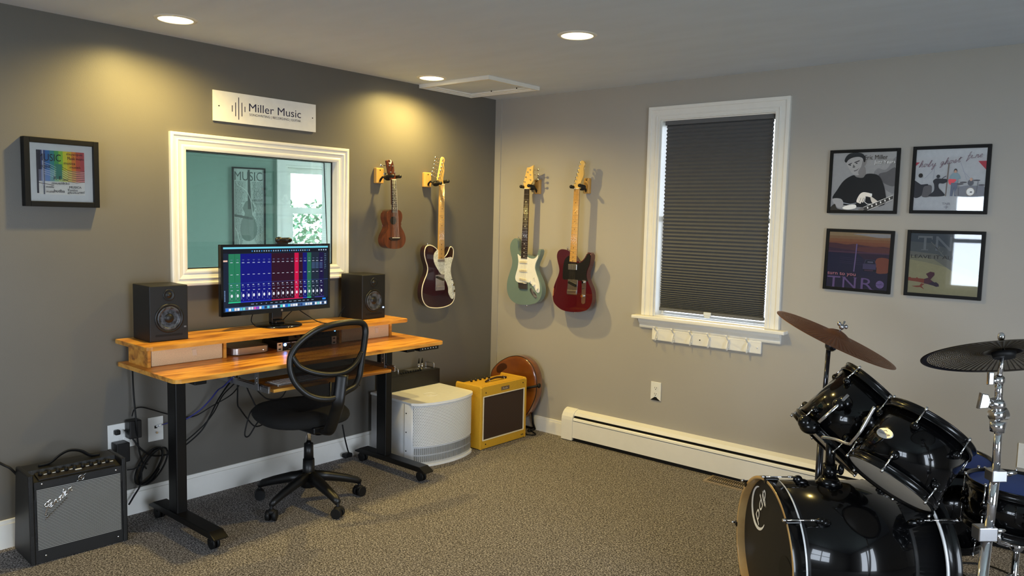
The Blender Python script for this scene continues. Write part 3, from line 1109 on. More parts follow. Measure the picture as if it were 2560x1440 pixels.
# concert cover
t, T, w, h = picture(WR, 2.904, 1.630, 0.350, 0.342, 0.0165, 0.018, 'black framed pale poster of a band playing in a tent')
MB(T).box(0, 0, 0, w, h, 0.008).build('backing_board', M_white, t)
a = Art(T, w, h, 0.0085, gain=1.34)
a.rect((206, 208, 214), 0, 0, 1, 1)
a.rect((190, 192, 199), 0, 0.22, 1, 0.79)
a.rect((216, 217, 222), 0.0, 0.205, 1.0, 0.235)
a.poly((176, 60, 74), [(0.88, 0.79), (1.0, 0.79), (1.0, 0.645)])
a.poly((176, 60, 74), [(0.0, 0.79), (0.06, 0.79), (0.0, 0.73)])
g1 = (160, 160, 168)
for p in ([(0.26, 0.66), (0.14, 0.52)], [(0.28, 0.72), (0.27, 0.52)], [(0.64, 0.78), (0.70, 0.62), (0.74, 0.50)], [(0.68, 0.64), (0.82, 0.48)]):
    a.line(g1, p, 0.006)
a.poly((120, 108, 100), [(0.47, 0.77), (0.50, 0.77), (0.475, 0.235), (0.455, 0.235)])
a.line((226, 226, 230), [(0.495, 0.77), (0.475, 0.235)], 0.008)
dg = (52, 52, 60)
a.blob((110, 106, 108), [(0.12, 0.40), (0.22, 0.42), (0.26, 0.38), (0.24, 0.235), (0.12, 0.235)])
a.blob(dg, [(0.0, 0.50), (0.07, 0.50), (0.09, 0.43), (0.19, 0.435), (0.20, 0.41), (0.14, 0.385), (0.11, 0.24), (0.0, 0.225)])
a.disc((46, 40, 38), 0.085, 0.575, 0.032, 0.036)
a.poly((220, 214, 208), [(0.01, 0.53), (0.06, 0.55), (0.12, 0.47), (0.08, 0.44), (0.0, 0.5)])
a.disc(dg, 0.34, 0.555, 0.026, 0.03)
a.blob(dg, [(0.27, 0.48), (0.31, 0.52), (0.37, 0.52), (0.46, 0.51), (0.47, 0.47), (0.42, 0.44), (0.36, 0.44), (0.36, 0.37), (0.42, 0.30), (0.44, 0.24), (0.22, 0.235), (0.29, 0.32), (0.29, 0.42)])
a.line(dg, [(0.38, 0.50), (0.42, 0.54), (0.455, 0.56)], 0.01)
bl2 = (74, 82, 98)
a.disc((44, 42, 46), 0.580, 0.640, 0.024, 0.036)
a.disc((150, 118, 104), 0.580, 0.628, 0.018, 0.026)
a.blob((100, 118, 128), [(0.50, 0.53), (0.54, 0.60), (0.62, 0.60), (0.66, 0.52), (0.62, 0.51), (0.62, 0.45), (0.54, 0.45), (0.53, 0.52)])
a.blob((178, 62, 72), [(0.49, 0.50), (0.53, 0.51), (0.60, 0.50), (0.57, 0.45), (0.53, 0.42), (0.50, 0.44)])
a.poly(bl2, [(0.53, 0.45), (0.62, 0.45), (0.62, 0.235), (0.585, 0.235), (0.575, 0.38), (0.560, 0.235), (0.525, 0.235)])
a.blob((96, 98, 106), [(0.62, 0.36), (0.72, 0.40), (0.86, 0.40), (0.99, 0.38), (0.99, 0.24), (0.62, 0.24)])
a.disc((72, 74, 82), 0.80, 0.45, 0.04, 0.05)
a.disc((150, 122, 110), 0.805, 0.50, 0.02, 0.026)
for (x, y, rx) in ((0.70, 0.455, 0.05), (0.66, 0.43, 0.045), (0.88, 0.485, 0.05), (0.95, 0.41, 0.045)):
    a.disc((60, 58, 64), x, y, rx, 0.011)
a.disc((118, 112, 108), 0.805, 0.305, 0.062, 0.070)
a.disc((196, 194, 194), 0.805, 0.305, 0.052, 0.060)
a.rect((70, 70, 76), 0.80, 0.29, 0.83, 0.31)
a.line((74, 76, 84), [(0.64, 0.44), (0.645, 0.25)], 0.006)
a.line((74, 76, 84), [(0.90, 0.48), (0.89, 0.28)], 0.006)
# the handwritten title, letter by letter
STRK = {'h': [[(0, 0), (0.25, 1.5), (0.4, 1.6), (0.25, 1.0), (0.12, 0), (0.3, 0.8), (0.5, 0.9), (0.55, 0.6), (0.55, 0.05), (0.8, 0.1)]],
        'o': [[(0.2, 0.1), (0, 0.4), (0.2, 0.8), (0.5, 0.7), (0.5, 0.3), (0.25, 0.05), (0.2, 0.1)], [(0.45, 0.75), (0.8, 0.7)]],
        'l': [[(0, 0.1), (0.35, 1.4), (0.5, 1.6), (0.35, 1.1), (0.15, 0.2), (0.3, 0), (0.55, 0.2)]],
        'y': [[(0, 0.8), (0.05, 0.2), (0.3, 0.1), (0.55, 0.85)], [(0.55, 0.85), (0.35, -0.5), (0.1, -0.7), (0.3, -0.1), (0.8, 0.3)]],
        'g': [[(0.5, 0.8), (0.15, 0.8), (0.05, 0.3), (0.3, 0.1), (0.55, 0.8), (0.4, -0.5), (0.1, -0.6), (0.3, -0.1), (0.8, 0.3)]],
        's': [[(0, 0.1), (0.35, 0.85), (0.45, 0.3), (0.2, 0.0), (0.7, 0.2)]],
        't': [[(0.35, 1.3), (0.15, 0.2), (0.3, 0.0), (0.6, 0.2)], [(0, 0.95), (0.7, 1.05)]],
        'f': [[(0.6, 1.5), (0.4, 1.6), (0.25, 0.8), (0.05, -0.6)], [(0.0, 0.7), (0.6, 0.85)]],
        'i': [[(0.1, 0.8), (0.05, 0.15), (0.35, 0.1)], [(0.2, 1.25), (0.26, 1.32)]],
        'r': [[(0, 0.1), (0.15, 0.85), (0.25, 0.6), (0.5, 0.8), (0.5, 0.1), (0.7, 0.1)]],
        'e': [[(0, 0.35), (0.4, 0.55), (0.35, 0.85), (0.1, 0.6), (0.15, 0.1), (0.6, 0.15)]],
        'n': [[(0, 0), (0.1, 0.8), (0.1, 0.2), (0.35, 0.8), (0.45, 0.1), (0.7, 0.15)]],
        'd': [[(0.5, 0.7), (0.1, 0.6), (0.1, 0.1), (0.4, 0.1), (0.7, 1.5), (0.5, 0.1), (0.75, 0.15)]],
        'F': [[(0.9, 1.45), (0.3, 1.5), (0.0, 1.2), (0.1, 1.0)], [(0.55, 1.5), (0.4, 0.5), (0.2, -0.5), (0.35, -0.5)], [(0.15, 0.75), (0.8, 0.8)]]}

def script_strokes(word, x, y, s, adv=0.78, slope=0.0, slant=0.25):
    out = []
    end = None
    for ch in word:
        if ch != ' ':
            f0 = STRK[ch][0][0]
            nxt = (x + (f0[0] + f0[1] * slant) * s, y + (f0[0] * slope + f0[1]) * s)
            if end:
                out.append([end, nxt])
            for st in STRK[ch]:
                out.append([(q.x, q.y) for q in spline([(x + (px + py * slant) * s, y + (px * slope + py) * s, 0) for px, py in st], 4, False)])
            end = out[-1][-1] if len(STRK[ch]) < 2 or ch in 'oy' else out[-len(STRK[ch])][-1]
        x += adv * s
        y += adv * s * slope
    return out
for st in script_strokes('holy', 0.055, 0.705, 0.066, adv=0.95, slope=0.05) + script_strokes('ghost', 0.36, 0.735, 0.064, adv=0.95, slope=0.16) + script_strokes('fire', 0.725, 0.825, 0.066, adv=0.85, slope=0.10):
    a.line((104, 86, 96), st, 0.007, lift=False)
a.text((96, 96, 104), 'TNR', 0.425, 0.095, 0.54, 0.130)
a.line((96, 96, 104), [(0.45, 0.06), (0.52, 0.06)], 0.004)
a.line((96, 96, 104), [(0.485, 0.03), (0.485, 0.088)], 0.004)
a.disc((110, 110, 118), 0.485, 0.06, 0.014, 0.016)
a.build('print', t)

# dusk road cover
t, T, w, h = picture(WR, 2.487, 1.205, 0.350, 0.336, 0.0165, 0.018, 'black framed orange and violet cover with a car on a dusk plain', rot=-0.012)
MB(T).box(0, 0, 0, w, h, 0.008).build('backing_board', M_white, t)
a = Art(T, w, h, 0.0085, gain=1.02)
a.rect((46, 34, 76), 0, 0, 1, 1)
sky = [(0.93, (196, 150, 104)), (0.88, (190, 128, 82)), (0.83, (182, 112, 74)), (0.78, (172, 100, 72))]
a.rect((206, 176, 128), 0, 0.93, 1, 1)
a.up()
for i, (y, c) in enumerate(sky):
    a.rect(c, 0, y - 0.05, 1, y, lift=False)
a.blob((206, 200, 196), [(0.40, 0.97), (0.7, 0.985), (1.0, 0.985), (1.0, 0.93), (0.8, 0.92), (0.6, 0.945)])
a.poly((118, 66, 76), [(0, 0.80), (0.12, 0.80), (0.3, 0.775), (0.42, 0.795), (0.6, 0.77), (0.75, 0.755), (0.9, 0.765), (1, 0.75), (1, 0.62), (0, 0.62)])
a.poly((142, 78, 74), [(0.5, 0.74), (0.75, 0.755), (1, 0.74), (1, 0.62), (0.4, 0.63)])
a.poly((92, 52, 80), [(0, 0.72), (0.2, 0.70), (0.5, 0.67), (0.7, 0.65), (1, 0.64), (1, 0.62), (0, 0.62)])
a.rect((126, 76, 104), 0, 0.636, 1, 0.655)
a.poly((38, 32, 80), [(0, 0.63), (0.55, 0.62), (0.62, 0.40), (0.7, 0.25), (0, 0.2)])
a.poly((72, 40, 72), [(0.5, 0.62), (1, 0.61), (1, 0.55), (0.6, 0.53)])
a.blob((178, 98, 70), [(0.80, 0.55), (1.0, 0.55), (1.0, 0.34), (0.92, 0.30), (0.80, 0.32)])
for y in (0.53, 0.50, 0.46, 0.43):
    a.line((88, 70, 116), [(0.2, y + 0.02), (0.6, y)], 0.004, lift=False)
cx, cy = 0.70, 0.42
a.poly((30, 26, 48), [(cx - 0.10, cy - 0.10), (cx + 0.11, cy - 0.10), (cx + 0.11, cy - 0.02), (cx - 0.10, cy - 0.02)])
a.poly((104, 92, 134), [(cx - 0.11, cy + 0.03), (cx + 0.10, cy + 0.03), (cx + 0.10, cy - 0.06), (cx - 0.11, cy - 0.06)])
a.poly((84, 78, 112), [(cx - 0.08, cy + 0.11), (cx + 0.07, cy + 0.11), (cx + 0.10, cy + 0.03), (cx - 0.10, cy + 0.03)])
a.poly((40, 40, 66), [(cx - 0.06, cy + 0.10), (cx + 0.06, cy + 0.10), (cx + 0.085, cy + 0.04), (cx - 0.08, cy + 0.04)])
a.rect((130, 126, 150), cx - 0.04, cy + 0.055, cx + 0.05, cy + 0.08)
a.rect((110, 66, 96), cx - 0.08, cy - 0.09, cx + 0.06, cy - 0.07)
a.line((84, 70, 120), [(0.47, 0.8), (0.46, 0.5), (0.45, 0.3)], 0.02)
a.text((166, 104, 120), 'turn to you', 0.015, 0.205, 0.485, 0.275, bold=0.01)
for ch_, x0_, x1_ in (('T', 0.02, 0.24), ('N', 0.28, 0.50), ('R', 0.58, 0.78)):
    a.text((78, 60, 110), ch_, x0_, 0.0, x1_, 0.20)
    for sx_ in ((0.13,) if ch_ == 'T' else (x0_ + 0.015, x1_ - 0.015)):
        a.rect((78, 60, 110), sx_ - 0.035, 0.0 if ch_ != 'N' else 0.19, sx_ + 0.035, 0.008 if ch_ != 'N' else 0.198)
a.disc((88, 72, 124), 0.885, 0.105, 0.065, 0.068)
a.line((46, 34, 76), [(0.81, 0.105), (0.96, 0.105)], 0.006)
a.line((46, 34, 76), [(0.885, 0.03), (0.885, 0.19)], 0.006)
a.line((46, 34, 76), [(0.85, 0.08), (0.92, 0.13)], 0.004)
a.line((88, 72, 124), [(0.885, 0.02), (0.885, 0.20)], 0.004)
a.build('print', t)

# airplane cover
t, T, w, h = picture(WR, 2.904, 1.203, 0.353, 0.342, 0.0165, 0.018, 'black framed cream and grey cover with an orange airplane silhouette')
MB(T).box(0, 0, 0, w, h, 0.008).build('backing_board', M_white, t)
a = Art(T, w, h, 0.0085, gain=1.02)
a.rect((200, 192, 148), 0, 0, 1, 1)
a.poly((176, 170, 140), [(0.25, 0.52), (1, 0.35), (1, 1), (0, 1), (0, 0.56)])
a.poly((146, 144, 132), [(0, 0.62), (0.35, 0.58), (0.62, 0.40), (1, 0.28), (1, 1), (0, 1)])
a.poly((110, 116, 118), [(0, 0.70), (0.4, 0.66), (0.7, 0.5), (1, 0.36), (1, 1), (0, 1)])
a.poly((82, 94, 104), [(0, 0.86), (0.3, 0.84), (0.6, 0.74), (1, 0.60), (1, 1), (0, 1)])
a.text((150, 154, 156), 'T', 0.11, 0.72, 0.32, 0.955)
a.rect((150, 154, 156), 0.165, 0.72, 0.265, 0.732)
a.rect((150, 154, 156), 0.11, 0.90, 0.122, 0.955, lift=False)
a.rect((150, 154, 156), 0.308, 0.90, 0.32, 0.955, lift=False)
a.text((142, 148, 152), 'N', 0.37, 0.72, 0.60, 0.955)
for k in range(5):
    a.line((156, 156, 146), [(0.30 + 0.05 * k, 0.86 - 0.06 * k), (0.36 + 0.05 * k, 0.80 - 0.06 * k), (0.38 + 0.05 * k, 0.84 - 0.06 * k)], 0.008, lift=False)
a.text((44, 40, 40), 'LEAVE IT ALL', 0.025, 0.585, 0.655, 0.640, bold=0.004)
a.poly((176, 84, 58), [(0.0, 0.255), (0.03, 0.265), (0.05, 0.25), (0.12, 0.25), (0.13, 0.27), (0.15, 0.25), (0.26, 0.245), (0.26, 0.17), (0.16, 0.19), (0.0, 0.205)])
a.poly((104, 40, 66), [(0.24, 0.245), (0.30, 0.27), (0.26, 0.33), (0.32, 0.37), (0.38, 0.36), (0.385, 0.32), (0.33, 0.24), (0.38, 0.20), (0.30, 0.16), (0.24, 0.17)])
a.poly((60, 34, 70), [(0.36, 0.21), (0.40, 0.195), (0.41, 0.205), (0.43, 0.19), (0.45, 0.175), (0.46, 0.135), (0.42, 0.125), (0.38, 0.14), (0.30, 0.16)])
a.poly((176, 84, 58), [(0.20, 0.17), (0.18, 0.13), (0.06, 0.115), (0.13, 0.10), (0.19, 0.105), (0.25, 0.07), (0.21, 0.125), (0.25, 0.16)])
a.build('print', t)

# rainbow lettering in a shadow box frame on the charcoal wall
t, T, w, h = picture(WL, -3.196, 1.561, 0.318, 0.311, 0.024, 0.042, 'deep black framed rainbow lettering print with a wide white mat')
MB(T).box(0, 0, 0, w, h, 0.024).build('mat_board', M_white, t)
a = Art(T @ Matrix.Translation((w * 0.115, h * 0.125, 0)), w * 0.75, h * 0.755, 0.0244, gain=1.1)
a.rect((228, 222, 214), 0, 0, 1, 1)
cols = [(44, 40, 56), (70, 84, 132), (60, 120, 180), (64, 150, 150), (86, 170, 96), (150, 200, 70), (222, 214, 60), (232, 190, 50), (226, 140, 50), (206, 96, 66), (190, 84, 86)]
a.up()
for i, c in enumerate(cols):
    a.rect(c, i / 11, 0.56, (i + 1) / 11, 1, lift=False)
cols2 = [(120, 116, 130), (140, 150, 182), (120, 150, 196), (130, 176, 176), (160, 196, 150), (200, 216, 140), (236, 224, 130), (238, 206, 120), (232, 178, 118), (222, 150, 130), (220, 150, 146)]
a.up()
for i, c in enumerate(cols2):
    a.rect(c, i / 11, 0.30, (i + 1) / 11, 0.56, lift=False)
a.rect((72, 140, 120), 0.38, 0.36, 0.52, 0.70)
a.rect((60, 58, 66), 0.0, 0.02, 0.04, 0.98)
a.rect((110, 112, 120), 0.13, 0.0, 0.16, 0.8)
a.rect((190, 192, 204), 0.115, 0.2, 0.14, 1.0)
for k in range(6):
    y = 0.62 - k * 0.05
    a.line((60, 44, 36) if k < 5 else (120, 90, 60), [(0.52, y + 0.02), (0.66, y - 0.06), (0.82, y - 0.085), (1.0, y - 0.06)], 0.009, lift=False)
    a.line((214, 214, 220), [(0.15, y + 0.10), (0.28, y + 0.06), (0.40, y)], 0.008, lift=False)
ink2 = (40, 38, 50)
for s_, x0_, y0_, x1_, y1_ in (('MUSIC', 0.02, 0.76, 0.50, 0.92), ('musique', 0.62, 0.90, 0.96, 0.97), ('Musik', 0.64, 0.81, 0.80, 0.88), ('muzyka', 0.82, 0.80, 0.99, 0.87), ('musica', 0.56, 0.70, 0.80, 0.76), ('muziek', 0.68, 0.62, 0.92, 0.67), ('MUSIK', 0.05, 0.60, 0.30, 0.66), ('zene', 0.52, 0.32, 0.64, 0.36), ('K E', 0.34, 0.34, 0.50, 0.42), ('musiikki', 0.30, 0.235, 0.66, 0.29), ('muusika', 0.18, 0.15, 0.34, 0.20), ('MUSICA', 0.66, 0.155, 0.92, 0.205), ('Tonlist', 0.62, 0.085, 0.84, 0.135), ('hudba', 0.34, 0.05, 0.56, 0.12), ('glazba', 0.62, 0.02, 0.86, 0.075), ('ceol', 0.86, 0.04, 0.98, 0.10), ('muzica', 0.18, 0.04, 0.34, 0.09)):
    a.text(ink2, s_, x0_, y0_, x1_, y1_, bold=0.008)
a.line(ink2, [(0.02, 0.26), (0.34, 0.21)], 0.012)
a.build('print', t)

# ------------------------------------------------------------------ guitars on the walls
M_maple = ramp_mat('maple_neck', [(0.3, rgb(196, 146, 74)), (0.7, rgb(226, 182, 104))], 12, (1, 1, 0.3), rough=0.3, coat=0.4)
M_maple2 = ramp_mat('maple_headstock', [(0.3, rgb(214, 172, 92)), (0.7, rgb(236, 200, 122))], 10, (1, 1, 0.3), rough=0.3, coat=0.5)
M_rose = mat('rosewood', rgb(40, 26, 22), 0.4)
M_pearl = ramp_mat('pickguard_pearl', [(0.35, rgb(190, 190, 176)), (0.65, rgb(232, 232, 220))], 50, (1, 1, 1), rough=0.2, distort=1.5)
M_nickel = mat('nickel', (0.70, 0.68, 0.62), 0.22, metal=1.0)
M_cream = mat('binding_cream', rgb(236, 226, 200), 0.4)
M_inlay = mat('inlay_black', rgb(24, 20, 18), 0.4)
M_inlayw = mat('inlay_pearl', rgb(230, 230, 224), 0.3)
M_string = mat('string_steel', (0.8, 0.8, 0.78), 0.25, metal=1.0)

class Wall:
    "maps photographed points onto a plane parallel to a wall"
    def __init__(s, left, n, ox=0, oy=0, sx=1.0, sy=1.0):
        s.left, s.n, s.o, s.s = left, n, (ox, oy), (sx, sy)
        s.M = WL if left else WR

    def __call__(s, x, y, n=None):
        n = s.n if n is None else n
        X, Y = s.o[0] + x * s.s[0], s.o[1] + y * s.s[1]
        p = pix(X, Y, 0, n) if s.left else pix(X, Y, 1, -n)
        return Vector(((p.y if s.left else p.x), p.z, 0))

def axis_frame(p, q):
    d = (q - p).normalized()
    return d, Vector((d.y, -d.x, 0))       # down the neck, sideways to the player's right

def guitar(name, w, label, cat, body, bodymat, nut, end, nw0, nw1, head, headmat, neckmat, boardmat, fretc, dots, thick=0.045, binding=None, depth=0.0):
    M = w.M
    P = [w(*p) for p in body]
    P = [v for v in spline(P, 5)]
    n1 = w.n
    n0 = n1 - thick
    lo = min(p.y for p in P)
    cx = sum(p.x for p in P) / len(P)
    t = thing(name, tuple(M @ Vector((cx, lo, n0))), label, cat)
    b = MB(M)
    b.prism(P, n0, n1, bevel=0.0035 if binding else 0.007, seg=3)
    b.build('body', bodymat, t)
    if binding:
        MB(M).tube([Vector((p.x, p.y, n1 - 0.001)) for p in P], 0.0036, 6, closed=True).build('binding', binding, t)
    # neck from nut to end of the board
    A, B = w(*nut), w(*end)
    d, s = axis_frame(A, B)
    L = (B - A).length
    nf = n1 + 0.006                      # face of the fretboard
    b = MB(M)
    Q = [A + s * -nw0, A + s * nw0, B + s * nw1, B + s * -nw1]
    b.prism(Q, nf - 0.006, nf, 0.001)
    fb = b.build('fretboard', boardmat, t)
    b = MB(M)
    for k in range(9):                   # rounded back of the neck
        pass
    ring = []
    K = 10
    Lb = min(L, (w(*end) - A).length - 0.05)
    rings = []
    for (q, hw) in ((A + d * -0.004, nw0), (A + d * Lb, nw0 + (nw1 - nw0) * Lb / L)):
        rings.append([b.bm.verts.new((q.x + s.x * hw * cos(pi * k / K), q.y + s.y * hw * cos(pi * k / K), nf - 0.006 - 0.019 * sin(pi * k / K))) for k in range(K + 1)])
    fs = [b.bm.faces.new((rings[0][k], rings[0][k + 1], rings[1][k + 1], rings[1][k])) for k in range(K)]
    fs += [b.bm.faces.new(rings[0]), b.bm.faces.new(rings[1][::-1])]
    b._fin(rings[0] + rings[1], fs)
    b.build('neck', neckmat, t)
    b = MB(M)
    scale = L / (1 - 2 ** (-fretc / 12))
    for i in range(1, fretc + 1):
        x = scale * (1 - 2 ** (-i / 12))
        hw = nw0 + (nw1 - nw0) * x / L
        c = A + d * min(x, L - 0.002)
        b.tube([Vector((c.x - s.x * hw, c.y - s.y * hw, nf)), Vector((c.x + s.x * hw, c.y + s.y * hw, nf))], 0.0008, 5)
    b.build('frets', M_steel if boardmat is not M_maple else mat('fret_brass', (0.45, 0.34, 0.2), 0.3, metal=0.8), fb)
    if dots:
        b = MB(M)
        for i in (3, 5, 7, 9, 12, 15, 17, 19, 21):
            if i > fretc:
                continue
            x = scale * (1 - 0.5 * (2 ** (-i / 12) + 2 ** (-(i - 1) / 12)))
            c = A + d * x
            for o in ((-0.011, 0.011) if i == 12 else (0,)):
                e = c + s * o
                if dots == 'bird':
                    b.poly([(e.x - 0.007, e.y + 0.001, nf + 0.0004), (e.x, e.y - 0.003, nf + 0.0004), (e.x + 0.007, e.y + 0.002, nf + 0.0004), (e.x + 0.002, e.y + 0.002, nf + 0.0004), (e.x, e.y + 0.006, nf + 0.0004), (e.x - 0.003, e.y + 0.002, nf + 0.0004)])
                else:
                    b.cyl((e.x, e.y, nf - 0.001), (e.x, e.y, nf + 0.0004), 0.0032, seg=10)
        b.build('inlays', M_inlayw if dots in ('bird', 'pearl') else M_inlay, fb)
    # headstock
    Hs = [w(*p) for p in head]
    b = MB(M)
    b.prism(Hs, nf - 0.020, nf - 0.005, 0.002)
    hd = b.build('headstock', headmat, t)
    MB(M).prism([A + s * -nw0 + d * -0.003, A + s * nw0 + d * -0.003, A + s * nw0 + d * 0.002, A + s * -nw0 + d * 0.002], nf - 0.006, nf + 0.002).build('nut', M_cream, t)
    return t, hd, A, B, d, s, nf

def peg(w, hd, post, knob, nf, m=None):
    m = m or M_nickel
    P, K = w(*post), w(*knob)
    b = MB(w.M)
    b.cyl((P.x, P.y, nf - 0.006), (P.x, P.y, nf + 0.005), 0.0032, seg=10)
    b.cyl((P.x, P.y, nf - 0.006), (P.x, P.y, nf - 0.003), 0.0052, seg=12)
    b.cyl((P.x, P.y, nf - 0.026), (K.x, K.y, nf - 0.026), 0.0026, seg=8)
    b.box(P.x - 0.006, P.y - 0.006, nf - 0.029, P.x + 0.006, P.y + 0.006, nf - 0.019, 0.002)
    b.ball((K.x, K.y, nf - 0.026), 0.012, (0.9, 0.75, 0.4), 12)
    b.build('tuning_peg', m, hd)

def strings(w, t, A, brg, nf, hw0, hw1, n, pegs=None, rad=0.0004, m=None):
    b = MB(w.M)
    B = w(*brg)
    d, s = axis_frame(A, B)
    for i in range(n):
        q = -1 + 2 * i / (n - 1)
        a0 = A + s * q * hw0
        b0 = B + s * q * hw1
        pts = [Vector((a0.x, a0.y, nf + 0.002)), Vector((b0.x, b0.y, nf + 0.006))]
        if pegs:
            P = w(*pegs[i])
            pts = [Vector((P.x, P.y, nf + 0.001))] + pts
        b.tube(pts, rad * (1.5 - 0.8 * i / n), 5)
    b.build('strings', m or M_string, t)

def plate(w, t, name, pts, n0, n1, m, par=None, n=5, bevel=0.001, smooth=True):
    P = [w(*p) for p in pts]
    if smooth:
        P = spline(P, n)
    b = MB(w.M)
    b.prism(P, n0, n1, bevel)
    return b.build(name, m, par or t)

def wknob(w, t, x, y, r, h, m, name='control_knob', n0=None):
    c = w(x, y)
    z = w.n if n0 is None else n0
    b = MB(w.M)
    b.cyl((c.x, c.y, z), (c.x, c.y, z + h), r, r * 0.86, 20)
    b.build(name, m, t)

# --- green double-cutaway guitar, light wall
w = Wall(False, 0.105, 1260, 580, 1 / 7.2, 1 / 7.2)
hp = lambda x, y: ((1280 + x * 0.09375 - 1260) * 7.2, (390 + y * 0.09375 - 580) * 7.2)
M_green = mat('lacquer_sage', rgb(112, 132, 127), 0.22, coat=0.8, noise=(6, 0.03, (1, 1, 1)))
body = [(205, 112), (150, 150), (118, 215), (110, 290), (124, 390), (148, 500), (140, 610), (102, 730), (66, 850), (52, 960), (60, 1080), (98, 1180), (165, 1255), (250, 1296), (360, 1312), (470, 1306), (560, 1282), (632, 1225), (672, 1145), (686, 1050), (672, 950), (640, 855), (600, 765), (574, 690), (570, 620), (590, 545), (622, 470), (650, 395), (655, 335), (640, 308), (618, 330), (606, 385), (585, 425), (540, 446), (490, 440), (440, 418), (380, 396), (310, 392), (275, 362), (254, 300), (248, 205), (236, 140)]
head = [hp(*p) for p in [(470, 868), (335, 868), (330, 800), (300, 730), (338, 600), (372, 450), (404, 308), (490, 300), (540, 272), (575, 240), (566, 330), (556, 430), (560, 560), (574, 640), (545, 700), (490, 770)]]
t, hd, A, B, d, s, nf = guitar('electric_guitar', w, 'sage green electric guitar with a white pickguard and dark fretboard on the light wall', 'guitar', body, M_green, hp(403, 872), (366, 480), 0.0215, 0.0285, head, M_maple2, M_maple2, M_rose, 22, 'bird')
pg = plate(w, t, 'pickguard', [(250, 395), (300, 440), (420, 448), (455, 468), (520, 482), (575, 462), (618, 408), (606, 480), (572, 560), (560, 650), (582, 745), (618, 850), (642, 950), (646, 1040), (632, 1090), (600, 1092), (570, 1050), (530, 975), (480, 925), (430, 905), (350, 908), (272, 906), (222, 880), (206, 820), (222, 740), (248, 650), (262, 540), (256, 460)], w.n, w.n + 0.0025, M_white)
for (x0, y0, x1, y1) in ((294, 535, 420, 545), (290, 692, 415, 698), (288, 840, 408, 866)):
    p, q = w(x0, y0), w(x1, y1)
    dd = (q - p).normalized()
    nn = Vector((-dd.y, dd.x, 0)) * 0.009
    b = MB(w.M)
    b.prism([p - dd * 0.004 - nn, q + dd * 0.004 - nn, q + dd * 0.004 + nn, p - dd * 0.004 + nn], w.n + 0.002, w.n + 0.009, 0.003)
    pk = b.build('pickup', M_cream, t)
    b = MB(w.M)
    for i in range(6):
        c = p.lerp(q, (i + 0.5) / 6)
        b.cyl((c.x, c.y, w.n + 0.008), (c.x, c.y, w.n + 0.0098), 0.0022, seg=8)
    b.build('pole_pieces', M_steel, pk)
plate(w, t, 'bridge', [(272, 906), (425, 916), (428, 1030), (300, 1022), (272, 1000)], w.n, w.n + 0.010, mat('bridge_metal', (0.16, 0.14, 0.13), 0.3, metal=0.8), smooth=False)
b = MB(w.M)
c0, c1 = w(276, 915), w(425, 925)
b.tube([Vector((c0.x, c0.y, w.n + 0.012)), Vector((c1.x, c1.y, w.n + 0.012))], 0.004, 8)
b.build('bridge_saddle', M_nickel, t)
for k in ((470, 888), (545, 950), (605, 1020)):
    wknob(w, t, *k, 0.0095, 0.014, M_white, n0=w.n + 0.002)
b = MB(w.M)
c = w(545, 815)
b.tube([Vector((c.x, c.y, w.n)), Vector((c.x + 0.004, c.y - 0.008, w.n + 0.018))], 0.0022, 6)
b.build('pickup_switch', M_white, t)
plate(w, t, 'output_jack', [(480, 1012), (505, 1012), (545, 1070), (590, 1130), (598, 1180), (575, 1194), (535, 1160), (490, 1090), (474, 1045)], w.n, w.n + 0.004, M_chrome)
strings(w, t, A, (352, 920), nf, 0.017, 0.024, 6)
for post, knob in (((350, 690), (285, 690)), ((385, 565), (330, 555)), ((430, 430), (368, 425)), ((500, 370), (650, 362)), ((500, 500), (648, 492)), ((500, 635), (640, 625))):
    peg(w, hd, hp(*post), hp(*knob), nf)
c = w(232, 105)
MB(w.M).cyl((c.x, c.y, w.n - 0.02), (c.x, c.y + 0.012, w.n - 0.02), 0.004, 0.006, 10).build('strap_button', M_chrome, t)
c = w(370, 1325)
MB(w.M).cyl((c.x, c.y + 0.008, w.n - 0.025), (c.x, c.y - 0.006, w.n - 0.025), 0.004, 0.006, 10).build('strap_button', M_chrome, t)

# --- dark red single-cutaway guitar, light wall
w = Wall(False, 0.105, 1370, 600, 1 / 7.58, 1 / 7.58)
hp = lambda x, y: ((1280 + x * 0.09375 - 1370) * 7.58, (390 + y * 0.09375 - 600) * 7.58)
M_red = mat('lacquer_dark_red', rgb(74, 9, 22), 0.2, coat=0.9, noise=(6, 0.08, (1, 1, 1)))
body = [(250, 176), (200, 205), (174, 262), (170, 330), (186, 420), (206, 500), (214, 580), (192, 675), (152, 770), (114, 880), (92, 985), (90, 1085), (112, 1180), (172, 1258), (262, 1322), (375, 1356), (500, 1366), (630, 1358), (730, 1328), (796, 1262), (832, 1160), (838, 1040), (814, 925), (772, 825), (742, 740), (736, 660), (750, 580), (786, 490), (808, 405), (820, 320), (812, 265), (775, 236), (742, 246), (720, 290), (684, 350), (640, 402), (600, 424), (560, 415), (500, 330), (440, 250), (410, 222), (370, 196), (310, 178)]
head = [hp(*p) for p in [(1812, 868), (1656, 868), (1660, 800), (1650, 750), (1700, 620), (1738, 500), (1762, 400), (1782, 300), (1805, 200), (1828, 140), (1872, 116), (1918, 138), (1942, 190), (1934, 250), (1905, 300), (1900, 350), (1912, 420), (1912, 500), (1892, 570), (1860, 640), (1826, 720), (1815, 790)]]
t, hd, A, B, d, s, nf = guitar('electric_guitar', w, 'worn dark red electric guitar with a black pickguard and maple neck on the light wall', 'guitar', body, M_red, hp(1735, 870), (479, 415), 0.0215, 0.0285, head, M_maple2, M_maple, M_maple, 21, 'dark')
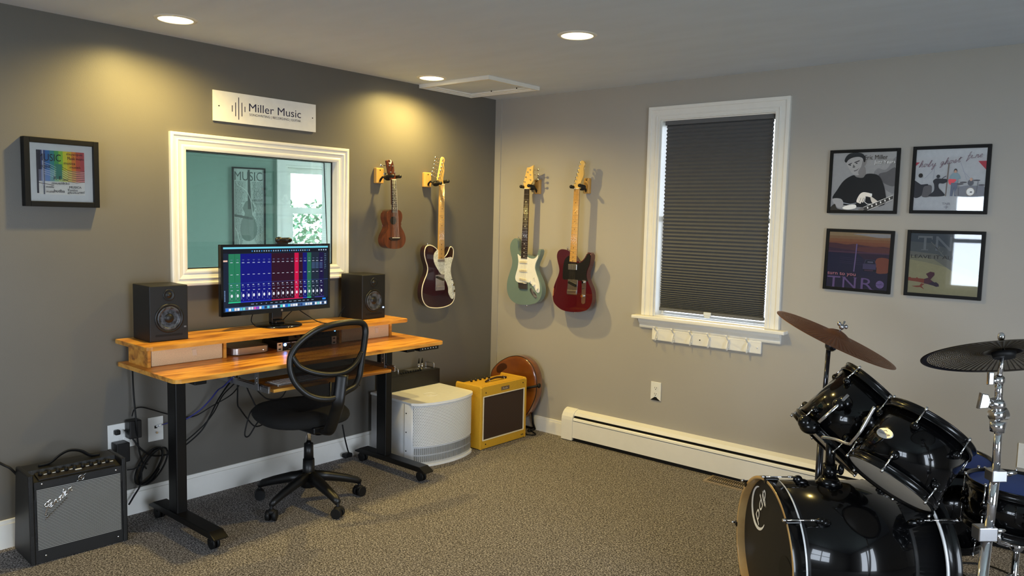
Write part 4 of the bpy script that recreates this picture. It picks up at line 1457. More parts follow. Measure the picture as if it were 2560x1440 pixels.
plate(w, t, 'pickguard', [(412, 300), (360, 325), (318, 380), (298, 460), (286, 560), (281, 680), (290, 742), (380, 748), (500, 752), (600, 768), (690, 776), (752, 782), (738, 725), (730, 655), (744, 570), (780, 485), (800, 400), (810, 310), (792, 264), (756, 262), (732, 308), (694, 366), (645, 415), (600, 434), (500, 434), (430, 430)], w.n, w.n + 0.002, M_black)
def rect4(w, x0, y0, x1, y1, k0=0, k1=0):
    return [(x0, y0), (x1, y0 + k0), (x1 - k1, y1 + k0), (x0 - k1, y1)]
plate(w, t, 'pickup', rect4(w, 398, 456, 562, 560, 8, 4), w.n + 0.001, w.n + 0.010, M_nickel, smooth=False, bevel=0.002)
br = plate(w, t, 'bridge_plate', rect4(w, 382, 744, 568, 1025, 14, 20), w.n, w.n + 0.0025, M_nickel, smooth=False)
plate(w, t, 'bridge_pickup', [(392, 775), (420, 775), (548, 840), (548, 890), (520, 892), (385, 820)], w.n + 0.002, w.n + 0.008, M_black, br, smooth=False, bevel=0.002)
plate(w, t, 'saddles', rect4(w, 372, 945, 550, 1010, 10, 5), w.n + 0.002, w.n + 0.009, M_nickel, br, smooth=False, bevel=0.002)
cp = plate(w, t, 'control_plate', [(650, 775), (680, 757), (712, 765), (722, 800), (715, 1000), (706, 1170), (690, 1205), (660, 1212), (636, 1190), (634, 1150), (642, 960)], w.n, w.n + 0.0025, M_nickel)
for k in ((682, 800), (668, 1060)):
    wknob(w, t, *k, 0.0105, 0.016, M_chrome, n0=w.n + 0.002)
c = w(676, 910)
MB(w.M).tube([Vector((c.x, c.y, w.n)), Vector((c.x, c.y - 0.004, w.n + 0.016))], 0.003, 6).build('pickup_switch', M_black, t)
strings(w, t, A, (458, 950), nf, 0.017, 0.025, 6)
for i, (post, knob) in enumerate((((1825, 220), (1785, 165)), ((1795, 322), (1760, 260)), ((1768, 425), (1728, 368)), ((1740, 525), (1700, 465)), ((1712, 620), (1675, 572)), ((1682, 718), (1645, 665)))):
    peg(w, hd, hp(*post), hp(*knob), nf)
c = w(342, 168)
MB(w.M).cyl((c.x, c.y - 0.004, w.n - 0.02), (c.x, c.y + 0.012, w.n - 0.02), 0.004, 0.006, 10).build('strap_button', M_chrome, t)
c = w(470, 1375)
MB(w.M).cyl((c.x, c.y + 0.010, w.n - 0.022), (c.x, c.y - 0.006, w.n - 0.022), 0.004, 0.006, 10).build('strap_button', M_chrome, t)
plate(w, t, 'worn_patch', [(108, 905), (96, 960), (93, 1010), (96, 1060), (103, 1040), (106, 980), (114, 925)], w.n - 0.001, w.n + 0.0004, mat('bare_wood', rgb(196, 140, 90), 0.6), bevel=0)
c = w(838, 1190, 0.08)
MB(w.M).cyl((c.x - 0.02, c.y, 0.082), (c.x - 0.002, c.y - 0.004, 0.082), 0.011, seg=14).build('output_jack', M_chrome, t)

# --- burgundy bound guitar, charcoal wall
w = Wall(True, 0.125, 1030, 590, 1 / 7.575, 1 / 7.575)
hp = lambda x, y: ((920 + x * 0.0972 - 1030) * 7.575, (380 + y * 0.0972 - 590) * 7.575)
M_burg = mat('lacquer_burgundy', rgb(40, 9, 14), 0.16, coat=0.9, noise=(6, 0.1, (1, 1, 1)))
body = [(318, 176), (268, 205), (244, 270), (240, 360), (262, 465), (290, 555), (298, 640), (278, 735), (240, 830), (206, 930), (190, 1030), (190, 1130), (208, 1215), (250, 1295), (320, 1346), (420, 1362), (540, 1358), (650, 1333), (738, 1288), (788, 1218), (808, 1130), (806, 1030), (790, 930), (760, 830), (735, 740), (726, 650), (732, 570), (750, 485), (774, 400), (784, 310), (778, 245), (748, 206), (716, 218), (698, 268), (668, 335), (628, 388), (590, 400), (520, 320), (470, 250), (430, 214), (380, 186)]
head = [hp(*p) for p in [(1946, 835), (1852, 835), (1835, 760), (1800, 720), (1828, 560), (1856, 420), (1878, 280), (1894, 165), (1918, 125), (1955, 140), (1976, 195), (1970, 250), (1946, 292), (1946, 335), (1964, 410), (1966, 490), (1948, 570), (1932, 660), (1925, 760)]]
t, hd, A, B, d, s, nf = guitar('electric_guitar', w, 'burgundy electric guitar with cream binding and a pearl pickguard on the charcoal wall', 'guitar', body, M_burg, hp(1899, 836), (546, 432), 0.0215, 0.0285, head, M_maple2, M_maple, M_maple, 21, 'dark', binding=M_cream)
plate(w, t, 'pickguard', [(492, 262), (440, 300), (412, 360), (408, 450), (436, 545), (490, 640), (545, 718), (604, 736), (612, 800), (650, 880), (680, 975), (686, 1068), (708, 1130), (738, 1182), (772, 1188), (798, 1120), (806, 1040), (796, 940), (766, 835), (736, 745), (725, 655), (736, 555), (752, 480), (764, 430), (740, 400), (700, 402), (655, 412), (600, 405), (540, 340)], w.n, w.n + 0.0025, M_pearl)
plate(w, t, 'pickup', rect4(w, 478, 442, 604, 492, -6, 0), w.n + 0.001, w.n + 0.010, M_nickel, smooth=False, bevel=0.003)
br = plate(w, t, 'bridge_plate', rect4(w, 442, 740, 608, 1035, -14, 0), w.n, w.n + 0.0035, M_nickel, smooth=False)
plate(w, t, 'bridge_pickup', [(448, 765), (475, 755), (590, 805), (596, 850), (570, 850), (450, 795)], w.n + 0.003, w.n + 0.008, M_black, br, smooth=False, bevel=0.002)
plate(w, t, 'saddles', rect4(w, 448, 955, 600, 1015, -14, 0), w.n + 0.003, w.n + 0.011, M_nickel, br, smooth=False, bevel=0.002)
for k in ((762, 918), (772, 1035)):
    wknob(w, t, *k, 0.0105, 0.015, M_chrome, n0=w.n + 0.002)
c = w(736, 822)
MB(w.M).tube([Vector((c.x, c.y, w.n)), Vector((c.x + 0.004, c.y, w.n + 0.016))], 0.003, 6).build('pickup_switch', M_black, t)
strings(w, t, A, (522, 965), nf, 0.017, 0.025, 6)
for i, (post, knob) in enumerate((((1915, 200), (1800, 140)), ((1895, 290), (1785, 232)), ((1875, 380), (1768, 318)), ((1855, 475), (1745, 418)), ((1835, 570), (1722, 503)), ((1812, 660), (1700, 600)))):
    peg(w, hd, hp(*post), hp(*knob), nf)
c = w(316, 168)
MB(w.M).cyl((c.x, c.y - 0.004, w.n - 0.012), (c.x, c.y + 0.012, w.n - 0.012), 0.004, 0.006, 10).build('strap_button', M_chrome, t)

# --- ukulele, charcoal wall
w = Wall(True, 0.125, 900, 360, 0.3057, 0.3057)
hp = lambda x, y: ((920 + x * 0.0972 - 900) / 0.3057, (380 + y * 0.0972 - 360) / 0.3057)
M_mahog = ramp_mat('mahogany', [(0.3, rgb(62, 28, 12)), (0.7, rgb(112, 56, 26))], 14, (3, 3, 0.35), rough=0.3, coat=0.5)
body = [(250, 538), (228, 556), (219, 598), (227, 640), (237, 672), (226, 706), (206, 748), (198, 788), (208, 826), (236, 851), (288, 858), (338, 848), (366, 815), (374, 772), (360, 722), (340, 684), (334, 655), (343, 620), (346, 588), (338, 558), (318, 541), (285, 536)]
head = [hp(*p) for p in [(715, 712), (594, 712), (580, 640), (520, 520), (500, 380), (470, 222), (545, 196), (640, 245), (662, 360), (672, 470), (700, 600)]]
t, hd, A, B, d, s, nf = guitar('ukulele', w, 'small brown mahogany ukulele hanging beside the studio window', 'ukulele', body, M_mahog, hp(655, 712), (279, 560), 0.0175, 0.0215, head, M_mahog, M_mahog, M_rose, 14, 'pearl', thick=0.062)
c = w(272, 626)
MB(w.M).cyl((c.x, c.y, w.n - 0.002), (c.x, c.y, w.n + 0.0006), 0.026, seg=30).build('sound_hole', M_inlay, t)
plate(w, t, 'bridge', [(238, 764), (265, 762), (300, 762), (326, 764), (326, 776), (300, 788), (262, 790), (238, 778)], w.n, w.n + 0.007, M_rose)
plate(w, t, 'saddle', rect4(w, 258, 764, 318, 769, 0, 0), w.n + 0.006, w.n + 0.010, M_cream, smooth=False, bevel=0)
strings(w, t, A, (290, 768), nf, 0.013, 0.019, 4, rad=0.0006, m=M_inlayw)
for post, knob in (((545, 350), (385, 345)), ((630, 360), (690, 375)), ((575, 520), (480, 560)), ((680, 520), (735, 540))):
    peg(w, hd, hp(*post), hp(*knob), nf, M_nickel)
a = Art(w.M, 1, 1, nf - 0.0045)
c = w(*hp(565, 255))
a.disc((226, 222, 214), c.x, c.y, 0.013, 0.014)
a.disc((70, 34, 18), c.x - 0.006, c.y + 0.004, 0.008, 0.008)
a.build('inlay_logo', hd)

# --- wooden hangers with padded yokes, one for each instrument
M_yoke = mat('foam_black', rgb(8, 8, 9), 0.55)
M_block = ramp_mat('oak_block', [(0.3, rgb(188, 138, 66)), (0.7, rgb(220, 176, 100))], 12, (1, 1, 0.3), rough=0.4)

def hanger(left, u0, u1, v0, v1, neck, gap, label, tilt=0.0):
    M = WL if left else WR
    t = thing('guitar_hanger', tuple(M @ Vector(((u0 + u1) / 2, v0, 0))), label, 'guitar hanger')
    MB(M).box(u0, v0, 0, u1, v1, 0.028, 0.005).build('wood_block', M_block, t)
    b = MB(M)
    for v in (v0 + 0.012, v1 - 0.014):
        b.cyl(((u0 + u1) / 2, v, 0.0275), ((u0 + u1) / 2, v, 0.0288), 0.0045, seg=12)
    b.build('screw', M_rubber, t)
    p = neck
    n = 0.125 if left else 0.105
    cu = (u0 + u1) / 2
    cv = (v0 + v1) / 2 - 0.004
    b = MB(M)
    b.tube([(cu, cv - 0.03, 0.028), (cu, cv - 0.02, 0.034), (cu + (p.x - cu) * 0.2, cv - 0.005, 0.045), (cu + (p.x - cu) * 0.6, p.y - 0.006, n - 0.05)], 0.007, 10)
    b.build('arm', M_bmetal, t)
    b = MB(M)
    b.ball((cu + (p.x - cu) * 0.7, p.y - 0.008, n - 0.046), 0.020, (1.5, 0.95, 1.0), 14)
    for sg_ in (-1, 1):
        q = [(p.x + sg_ * gap * 0.3, p.y - 0.010, n - 0.044), (p.x + sg_ * (gap + 0.006), p.y - 0.006 + tilt * sg_, n - 0.036), (p.x + sg_ * (gap + 0.009), p.y - 0.002 + tilt * sg_, n - 0.014), (p.x + sg_ * (gap + 0.009), p.y + 0.001 + tilt * sg_, n + 0.026)]
        b.tube(spline(q, 5, False), 0.011, 12)
        b.ball(q[-1], 0.0125, (1, 1, 1), 12)
    b.build('padded_yoke', M_yoke, t)

w = Wall(True, 0.125)
hanger(True, -1.177, -1.114, 1.761, 1.860, w(984, 441), 0.021, 'oak block hanger with a black padded yoke holding the ukulele', 0.0)
hanger(True, -0.753, -0.690, 1.755, 1.856, w(1104, 456), 0.026, 'oak block hanger with a black padded yoke holding the burgundy guitar', 0.008)
w = Wall(False, 0.105)
hanger(False, 0.406, 0.453, 1.735, 1.840, w(1318, 466), 0.026, 'oak block hanger with a black padded yoke holding the sage green guitar', 0.003)
hanger(False, 0.841, 0.888, 1.737, 1.842, w(1444, 466), 0.026, 'oak block hanger with a black padded yoke holding the dark red guitar', 0.004)
# ------------------------------------------------------------------ desk
DZ = 0.80                                              # desk top surface
DY0, DY1, DX0, DX1 = -2.805, -1.120, 0.020, 0.618
dk = thing('standing_desk', (0.35, -1.96, 0), 'height adjustable wooden desk on black wheeled legs with a raised shelf', 'desk')
b = MB()
r = 0.03
pts = []
for cx_, cy_, a0 in ((DX1 - r, DY1 - r, 0), (DX0 + 0.005, DY1 - 0.005, 90), (DX0 + 0.005, DY0 + 0.005, 180), (DX1 - r, DY0 + r, 270)):
    rr = r if cx_ > 0.3 else 0.005
    for k in range(6):
        t = radians(a0 + 18 * k)
        pts.append((cx_ + rr * cos(t), cy_ + rr * sin(t)))
b.prism(pts, DZ - 0.020, DZ, 0.003)
b.build('desk_top', M_wood, dk)
# raised shelf
RZ = 0.920
RX0, RX1, RY0, RY1 = 0.045, 0.385, -2.825, -1.200
b = MB()
pts = []
for cx_, cy_, a0 in ((RX1 - r, RY1 - r, 0), (RX0 + 0.005, RY1 - 0.005, 90), (RX0 + 0.005, RY0 + 0.005, 180), (RX1 - r, RY0 + r, 270)):
    rr = r if cx_ > 0.2 else 0.005
    for k in range(6):
        t = radians(a0 + 18 * k)
        pts.append((cx_ + rr * cos(t), cy_ + rr * sin(t)))
b.prism(pts, RZ - 0.020, RZ, 0.003)
b.build('raised_shelf', M_wood, dk)
for y0, y1 in ((-2.765, -2.750), (-2.372, -2.357), (-1.640, -1.625), (-1.252, -1.237)):
    MB().box(0.055, y0, DZ, 0.262, y1, RZ - 0.020).build('shelf_support', M_wood, dk)
M_linen = mat('linen_beige', rgb(222, 194, 152), 0.85, noise=(260, 0.12, (1, 1, 1)), bump=(500, 0.4))
M_tab = mat('leather_tab', rgb(216, 196, 168), 0.6)
for y0, y1 in ((-2.745, -2.377), (-1.620, -1.257)):
    b = MB()
    b.box(0.070, y0, DZ + 0.001, 0.258, y1, RZ - 0.023, 0.004)
    dr = b.build('drawer', M_linen, dk)
    ym = y0 + (y1 - y0) * 0.58 if y0 < -2 else y0 + (y1 - y0) * 0.72
    b = MB()
    b.prism([(ym - 0.011, 0.865), (ym + 0.011, 0.865), (ym + 0.016, 0.832), (ym - 0.006, 0.832)], 0.257, 0.262, 0.0008, M=Matrix(((0, 0, 1, 0), (1, 0, 0, 0), (0, 1, 0, 0), (0, 0, 0, 1))))
    b.build('pull_tab', M_tab, dr)
# legs
for yc in (-2.668, -1.365):
    b = MB()
    b.box(0.305, yc - 0.027, 0.085, 0.390, yc + 0.027, DZ - 0.045, 0.006)
    b.build('leg', M_bmetal, dk)
    b = MB()
    b.prism([(0.110, 0.060), (0.750, 0.060), (0.756, 0.068), (0.705, 0.092), (0.155, 0.092), (0.104, 0.068)], yc - 0.036, yc + 0.036, 0.004, M=Matrix(((1, 0, 0, 0), (0, 0, -1, 0), (0, 1, 0, 0), (0, 0, 0, 1))) @ Matrix.Translation((0, 0, -2 * yc)) if False else Matrix(((1, 0, 0, 0), (0, 0, 1, 0), (0, 1, 0, 0), (0, 0, 0, 1))))
    ft = b.build('foot', M_bmetal, dk)
    for xc in (0.150, 0.690):
        b = MB()
        b.cyl((xc, yc, 0.044), (xc, yc, 0.062), 0.010, seg=12)
        b.cyl((xc - 0.004, yc - 0.017, 0.028), (xc - 0.004, yc - 0.005, 0.028), 0.028, seg=22)
        b.cyl((xc - 0.004, yc + 0.005, 0.028), (xc - 0.004, yc + 0.017, 0.028), 0.028, seg=22)
        b.box(xc - 0.018, yc - 0.022, 0.034, xc + 0.016, yc + 0.022, 0.056, 0.006)
        b.build('caster', M_rubber, ft)
b = MB()
b.box(0.30, -2.64, DZ - 0.055, 0.335, -1.39, DZ - 0.0205)
b.box(0.36, -2.64, DZ - 0.055, 0.395, -1.39, DZ - 0.0205)
for yc in (-2.668, -1.365):
    b.box(0.07, yc - 0.03, DZ - 0.045, 0.585, yc + 0.03, DZ - 0.0205, 0.003)
b.build('frame_rail', M_bmetal, dk)
b = MB()
b.box(0.515, -1.305, DZ - 0.048, 0.598, -1.150, DZ - 0.0205, 0.004)
hc_ = b.build('height_controller', M_black, dk)
b = MB()
for k in range(6):
    b.cyl((0.597, -1.285 + 0.022 * k, DZ - 0.034), (0.5995, -1.285 + 0.022 * k, DZ - 0.034), 0.003, seg=10)
b.build('button', M_white, hc_)

# keyboard tray on sliding rails
kt = thing('keyboard_tray', (0.42, -1.85, 0.64), 'wooden sliding keyboard tray hanging on steel rails under the desk', 'keyboard tray')
MB().box(0.30, -2.285, 0.655, 0.585, -1.515, 0.672, 0.002).build('tray_board', M_wood, kt)
for ys, s_ in ((-2.310, -1), (-1.490, 1)):
    b = MB()
    b.box(0.06, ys - 0.006, 0.655, 0.585, ys + 0.006, 0.690, 0.001)
    b.box(0.30, ys - 0.014, 0.660, 0.600, ys - 0.008, 0.685, 0.001)
    for xb in (0.20, 0.50):
        b.box(xb - 0.016, ys - 0.020, 0.665, xb + 0.016, ys - 0.017, DZ - 0.0205)
        b.box(xb - 0.016, ys - 0.046, DZ - 0.0235, xb + 0.016, ys - 0.017, DZ - 0.0205)
    b.build('slide_rail', M_steel, kt)
    b = MB()
    for xb in (0.20, 0.50):
        for z_ in (0.700, 0.725):
            b.cyl((xb, ys - 0.020, z_), (xb, ys - 0.0225, z_), 0.004, seg=10)
    b.build('rail_screw', M_chrome, kt)
kb = thing('keyboard', (0.42, -1.92, 0.672), 'thin white and silver computer keyboard on the keyboard tray', 'keyboard')
b = MB()
b.box(0.425, -2.235, 0.6725, 0.545, -1.840, 0.680, 0.002)
b.build('keyboard_base', mat('aluminium', (0.62, 0.63, 0.65), 0.35, metal=0.9), kb)
for rr_ in range(5):
    b = MB()
    x = 0.434 + rr_ * 0.0215
    y = -2.228
    while y < -1.855:
        wk = 0.0245 if not (rr_ == 4 and -2.13 < y < -1.99) else 0.10
        b.box(x, y, 0.680, x + 0.017, min(y + wk - 0.004, -1.848), 0.6835, 0.001, 1)
        y += wk
    b.build('key_row', M_white, kb)

# ------------------------------------------------------------------ studio speakers on the shelf
M_spk = mat('vinyl_black', rgb(12, 12, 13), 0.5, bump=(500, 0.15))
M_cone = ramp_mat('woven_cone', [(0.4, rgb(30, 33, 38)), (0.6, rgb(78, 84, 94))], 60, (1, 1, 1), rough=0.35)
M_led = mat('led_blue', (0.02, 0.05, 0.2), 0.3, emit=(0.25, 0.5, 1.0), estr=6.0)

def monitor_speaker(o, ang, label, lit):
    xd = Vector((sin(ang), cos(ang), 0))               # along the front, to the right
    F = frame_at(o, xd, (0, 0, 1))                     # z out of the front
    t = thing('studio_speaker', tuple(F @ Vector((0.0925, 0, -0.09))), label, 'speaker')
    w_, h_, d_ = 0.188, 0.272, 0.195
    MB(F).box(0, 0, -d_, w_, h_, 0, 0.004).build('cabinet', M_spk, t)
    def L(nm, prof, u, v, m, par=t):
        b = MB()
        b.lathe(prof, F @ Vector((u, v, 0)), F.to_3x3() @ Vector((0, 0, 1)), 36)
        return b.build(nm, m, par)
    L('woofer_ring', [(0.0585, 0), (0.0585, 0.004), (0.068, 0.005), (0.071, 0.002), (0.071, 0)], w_ / 2, 0.112, M_black)
    wf = L('woofer', [(0.0585, 0.003), (0.055, 0.006), (0.050, 0.005), (0.047, 0.001), (0.040, 0.0008), (0.022, 0.0005)], w_ / 2, 0.112, M_cone)
    L('dust_cap', [(0.023, 0.0008), (0.018, 0.005), (0.010, 0.008), (0, 0.009)], w_ / 2, 0.112, M_black, wf)
    L('tweeter', [(0.028, 0), (0.028, 0.003), (0.024, 0.003), (0.017, 0.0008), (0.013, 0.001), (0.010, 0.005), (0, 0.008)], w_ / 2, 0.225, M_black)
    MB(F).box(0.028, 0.024, 0.0002, w_ - 0.028, 0.034, 0.0016, 0.0004).build('port_slot', M_rubber, t)
    MB(F).box(w_ - 0.022, 0.061, 0, w_ - 0.011, 0.069, 0.002).build('power_light', M_led if lit else M_steel, t)
    return t
monitor_speaker((0.262, -2.752, RZ + 0.0005), radians(2), 'black studio speaker at the end of the shelf nearest the black amplifier', False)
monitor_speaker((0.250, -1.462, RZ + 0.0005), radians(-3), 'black studio speaker with a blue light at the end of the shelf nearest the guitars', True)

# ------------------------------------------------------------------ computer display
dp = thing('computer_monitor', (0.13, -1.965, RZ), 'wide black computer monitor showing a colourful audio mixer', 'monitor')
MX = 0.165
MM = WL @ Matrix.Translation((0, 0, MX))
my0, my1, mz0, mz1 = -2.330, -1.637, 1.000, 1.383
b = MB(MM)
b.box(my0, mz0, -0.030, my1, mz1, -0.002, 0.004)
b.frame(my0, mz0, my1, mz1, 0.013, -0.002, 0.001)
b.box(my0 + 0.013, mz0 + 0.013, -0.002, my1 - 0.013, mz0 + 0.022, 0.001)
b.box(my0 + 0.15, mz0 + 0.06, -0.055, my1 - 0.15, mz1 - 0.08, -0.030, 0.01)
b.build('monitor_housing', mat('gloss_black', rgb(8, 8, 9), 0.15, coat=0.5), dp)
b = MB()
b.lathe([(0, 0.0), (0.128, 0.0), (0.130, 0.004), (0.124, 0.010), (0.05, 0.014), (0, 0.014)], (0.135, -1.965, RZ), (0, 0, 1), 48)
b.build('stand_base', MATS['gloss_black'], dp)
b = MB()
b.box(0.085, -2.000, RZ + 0.012, 0.120, -1.930, 1.16, 0.006)
b.box(0.110, -1.995, RZ + 0.012, 0.150, -1.935, RZ + 0.035, 0.006)
b.box(0.100, -1.995, 1.08, 0.132, -1.935, 1.16, 0.004)
b.build('stand_neck', MATS['gloss_black'], dp)
sx0, sz0, sw, sh_ = my0 + 0.014, mz0 + 0.023, (my1 - my0) - 0.028, (mz1 - mz0) - 0.037
a = Art(MM @ Matrix.Translation((sx0, sz0, 0)), sw, sh_, -0.0018, emit=1.0)
a.rect((22, 34, 54), 0, 0, 1, 1)
a.rect((120, 215, 235), 0, 0.972, 1, 1)
a.rect((14, 20, 34), 0, 0.905, 1, 0.972)
for k in range(26):
    x = 0.25 + k * 0.022
    a.rect((150, 180, 210) if k % 4 else (40, 140, 225), x, 0.925, x + 0.010, 0.945, lift=(k == 0))
for k in range(4):
    a.rect((170, 190, 215), 0.90 + k * 0.024, 0.925, 0.912 + k * 0.024, 0.947, lift=False)
a.rect((230, 190, 170), 0.0, 0.775, 0.036, 0.80)
cols = [(0.045, 0.098, (36, 120, 88)), (0.098, 0.148, (36, 120, 88)), (0.148, 0.432, (8, 16, 120)), (0.432, 0.655, (44, 10, 34)), (0.655, 0.697, (200, 14, 70)), (0.697, 0.738, (48, 10, 36)), (0.738, 0.782, (10, 18, 110)), (0.782, 0.824, (34, 104, 80)), (0.824, 0.905, (26, 40, 58)), (0.905, 0.955, (22, 16, 64)), (0.955, 1.0, (22, 32, 50))]
a.up()
for x0, x1, c in cols:
    a.rect(c, x0, 0.135, x1, 0.895, lift=False)
a.up()
a.rect((10, 40, 32), 0.0975, 0.45, 0.0990, 0.895, lift=False)
a.rect((60, 90, 170), 0.04, 0.437, 1.0, 0.440, lift=False)
xs = [0.07, 0.122] + [0.172 + 0.0474 * k for k in range(6)] + [0.452 + 0.0445 * k for k in range(5)] + [0.676, 0.718, 0.760, 0.803, 0.845, 0.885, 0.93]
a.up()
for i, x in enumerate(xs):
    a.rect((196, 206, 226), x - 0.011, 0.752 + (0 if i > 1 else 0.005), x + 0.011, 0.760 + (0 if i > 1 else 0.005), lift=False)
    a.rect((110, 124, 160), x - 0.008, 0.80, x + 0.010, 0.806, lift=False)
    a.rect((80, 92, 130), x - 0.004, 0.78, x + 0.006, 0.785, lift=False)
    a.rect((206, 214, 230), x - 0.010, 0.570, x + 0.010, 0.577, lift=False)
    a.disc((176, 190, 210), x - 0.004, 0.41, 0.009, 0.008, lift=False, seg=8)
    a.rect((120, 136, 176), x - 0.010, 0.375, x - 0.003, 0.385, lift=False)
    a.rect((120, 136, 176), x + 0.004, 0.375, x + 0.010, 0.385, lift=False)
    a.rect((190, 200, 220), x - 0.008, 0.325, x + 0.010, 0.333, lift=False)
    a.rect((150, 160, 190), x - 0.016, 0.185, x - 0.0135, 0.30, lift=False)
    a.disc((230, 234, 244), x + 0.001, 0.245, 0.0085, 0.026, lift=False, seg=12)
    a.rect((120, 136, 176), x - 0.002, 0.17, x + 0.004, 0.178, lift=False)
for x0, x1, c in ((0.04, 0.148, (50, 220, 160)), (0.148, 0.432, (40, 60, 220)), (0.432, 0.74, (216, 40, 90)), (0.74, 0.782, (50, 70, 210)), (0.782, 0.824, (50, 220, 160)), (0.86, 0.96, (70, 60, 160))):
    a.rect(c, x0, 0.136, x1, 0.148, lift=False)
for x0 in (0.83, 0.868, 0.91):
    for k in range(5):
        a.rect((90, 120, 170), x0, 0.72 - 0.022 * k, x0 + 0.032, 0.727 - 0.022 * k, lift=False)
for k in range(9):
    a.rect((110, 140, 180), 0.962, 0.86 - 0.03 * k, 0.962 + random.uniform(0.008, 0.02), 0.867 - 0.03 * k, lift=False)
for k in range(8):
    a.rect((120, 150, 190), 0.005, 0.32 - 0.022 * k, 0.015, 0.332 - 0.022 * k, lift=False)
a.rect((14, 20, 34), 0.14, 0.078, 1.0, 0.125)
a.up()
for k in range(14):
    x = 0.24 + k * 0.045
    a.rect((150, 176, 206), x, 0.095, x + random.uniform(0.01, 0.03), 0.103, lift=False)
a.rect((40, 140, 240), 0.94, 0.088, 0.975, 0.118, lift=False)
a.rect((70, 110, 160), 0.012, 0.006, 0.985, 0.066)
a.up()
dc = [(40, 120, 240), (235, 235, 240), (60, 160, 220), (230, 220, 215), (245, 245, 245), (90, 190, 230), (120, 220, 200), (120, 110, 120), (240, 240, 245), (235, 225, 235), (220, 90, 170), (150, 70, 200), (235, 235, 235), (60, 150, 230), (40, 60, 90), (100, 210, 220), (90, 100, 120), (240, 230, 235), (235, 235, 240), (20, 30, 50), (80, 220, 190), (240, 240, 240), (30, 100, 210), (40, 190, 230), (200, 200, 210), (235, 235, 240), (245, 245, 245), (60, 60, 80), (30, 60, 120), (90, 130, 180), (220, 230, 235), (200, 205, 215), (240, 240, 240), (30, 70, 110), (235, 235, 240), (130, 220, 210), (230, 235, 240), (40, 50, 80), (240, 240, 240)]
for k, c in enumerate(dc):
    x = 0.018 + k * 0.0248
    a.rect(c, x, 0.014, x + 0.0195, 0.054, lift=False)
a.build('screen_image', dp)
b = MB(MM)
b.cyl(((my0 + my1) / 2 + 0.02, mz0 + 0.011, 0.0005), ((my0 + my1) / 2 + 0.02, mz0 + 0.011, 0.0015), 0.006, seg=20)
b.build('maker_badge', M_steel, dp)

wc = thing('webcam', (0.17, -1.955, mz1), 'small black webcam clipped on top of the computer monitor', 'webcam')
b = MB(MM)
b.ball((-1.985, mz1 + 0.024, 0.006), 0.018, (1.35, 0.95, 0.9), 16)
b.ball((-1.925, mz1 + 0.022, 0.006), 0.016, (1.5, 0.95, 0.8), 16)
b.box(-1.995, mz1 + 0.010, -0.008, -1.915, mz1 + 0.036, 0.012, 0.008)
b.build('camera_body', M_black, wc)
MB(MM).box(-1.995, mz1 + 0.0005, -0.022, -1.925, mz1 + 0.011, 0.006, 0.003).build('clip', M_black, wc)
MB(MM).cyl((-1.925, mz1 + 0.022, 0.015), (-1.925, mz1 + 0.022, 0.0205), 0.008, seg=16).build('lens', MATS['gloss_black'], wc)

# ------------------------------------------------------------------ things in the shelf opening
mc = thing('mini_computer', (0.17, -2.19, DZ), 'small square silver computer in the shelf opening under the monitor', 'computer')
b = MB()
pts = []
x0, x1, y0, y1, r = 0.060, 0.262, -2.315, -2.100, 0.03
for cx_, cy_, a0 in ((x1 - r, y1 - r, 0), (x0 + r, y1 - r, 90), (x0 + r, y0 + r, 180), (x1 - r, y0 + r, 270)):
    for k in range(7):
        t = radians(a0 + 15 * k)
        pts.append((cx_ + r * cos(t), cy_ + r * sin(t)))
b.prism(pts, DZ + 0.004, DZ + 0.040, 0.003)
b.build('case', mat('aluminium_grey', (0.50, 0.49, 0.48), 0.32, metal=0.9), mc)
MB().cyl((0.16, -2.2075, DZ + 0.0005), (0.16, -2.2075, DZ + 0.005), 0.085, seg=30).build('base_pad', M_rubber, mc)
MB().box(0.2615, -2.145, DZ + 0.016, 0.2635, -2.141, DZ + 0.019).build('status_light', mat('led_white', (0.6, 0.6, 0.6), 0.3, emit=(1, 1, 1), estr=2.0), mc)

ai = thing('audio_interface', (0.2, -1.86, DZ), 'black rack audio interface with a bright blue light in the shelf opening', 'audio interface')
MB().box(0.08, -2.030, DZ + 0.0005, 0.268, -1.700, DZ + 0.0455, 0.002).build('chassis', M_black, ai)
b = MB()
b.box(0.268, -2.062, DZ + 0.0005, 0.272, -2.030, DZ + 0.0455)
b.box(0.268, -1.700, DZ + 0.0005, 0.272, -1.668, DZ + 0.0455)
b.build('rack_ear', mat('ear_silver', (0.75, 0.75, 0.77), 0.3, metal=0.7), ai)
b = MB()
for y in (-2.047, -1.685):
    for z in (0.010, 0.034):
        b.box(0.272, y - 0.008, DZ + z - 0.003, 0.2725, y + 0.008, DZ + z + 0.004, 0)
b.build('rack_slot', M_rubber, ai)
M_blue = mat('led_blue_bright', (0.02, 0.05, 0.2), 0.3, emit=(0.12, 0.35, 1.0), estr=26.0)
MB().cyl((0.268, -2.012, DZ + 0.031), (0.2715, -2.012, DZ + 0.031), 0.0075, seg=20).build('power_button', M_blue, ai)
b = MB()
for k in range(7):
    b.cyl((0.268, -1.975 + 0.036 * k, DZ + 0.020), (0.280, -1.975 + 0.036 * k, DZ + 0.020), 0.0075, seg=16)
b.build('gain_knob', M_black, ai)
a = Art(WL @ Matrix.Translation((-2.02, DZ, 0.2683)), 0.30, 0.045, 0.0)
a.rect((210, 214, 220), 0.02, 0.86, 0.14, 0.92)
a.rect((210, 214, 220), 0.17, 0.86, 0.30, 0.92, lift=False)
a.rect((170, 174, 180), 0.10, 0.10, 0.16, 0.15, lift=False)
a.build('panel_marking', ai)

